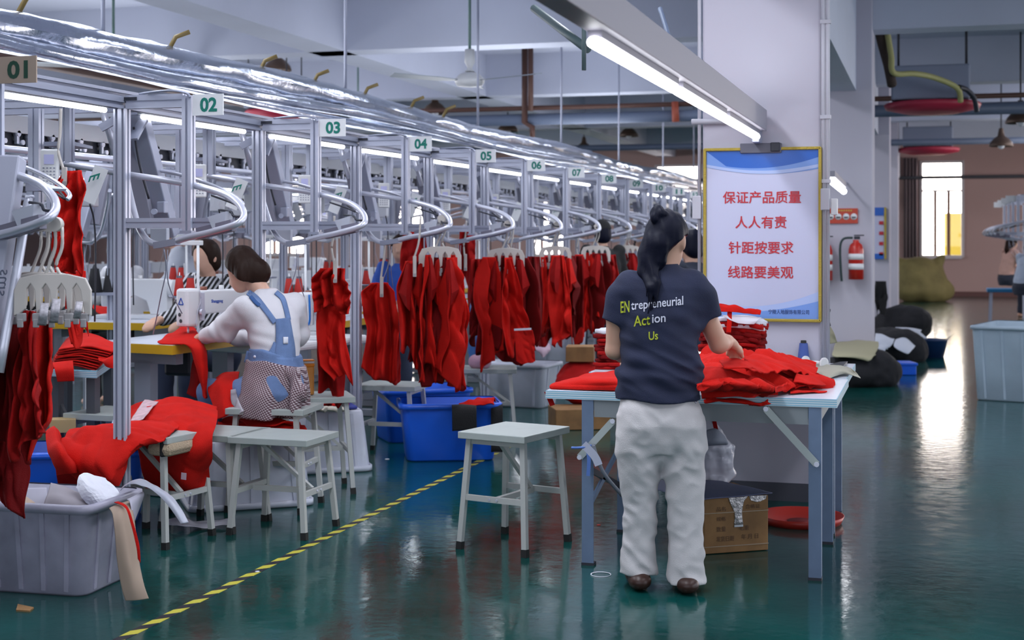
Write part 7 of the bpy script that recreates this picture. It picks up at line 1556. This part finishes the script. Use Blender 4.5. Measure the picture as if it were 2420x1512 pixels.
# gingham apron tied at the back
gmm = bpy.data.materials.new('plum_gingham'); gmm.use_nodes = True; nt = gmm.node_tree; b = nt.nodes['Principled BSDF']; b.inputs['Roughness'].default_value = .85
tc = nt.nodes.new('ShaderNodeTexCoord'); ns = nt.nodes.new('ShaderNodeTexNoise'); ns.inputs['Scale'].default_value = 5; nt.links.new(tc.outputs['Object'], ns.inputs['Vector'])
mxv = nt.nodes.new('ShaderNodeVectorMath'); mxv.operation = 'MULTIPLY_ADD'; mxv.inputs[1].default_value = (.03, .03, .03); nt.links.new(ns.outputs['Color'], mxv.inputs[0]); nt.links.new(tc.outputs['Object'], mxv.inputs[2])
outs = []
for vec in ((.82, -.30, .48), (-.42, .25, .87)):
    dt = nt.nodes.new('ShaderNodeVectorMath'); dt.operation = 'DOT_PRODUCT'; dt.inputs[1].default_value = vec; nt.links.new(mxv.outputs[0], dt.inputs[0])
    d_ = nt.nodes.new('ShaderNodeMath'); d_.operation = 'DIVIDE'; d_.inputs[1].default_value = .0105; nt.links.new(dt.outputs['Value'], d_.inputs[0])
    f_ = nt.nodes.new('ShaderNodeMath'); f_.operation = 'FRACT'; nt.links.new(d_.outputs[0], f_.inputs[0]); g_ = nt.nodes.new('ShaderNodeMath'); g_.operation = 'GREATER_THAN'; g_.inputs[1].default_value = .48; nt.links.new(f_.outputs[0], g_.inputs[0]); outs.append(g_)
av = nt.nodes.new('ShaderNodeMath'); av.operation = 'ADD'; nt.links.new(outs[0].outputs[0], av.inputs[0]); nt.links.new(outs[1].outputs[0], av.inputs[1])
hv = nt.nodes.new('ShaderNodeMath'); hv.operation = 'MULTIPLY'; hv.inputs[1].default_value = .5; nt.links.new(av.outputs[0], hv.inputs[0])
rp = nt.nodes.new('ShaderNodeValToRGB'); rp.color_ramp.elements[0].color = (.58, .52, .54, 1); rp.color_ramp.elements[1].color = (.055, .018, .03, 1); e_ = rp.color_ramp.elements.new(.5); e_.color = (.26, .17, .19, 1)
nt.links.new(hv.outputs[0], rp.inputs[0]); nt.links.new(rp.outputs[0], b.inputs['Base Color'])
apr = sm([obl([(.50, .02, .215, .18), (.54, .01, .205, .172), (.62, -.01, .190, .160), (.70, -.008, .182, .150), (.765, -.004, .170, .143), (.80, 0, .163, .139)])], .02)
aprf = fold(apr, lambda X, Y, Z: .014 * np.clip((.78 - Z) * 4, 0, 1) * np.sin(X * 30 + Y * 26 + Z * 9 + 1.5 * nz(X * 6, Y * 6, Z * 6)) + .005 * nz(X * 20, Y * 20, Z * 10))
# open on the right-hand back side, where the denim shows
aprf = cut(aprf, tp(-.152, -.09, .6), L2 * -1 + F2 * -.32)
sdf_obj('apron', cut(aprf, tp(0, 0, .80), (.28, -.05, 1)), (-.30, -.27, .47), (.26, .25, .86), .0075, gmm, SW)
k0 = hit(denf, SW, 690, 880, .02, -.6, .6)
tail = fold(sm([el(tuple(k0), (.035, .032, .028)), rc(tuple(k0), tuple(sl(706, 925, k0.y - .03)), .03, .042), rc(tuple(sl(706, 925, k0.y - .03)), tuple(sl(694, 966, k0.y - .04)), .042, .038)], .03), lambda X, Y, Z: .008 * np.sin(X * 90 + 3 * nz(X * 8, Y * 8, Z * 8)) + .004 * nz(X * 25, Y * 25, Z * 12))
sdf_obj('apron_knot', tail, (k0.x - .13, k0.y - .2, k0.z - .28), (k0.x + .16, k0.y + .14, k0.z + .08), .006, gmm, SW)
sl_ = MB(); surf_strip(apr, [(551, 920), (556, 950), (570, 975)], [6, 9, 7], mat('pale_gingham', (.50, .47, .52), .85), 'apron_edge', off=.012)
# body
H2 = sl(573, 637, .10); fd2 = (Vector((-.90, .42, 0)).normalized() * .86 + UP * -.46).normalized(); sd2 = fd2.cross(UP).normalized(); up2 = sd2.cross(fd2)
h2 = lambda s_, f_, u_: H2 + sd2 * s_ + fd2 * f_ + up2 * u_
head2 = sm([el(h2(0, 0, .02), (.076, .084, .095)), el(h2(0, .03, -.045), (.060, .062, .07)), el(h2(0, .064, -.082), (.025, .022, .02)), rc(h2(0, .084, .0), h2(0, .100, -.028), .009, .013), el(h2(0, .082, -.056), (.022, .010, .009)), el(h2(.075, -.01, -.01), (.010, .018, .028)), el(h2(-.075, -.01, -.01), (.010, .018, .028)), rc(tuple(tp(0, .075, 1.10)), tuple(h2(0, -.035, -.06)), .055, .052)], .02)
trunk2 = sm([head2, obl([(.60, 0, .13, .10), (.8, 0, .115, .09), (1.0, .03, .14, .09), (1.1, .05, .10, .06)]), rc(tuple(tp(.13, .40, .14)), tuple(tp(.13, .40, .3)), .04, .045), rc(tuple(tp(-.12, .40, .14)), tuple(tp(-.12, .40, .3)), .04, .045)], .03)
larm2 = sm(chain([tuple(lS), tuple(lEb), tuple(lWs)], [.045, .040, .027]) + hand_sdf(lWs, (-.55, .80, -.25), (.1, .1, -1), -1, .5), .014)
rarm2 = sm(chain([tuple(rS), tuple(rEb), tuple(rWs)], [.045, .040, .027]) + hand_sdf(rWs, (-.85, .35, -.15), (.1, .1, -1), 1, .4), .014)
multi('body', [(trunk2, (-.42, -.22, .10), (.22, .55, 1.42), .0085), (larm2, (-.55, -.15, .82), (-.05, .46, 1.15), .006), (rarm2, (-.35, .05, .82), (.22, .70, 1.15), .006)], SKIN, SW)
hair2 = sm([el(h2(0, -.012, .026), (.094, .106, .106)), el(h2(.0, -.055, -.045), (.096, .072, .085)), el(h2(.066, -.02, -.05), (.036, .062, .080)), el(h2(-.066, -.02, -.05), (.036, .062, .080))], .04)
hair2 = cut(hair2, h2(0, .036, .03), fd2 + up2 * -.62)
bob = cut(hair2, sl(570, 692, .08), (.1, -.1, -1))
sdf_obj('hair', fold(bob, lambda X, Y, Z: .0025 * nz(X * 90, Y * 90, Z * 7)), (-.40, -.10, 1.10), (.06, .32, 1.45), .0055, HAIRBR, SW)
em = MB()
for s_ in (1, -1): em.lathe(ROOTM[SW.name] @ h2(s_ * .03, .083, .006), [(0, .004), (.007, .003), (.009, 0)], 10, ROOTM[SW.name].to_3x3() @ fd2)
em.build('eye_pair', EYE, SW)
for s_ in (.13, -.12): sdf_obj('shoe', above(el(tp(s_, .46, .035), (.05, .05, .05)), 0) if False else above(sm([rc(tuple(tp(s_, .38, .04)), tuple(tp(s_, .56, .035)), .042, .04), rc(tuple(tp(s_, .40, .05)), tuple(tp(s_, .40, .13)), .045, .05)], .02), 0), (-.62, -.05, -.01), (.15, .60, .2), .01, RUBBER, SW)

# ================= people farther off
def person(label, loc, rot, top_c, bot_c, hair_c, stand=True, long_hair=False, cap=None, lean=.05, sleeve=True, h=.013, arms=(.35, 1.02), seat=.5, stripes=None):
    """generic figure facing local +y: standing or sitting, arms reaching forward"""
    t = thing('person', label, 'person', loc, rot)
    z0 = 0 if stand else -(.86 - seat - .06)
    pel = Vector((0, 0, .88 + z0)); ch = Vector((0, lean * .6, 1.2 + z0)); nk = Vector((0, lean, 1.38 + z0)); hd = Vector((0, lean + .03, 1.50 + z0))
    az = arms[1] if stand else arms[1] - .12
    fs = [el(hd + Vector((0, 0, .01)), (.075, .09, .10)), el(hd + Vector((0, .02, -.055)), (.058, .065, .065)), rc(hd + Vector((0, .088, -.005)), hd + Vector((0, .100, -.03)), .01, .013), el(hd + Vector((.077, -.005, -.01)), (.011, .018, .028)), el(hd + Vector((-.077, -.005, -.01)), (.011, .018, .028)), rc(nk - Vector((0, 0, .05)), hd - Vector((0, .01, .06)), .055, .05)]
    fs.append(loft([(pel.z - .1, 0, 0, .14, .1), (ch.z, 0, ch.y, .15, .095), (nk.z - .06, 0, nk.y, .11, .07)]))
    kn = [];
    for s_ in (-1, 1):
        S_ = Vector((s_ * .165, lean * .8, 1.33 + z0)); E_ = Vector((s_ * .23, lean + .06, 1.10 + z0)); W_ = Vector((s_ * .13, lean + arms[0], az))
        fs += chain([tuple(S_), tuple(E_), tuple(W_)], [.044, .038, .026]); fs += hand_sdf(W_, (-s_ * .2, 1, -.2), (0, 0, -1), -s_, .5)
        kn.append((S_, E_, W_))
        if stand: fs += chain([(s_ * .09, 0, .85), (s_ * .095, .01, .46), (s_ * .095, 0, .08)], [.07, .05, .036]); fs.append(rc((s_ * .095, -.03, .035), (s_ * .10, .14, .03), .036, .03))
        else: fs += chain([(s_ * .09, 0, pel.z - .06), (s_ * .11, .40, pel.z - .05), (s_ * .11, .38, .08)], [.075, .055, .036]); fs.append(rc((s_ * .11, .35, .035), (s_ * .11, .5, .03), .036, .03))
    lo, hi = (-.36, -.24, -.01), (.36, .62, 1.66 + z0)
    sdf_obj('body', sm(fs, .02), lo, hi, h * .8, SKIN, t)
    tf = [loft([(pel.z - .06, 0, 0, .178, .128), (pel.z + .1, 0, .0, .162, .118), (ch.z, 0, ch.y, .175, .118), (ch.z + .1, 0, lean * .8, .165, .10), (nk.z - .04, 0, lean * .95, .085, .068), (nk.z - .01, 0, lean, .062, .058)])]
    for S_, E_, W_ in kn: tf += chain([tuple(S_), tuple(E_)] + ([tuple(E_ * .25 + W_ * .75)] if sleeve else []), [.062, .055] + ([.045] if sleeve else []))
    sdf_obj('top', fold(sm(tf, .035), lambda X, Y, Z: .006 * nz(X * 14, Y * 14, Z * 18)), lo, hi, h, top_c, t)
    bf = [loft([(pel.z - .16, 0, 0, .16, .12), (pel.z - .02, 0, -.01, .175, .13), (pel.z + .06, 0, 0, .16, .115)])]
    for s_ in (-1, 1):
        bf += chain([(s_ * .09, 0, .82), (s_ * .095, .01, .46), (s_ * .095, 0, .07)], [.09, .07, .065]) if stand else chain([(s_ * .09, 0, pel.z - .05), (s_ * .11, .40, pel.z - .04), (s_ * .11, .38, .10)], [.095, .07, .06])
    sdf_obj('trousers', fold(sm(bf, .04), lambda X, Y, Z: .006 * nz(X * 12, Y * 12, Z * 18)), lo, hi, h, bot_c, t)
    hf = [cut(sm([el(hd + Vector((0, -.008, .018)), (.088, .103, .108)), el(hd + Vector((0, -.05, -.04)), (.08, .06, .07))], .03), hd + Vector((0, .055, .01)), (0, 1, -.35))]
    if long_hair: hf += chain([tuple(hd + Vector((0, -.08, .0))), tuple(hd + Vector((0, -.12, -.12))), tuple(hd + Vector((0, -.13, -.26)))], [.06, .045, .012])
    sdf_obj('hair', fold(sm(hf, .02), lambda X, Y, Z: .004 * nz(X * 40, Y * 40, Z * 8)), lo, hi, h * .8, hair_c, t)
    if cap: sdf_obj('cap', sm([above(el(hd + Vector((0, 0, .03)), (.096, .112, .105)), hd.z + .03), el(hd + Vector((0, .11, .04)), (.07, .07, .012))], .01), lo, hi, h * .8, cap, t)
    return t
GREYT = mat('grey_jersey', (.42, .45, .52), .85); DKN = mat('dark_navy_cloth', (.02, .025, .045), .85); WHT = mat('white_jersey', (.62, .62, .66), .85); DJ = mat('dark_jeans', (.03, .04, .08), .85)
PNK = mat('dusty_pink_jersey', (.50, .30, .25), .85); LBL = mat('pale_blue_shirt', (.42, .48, .60), .85); ORB = mat('blue_orange_top', (.03, .10, .45), .8)
STR = bpy.data.materials.new('zebra_stripes'); STR.use_nodes = True; nt = STR.node_tree; b = nt.nodes['Principled BSDF']; b.inputs['Roughness'].default_value = .85
tc = nt.nodes.new('ShaderNodeTexCoord'); wv = nt.nodes.new('ShaderNodeTexWave'); wv.wave_type = 'BANDS'; wv.bands_direction = 'DIAGONAL'; wv.inputs['Scale'].default_value = 13; wv.inputs['Distortion'].default_value = 2.5; wv.inputs['Detail Scale'].default_value = .5; nt.links.new(tc.outputs['Object'], wv.inputs['Vector'])
rp = nt.nodes.new('ShaderNodeValToRGB'); rp.color_ramp.interpolation = 'CONSTANT'; rp.color_ramp.elements[0].color = (.012, .012, .014, 1); rp.color_ramp.elements[1].color = (.6, .6, .64, 1); rp.color_ramp.elements[1].position = .58; nt.links.new(wv.outputs['Fac'], rp.inputs[0]); nt.links.new(rp.outputs[0], b.inputs['Base Color'])
def pcam(px, Y): return CW((px - CX) / F_PX * Y, Y)
person('person in a black and white striped top sewing behind the seated seamstress', pcam(512, 9.75), YAW + math.radians(150), STR, DJ, HAIRBR, False, seat=.62, lean=.08)
person('person in a plain light grey top standing behind the thread stand', pcam(452, 11.2), YAW + math.radians(100), GREYT, DJ, HAIRB, True, lean=.1)
person('person in a white top bending left of the 02 post behind the tables', pcam(322, 12.2), YAW + math.radians(60), WHT, mat('black_trousers', (.012, .012, .014), .85), HAIRB, False, seat=.62, lean=.2)
person('person in a blue top and orange collar sewing left of the wide garment cluster', pcam(955, 12.6), YAW + math.radians(170), ORB, DJ, HAIRBR, False, seat=.66, lean=.1)
person('person with a black cap and black jacket behind the fourth garment cluster', pcam(1428, 13.9), YAW + math.radians(15), mat('black_jacket', (.010, .010, .012), .85), DKN, HAIRB, False, cap=BLACKC, seat=.80, lean=.05)
person('distant person in a pale mask colour top beyond the red garments', pcam(1512, 17.5), YAW + math.radians(180), LBL, DKN, HAIRB, False, seat=.72, lean=.05)
person('person in a dark navy jacket mostly hidden behind the standing woman', pcam(1650, 10.6), YAW + math.radians(40), DKN, DJ, HAIRB, False, seat=.70, lean=.05)
person('person with long dark hair in a dusty pink top sewing by the far wall', pcam(2378, 26.0), YAW + math.radians(-75), PNK, DKN, HAIRBR, False, long_hair=True, seat=.66, lean=.1, sleeve=False, h=.018)
person('person in a pale blue shirt seated at the right edge of the hall', pcam(2418, 22.5), YAW + math.radians(-60), LBL, DKN, HAIRB, False, seat=.62, lean=.15, h=.018)
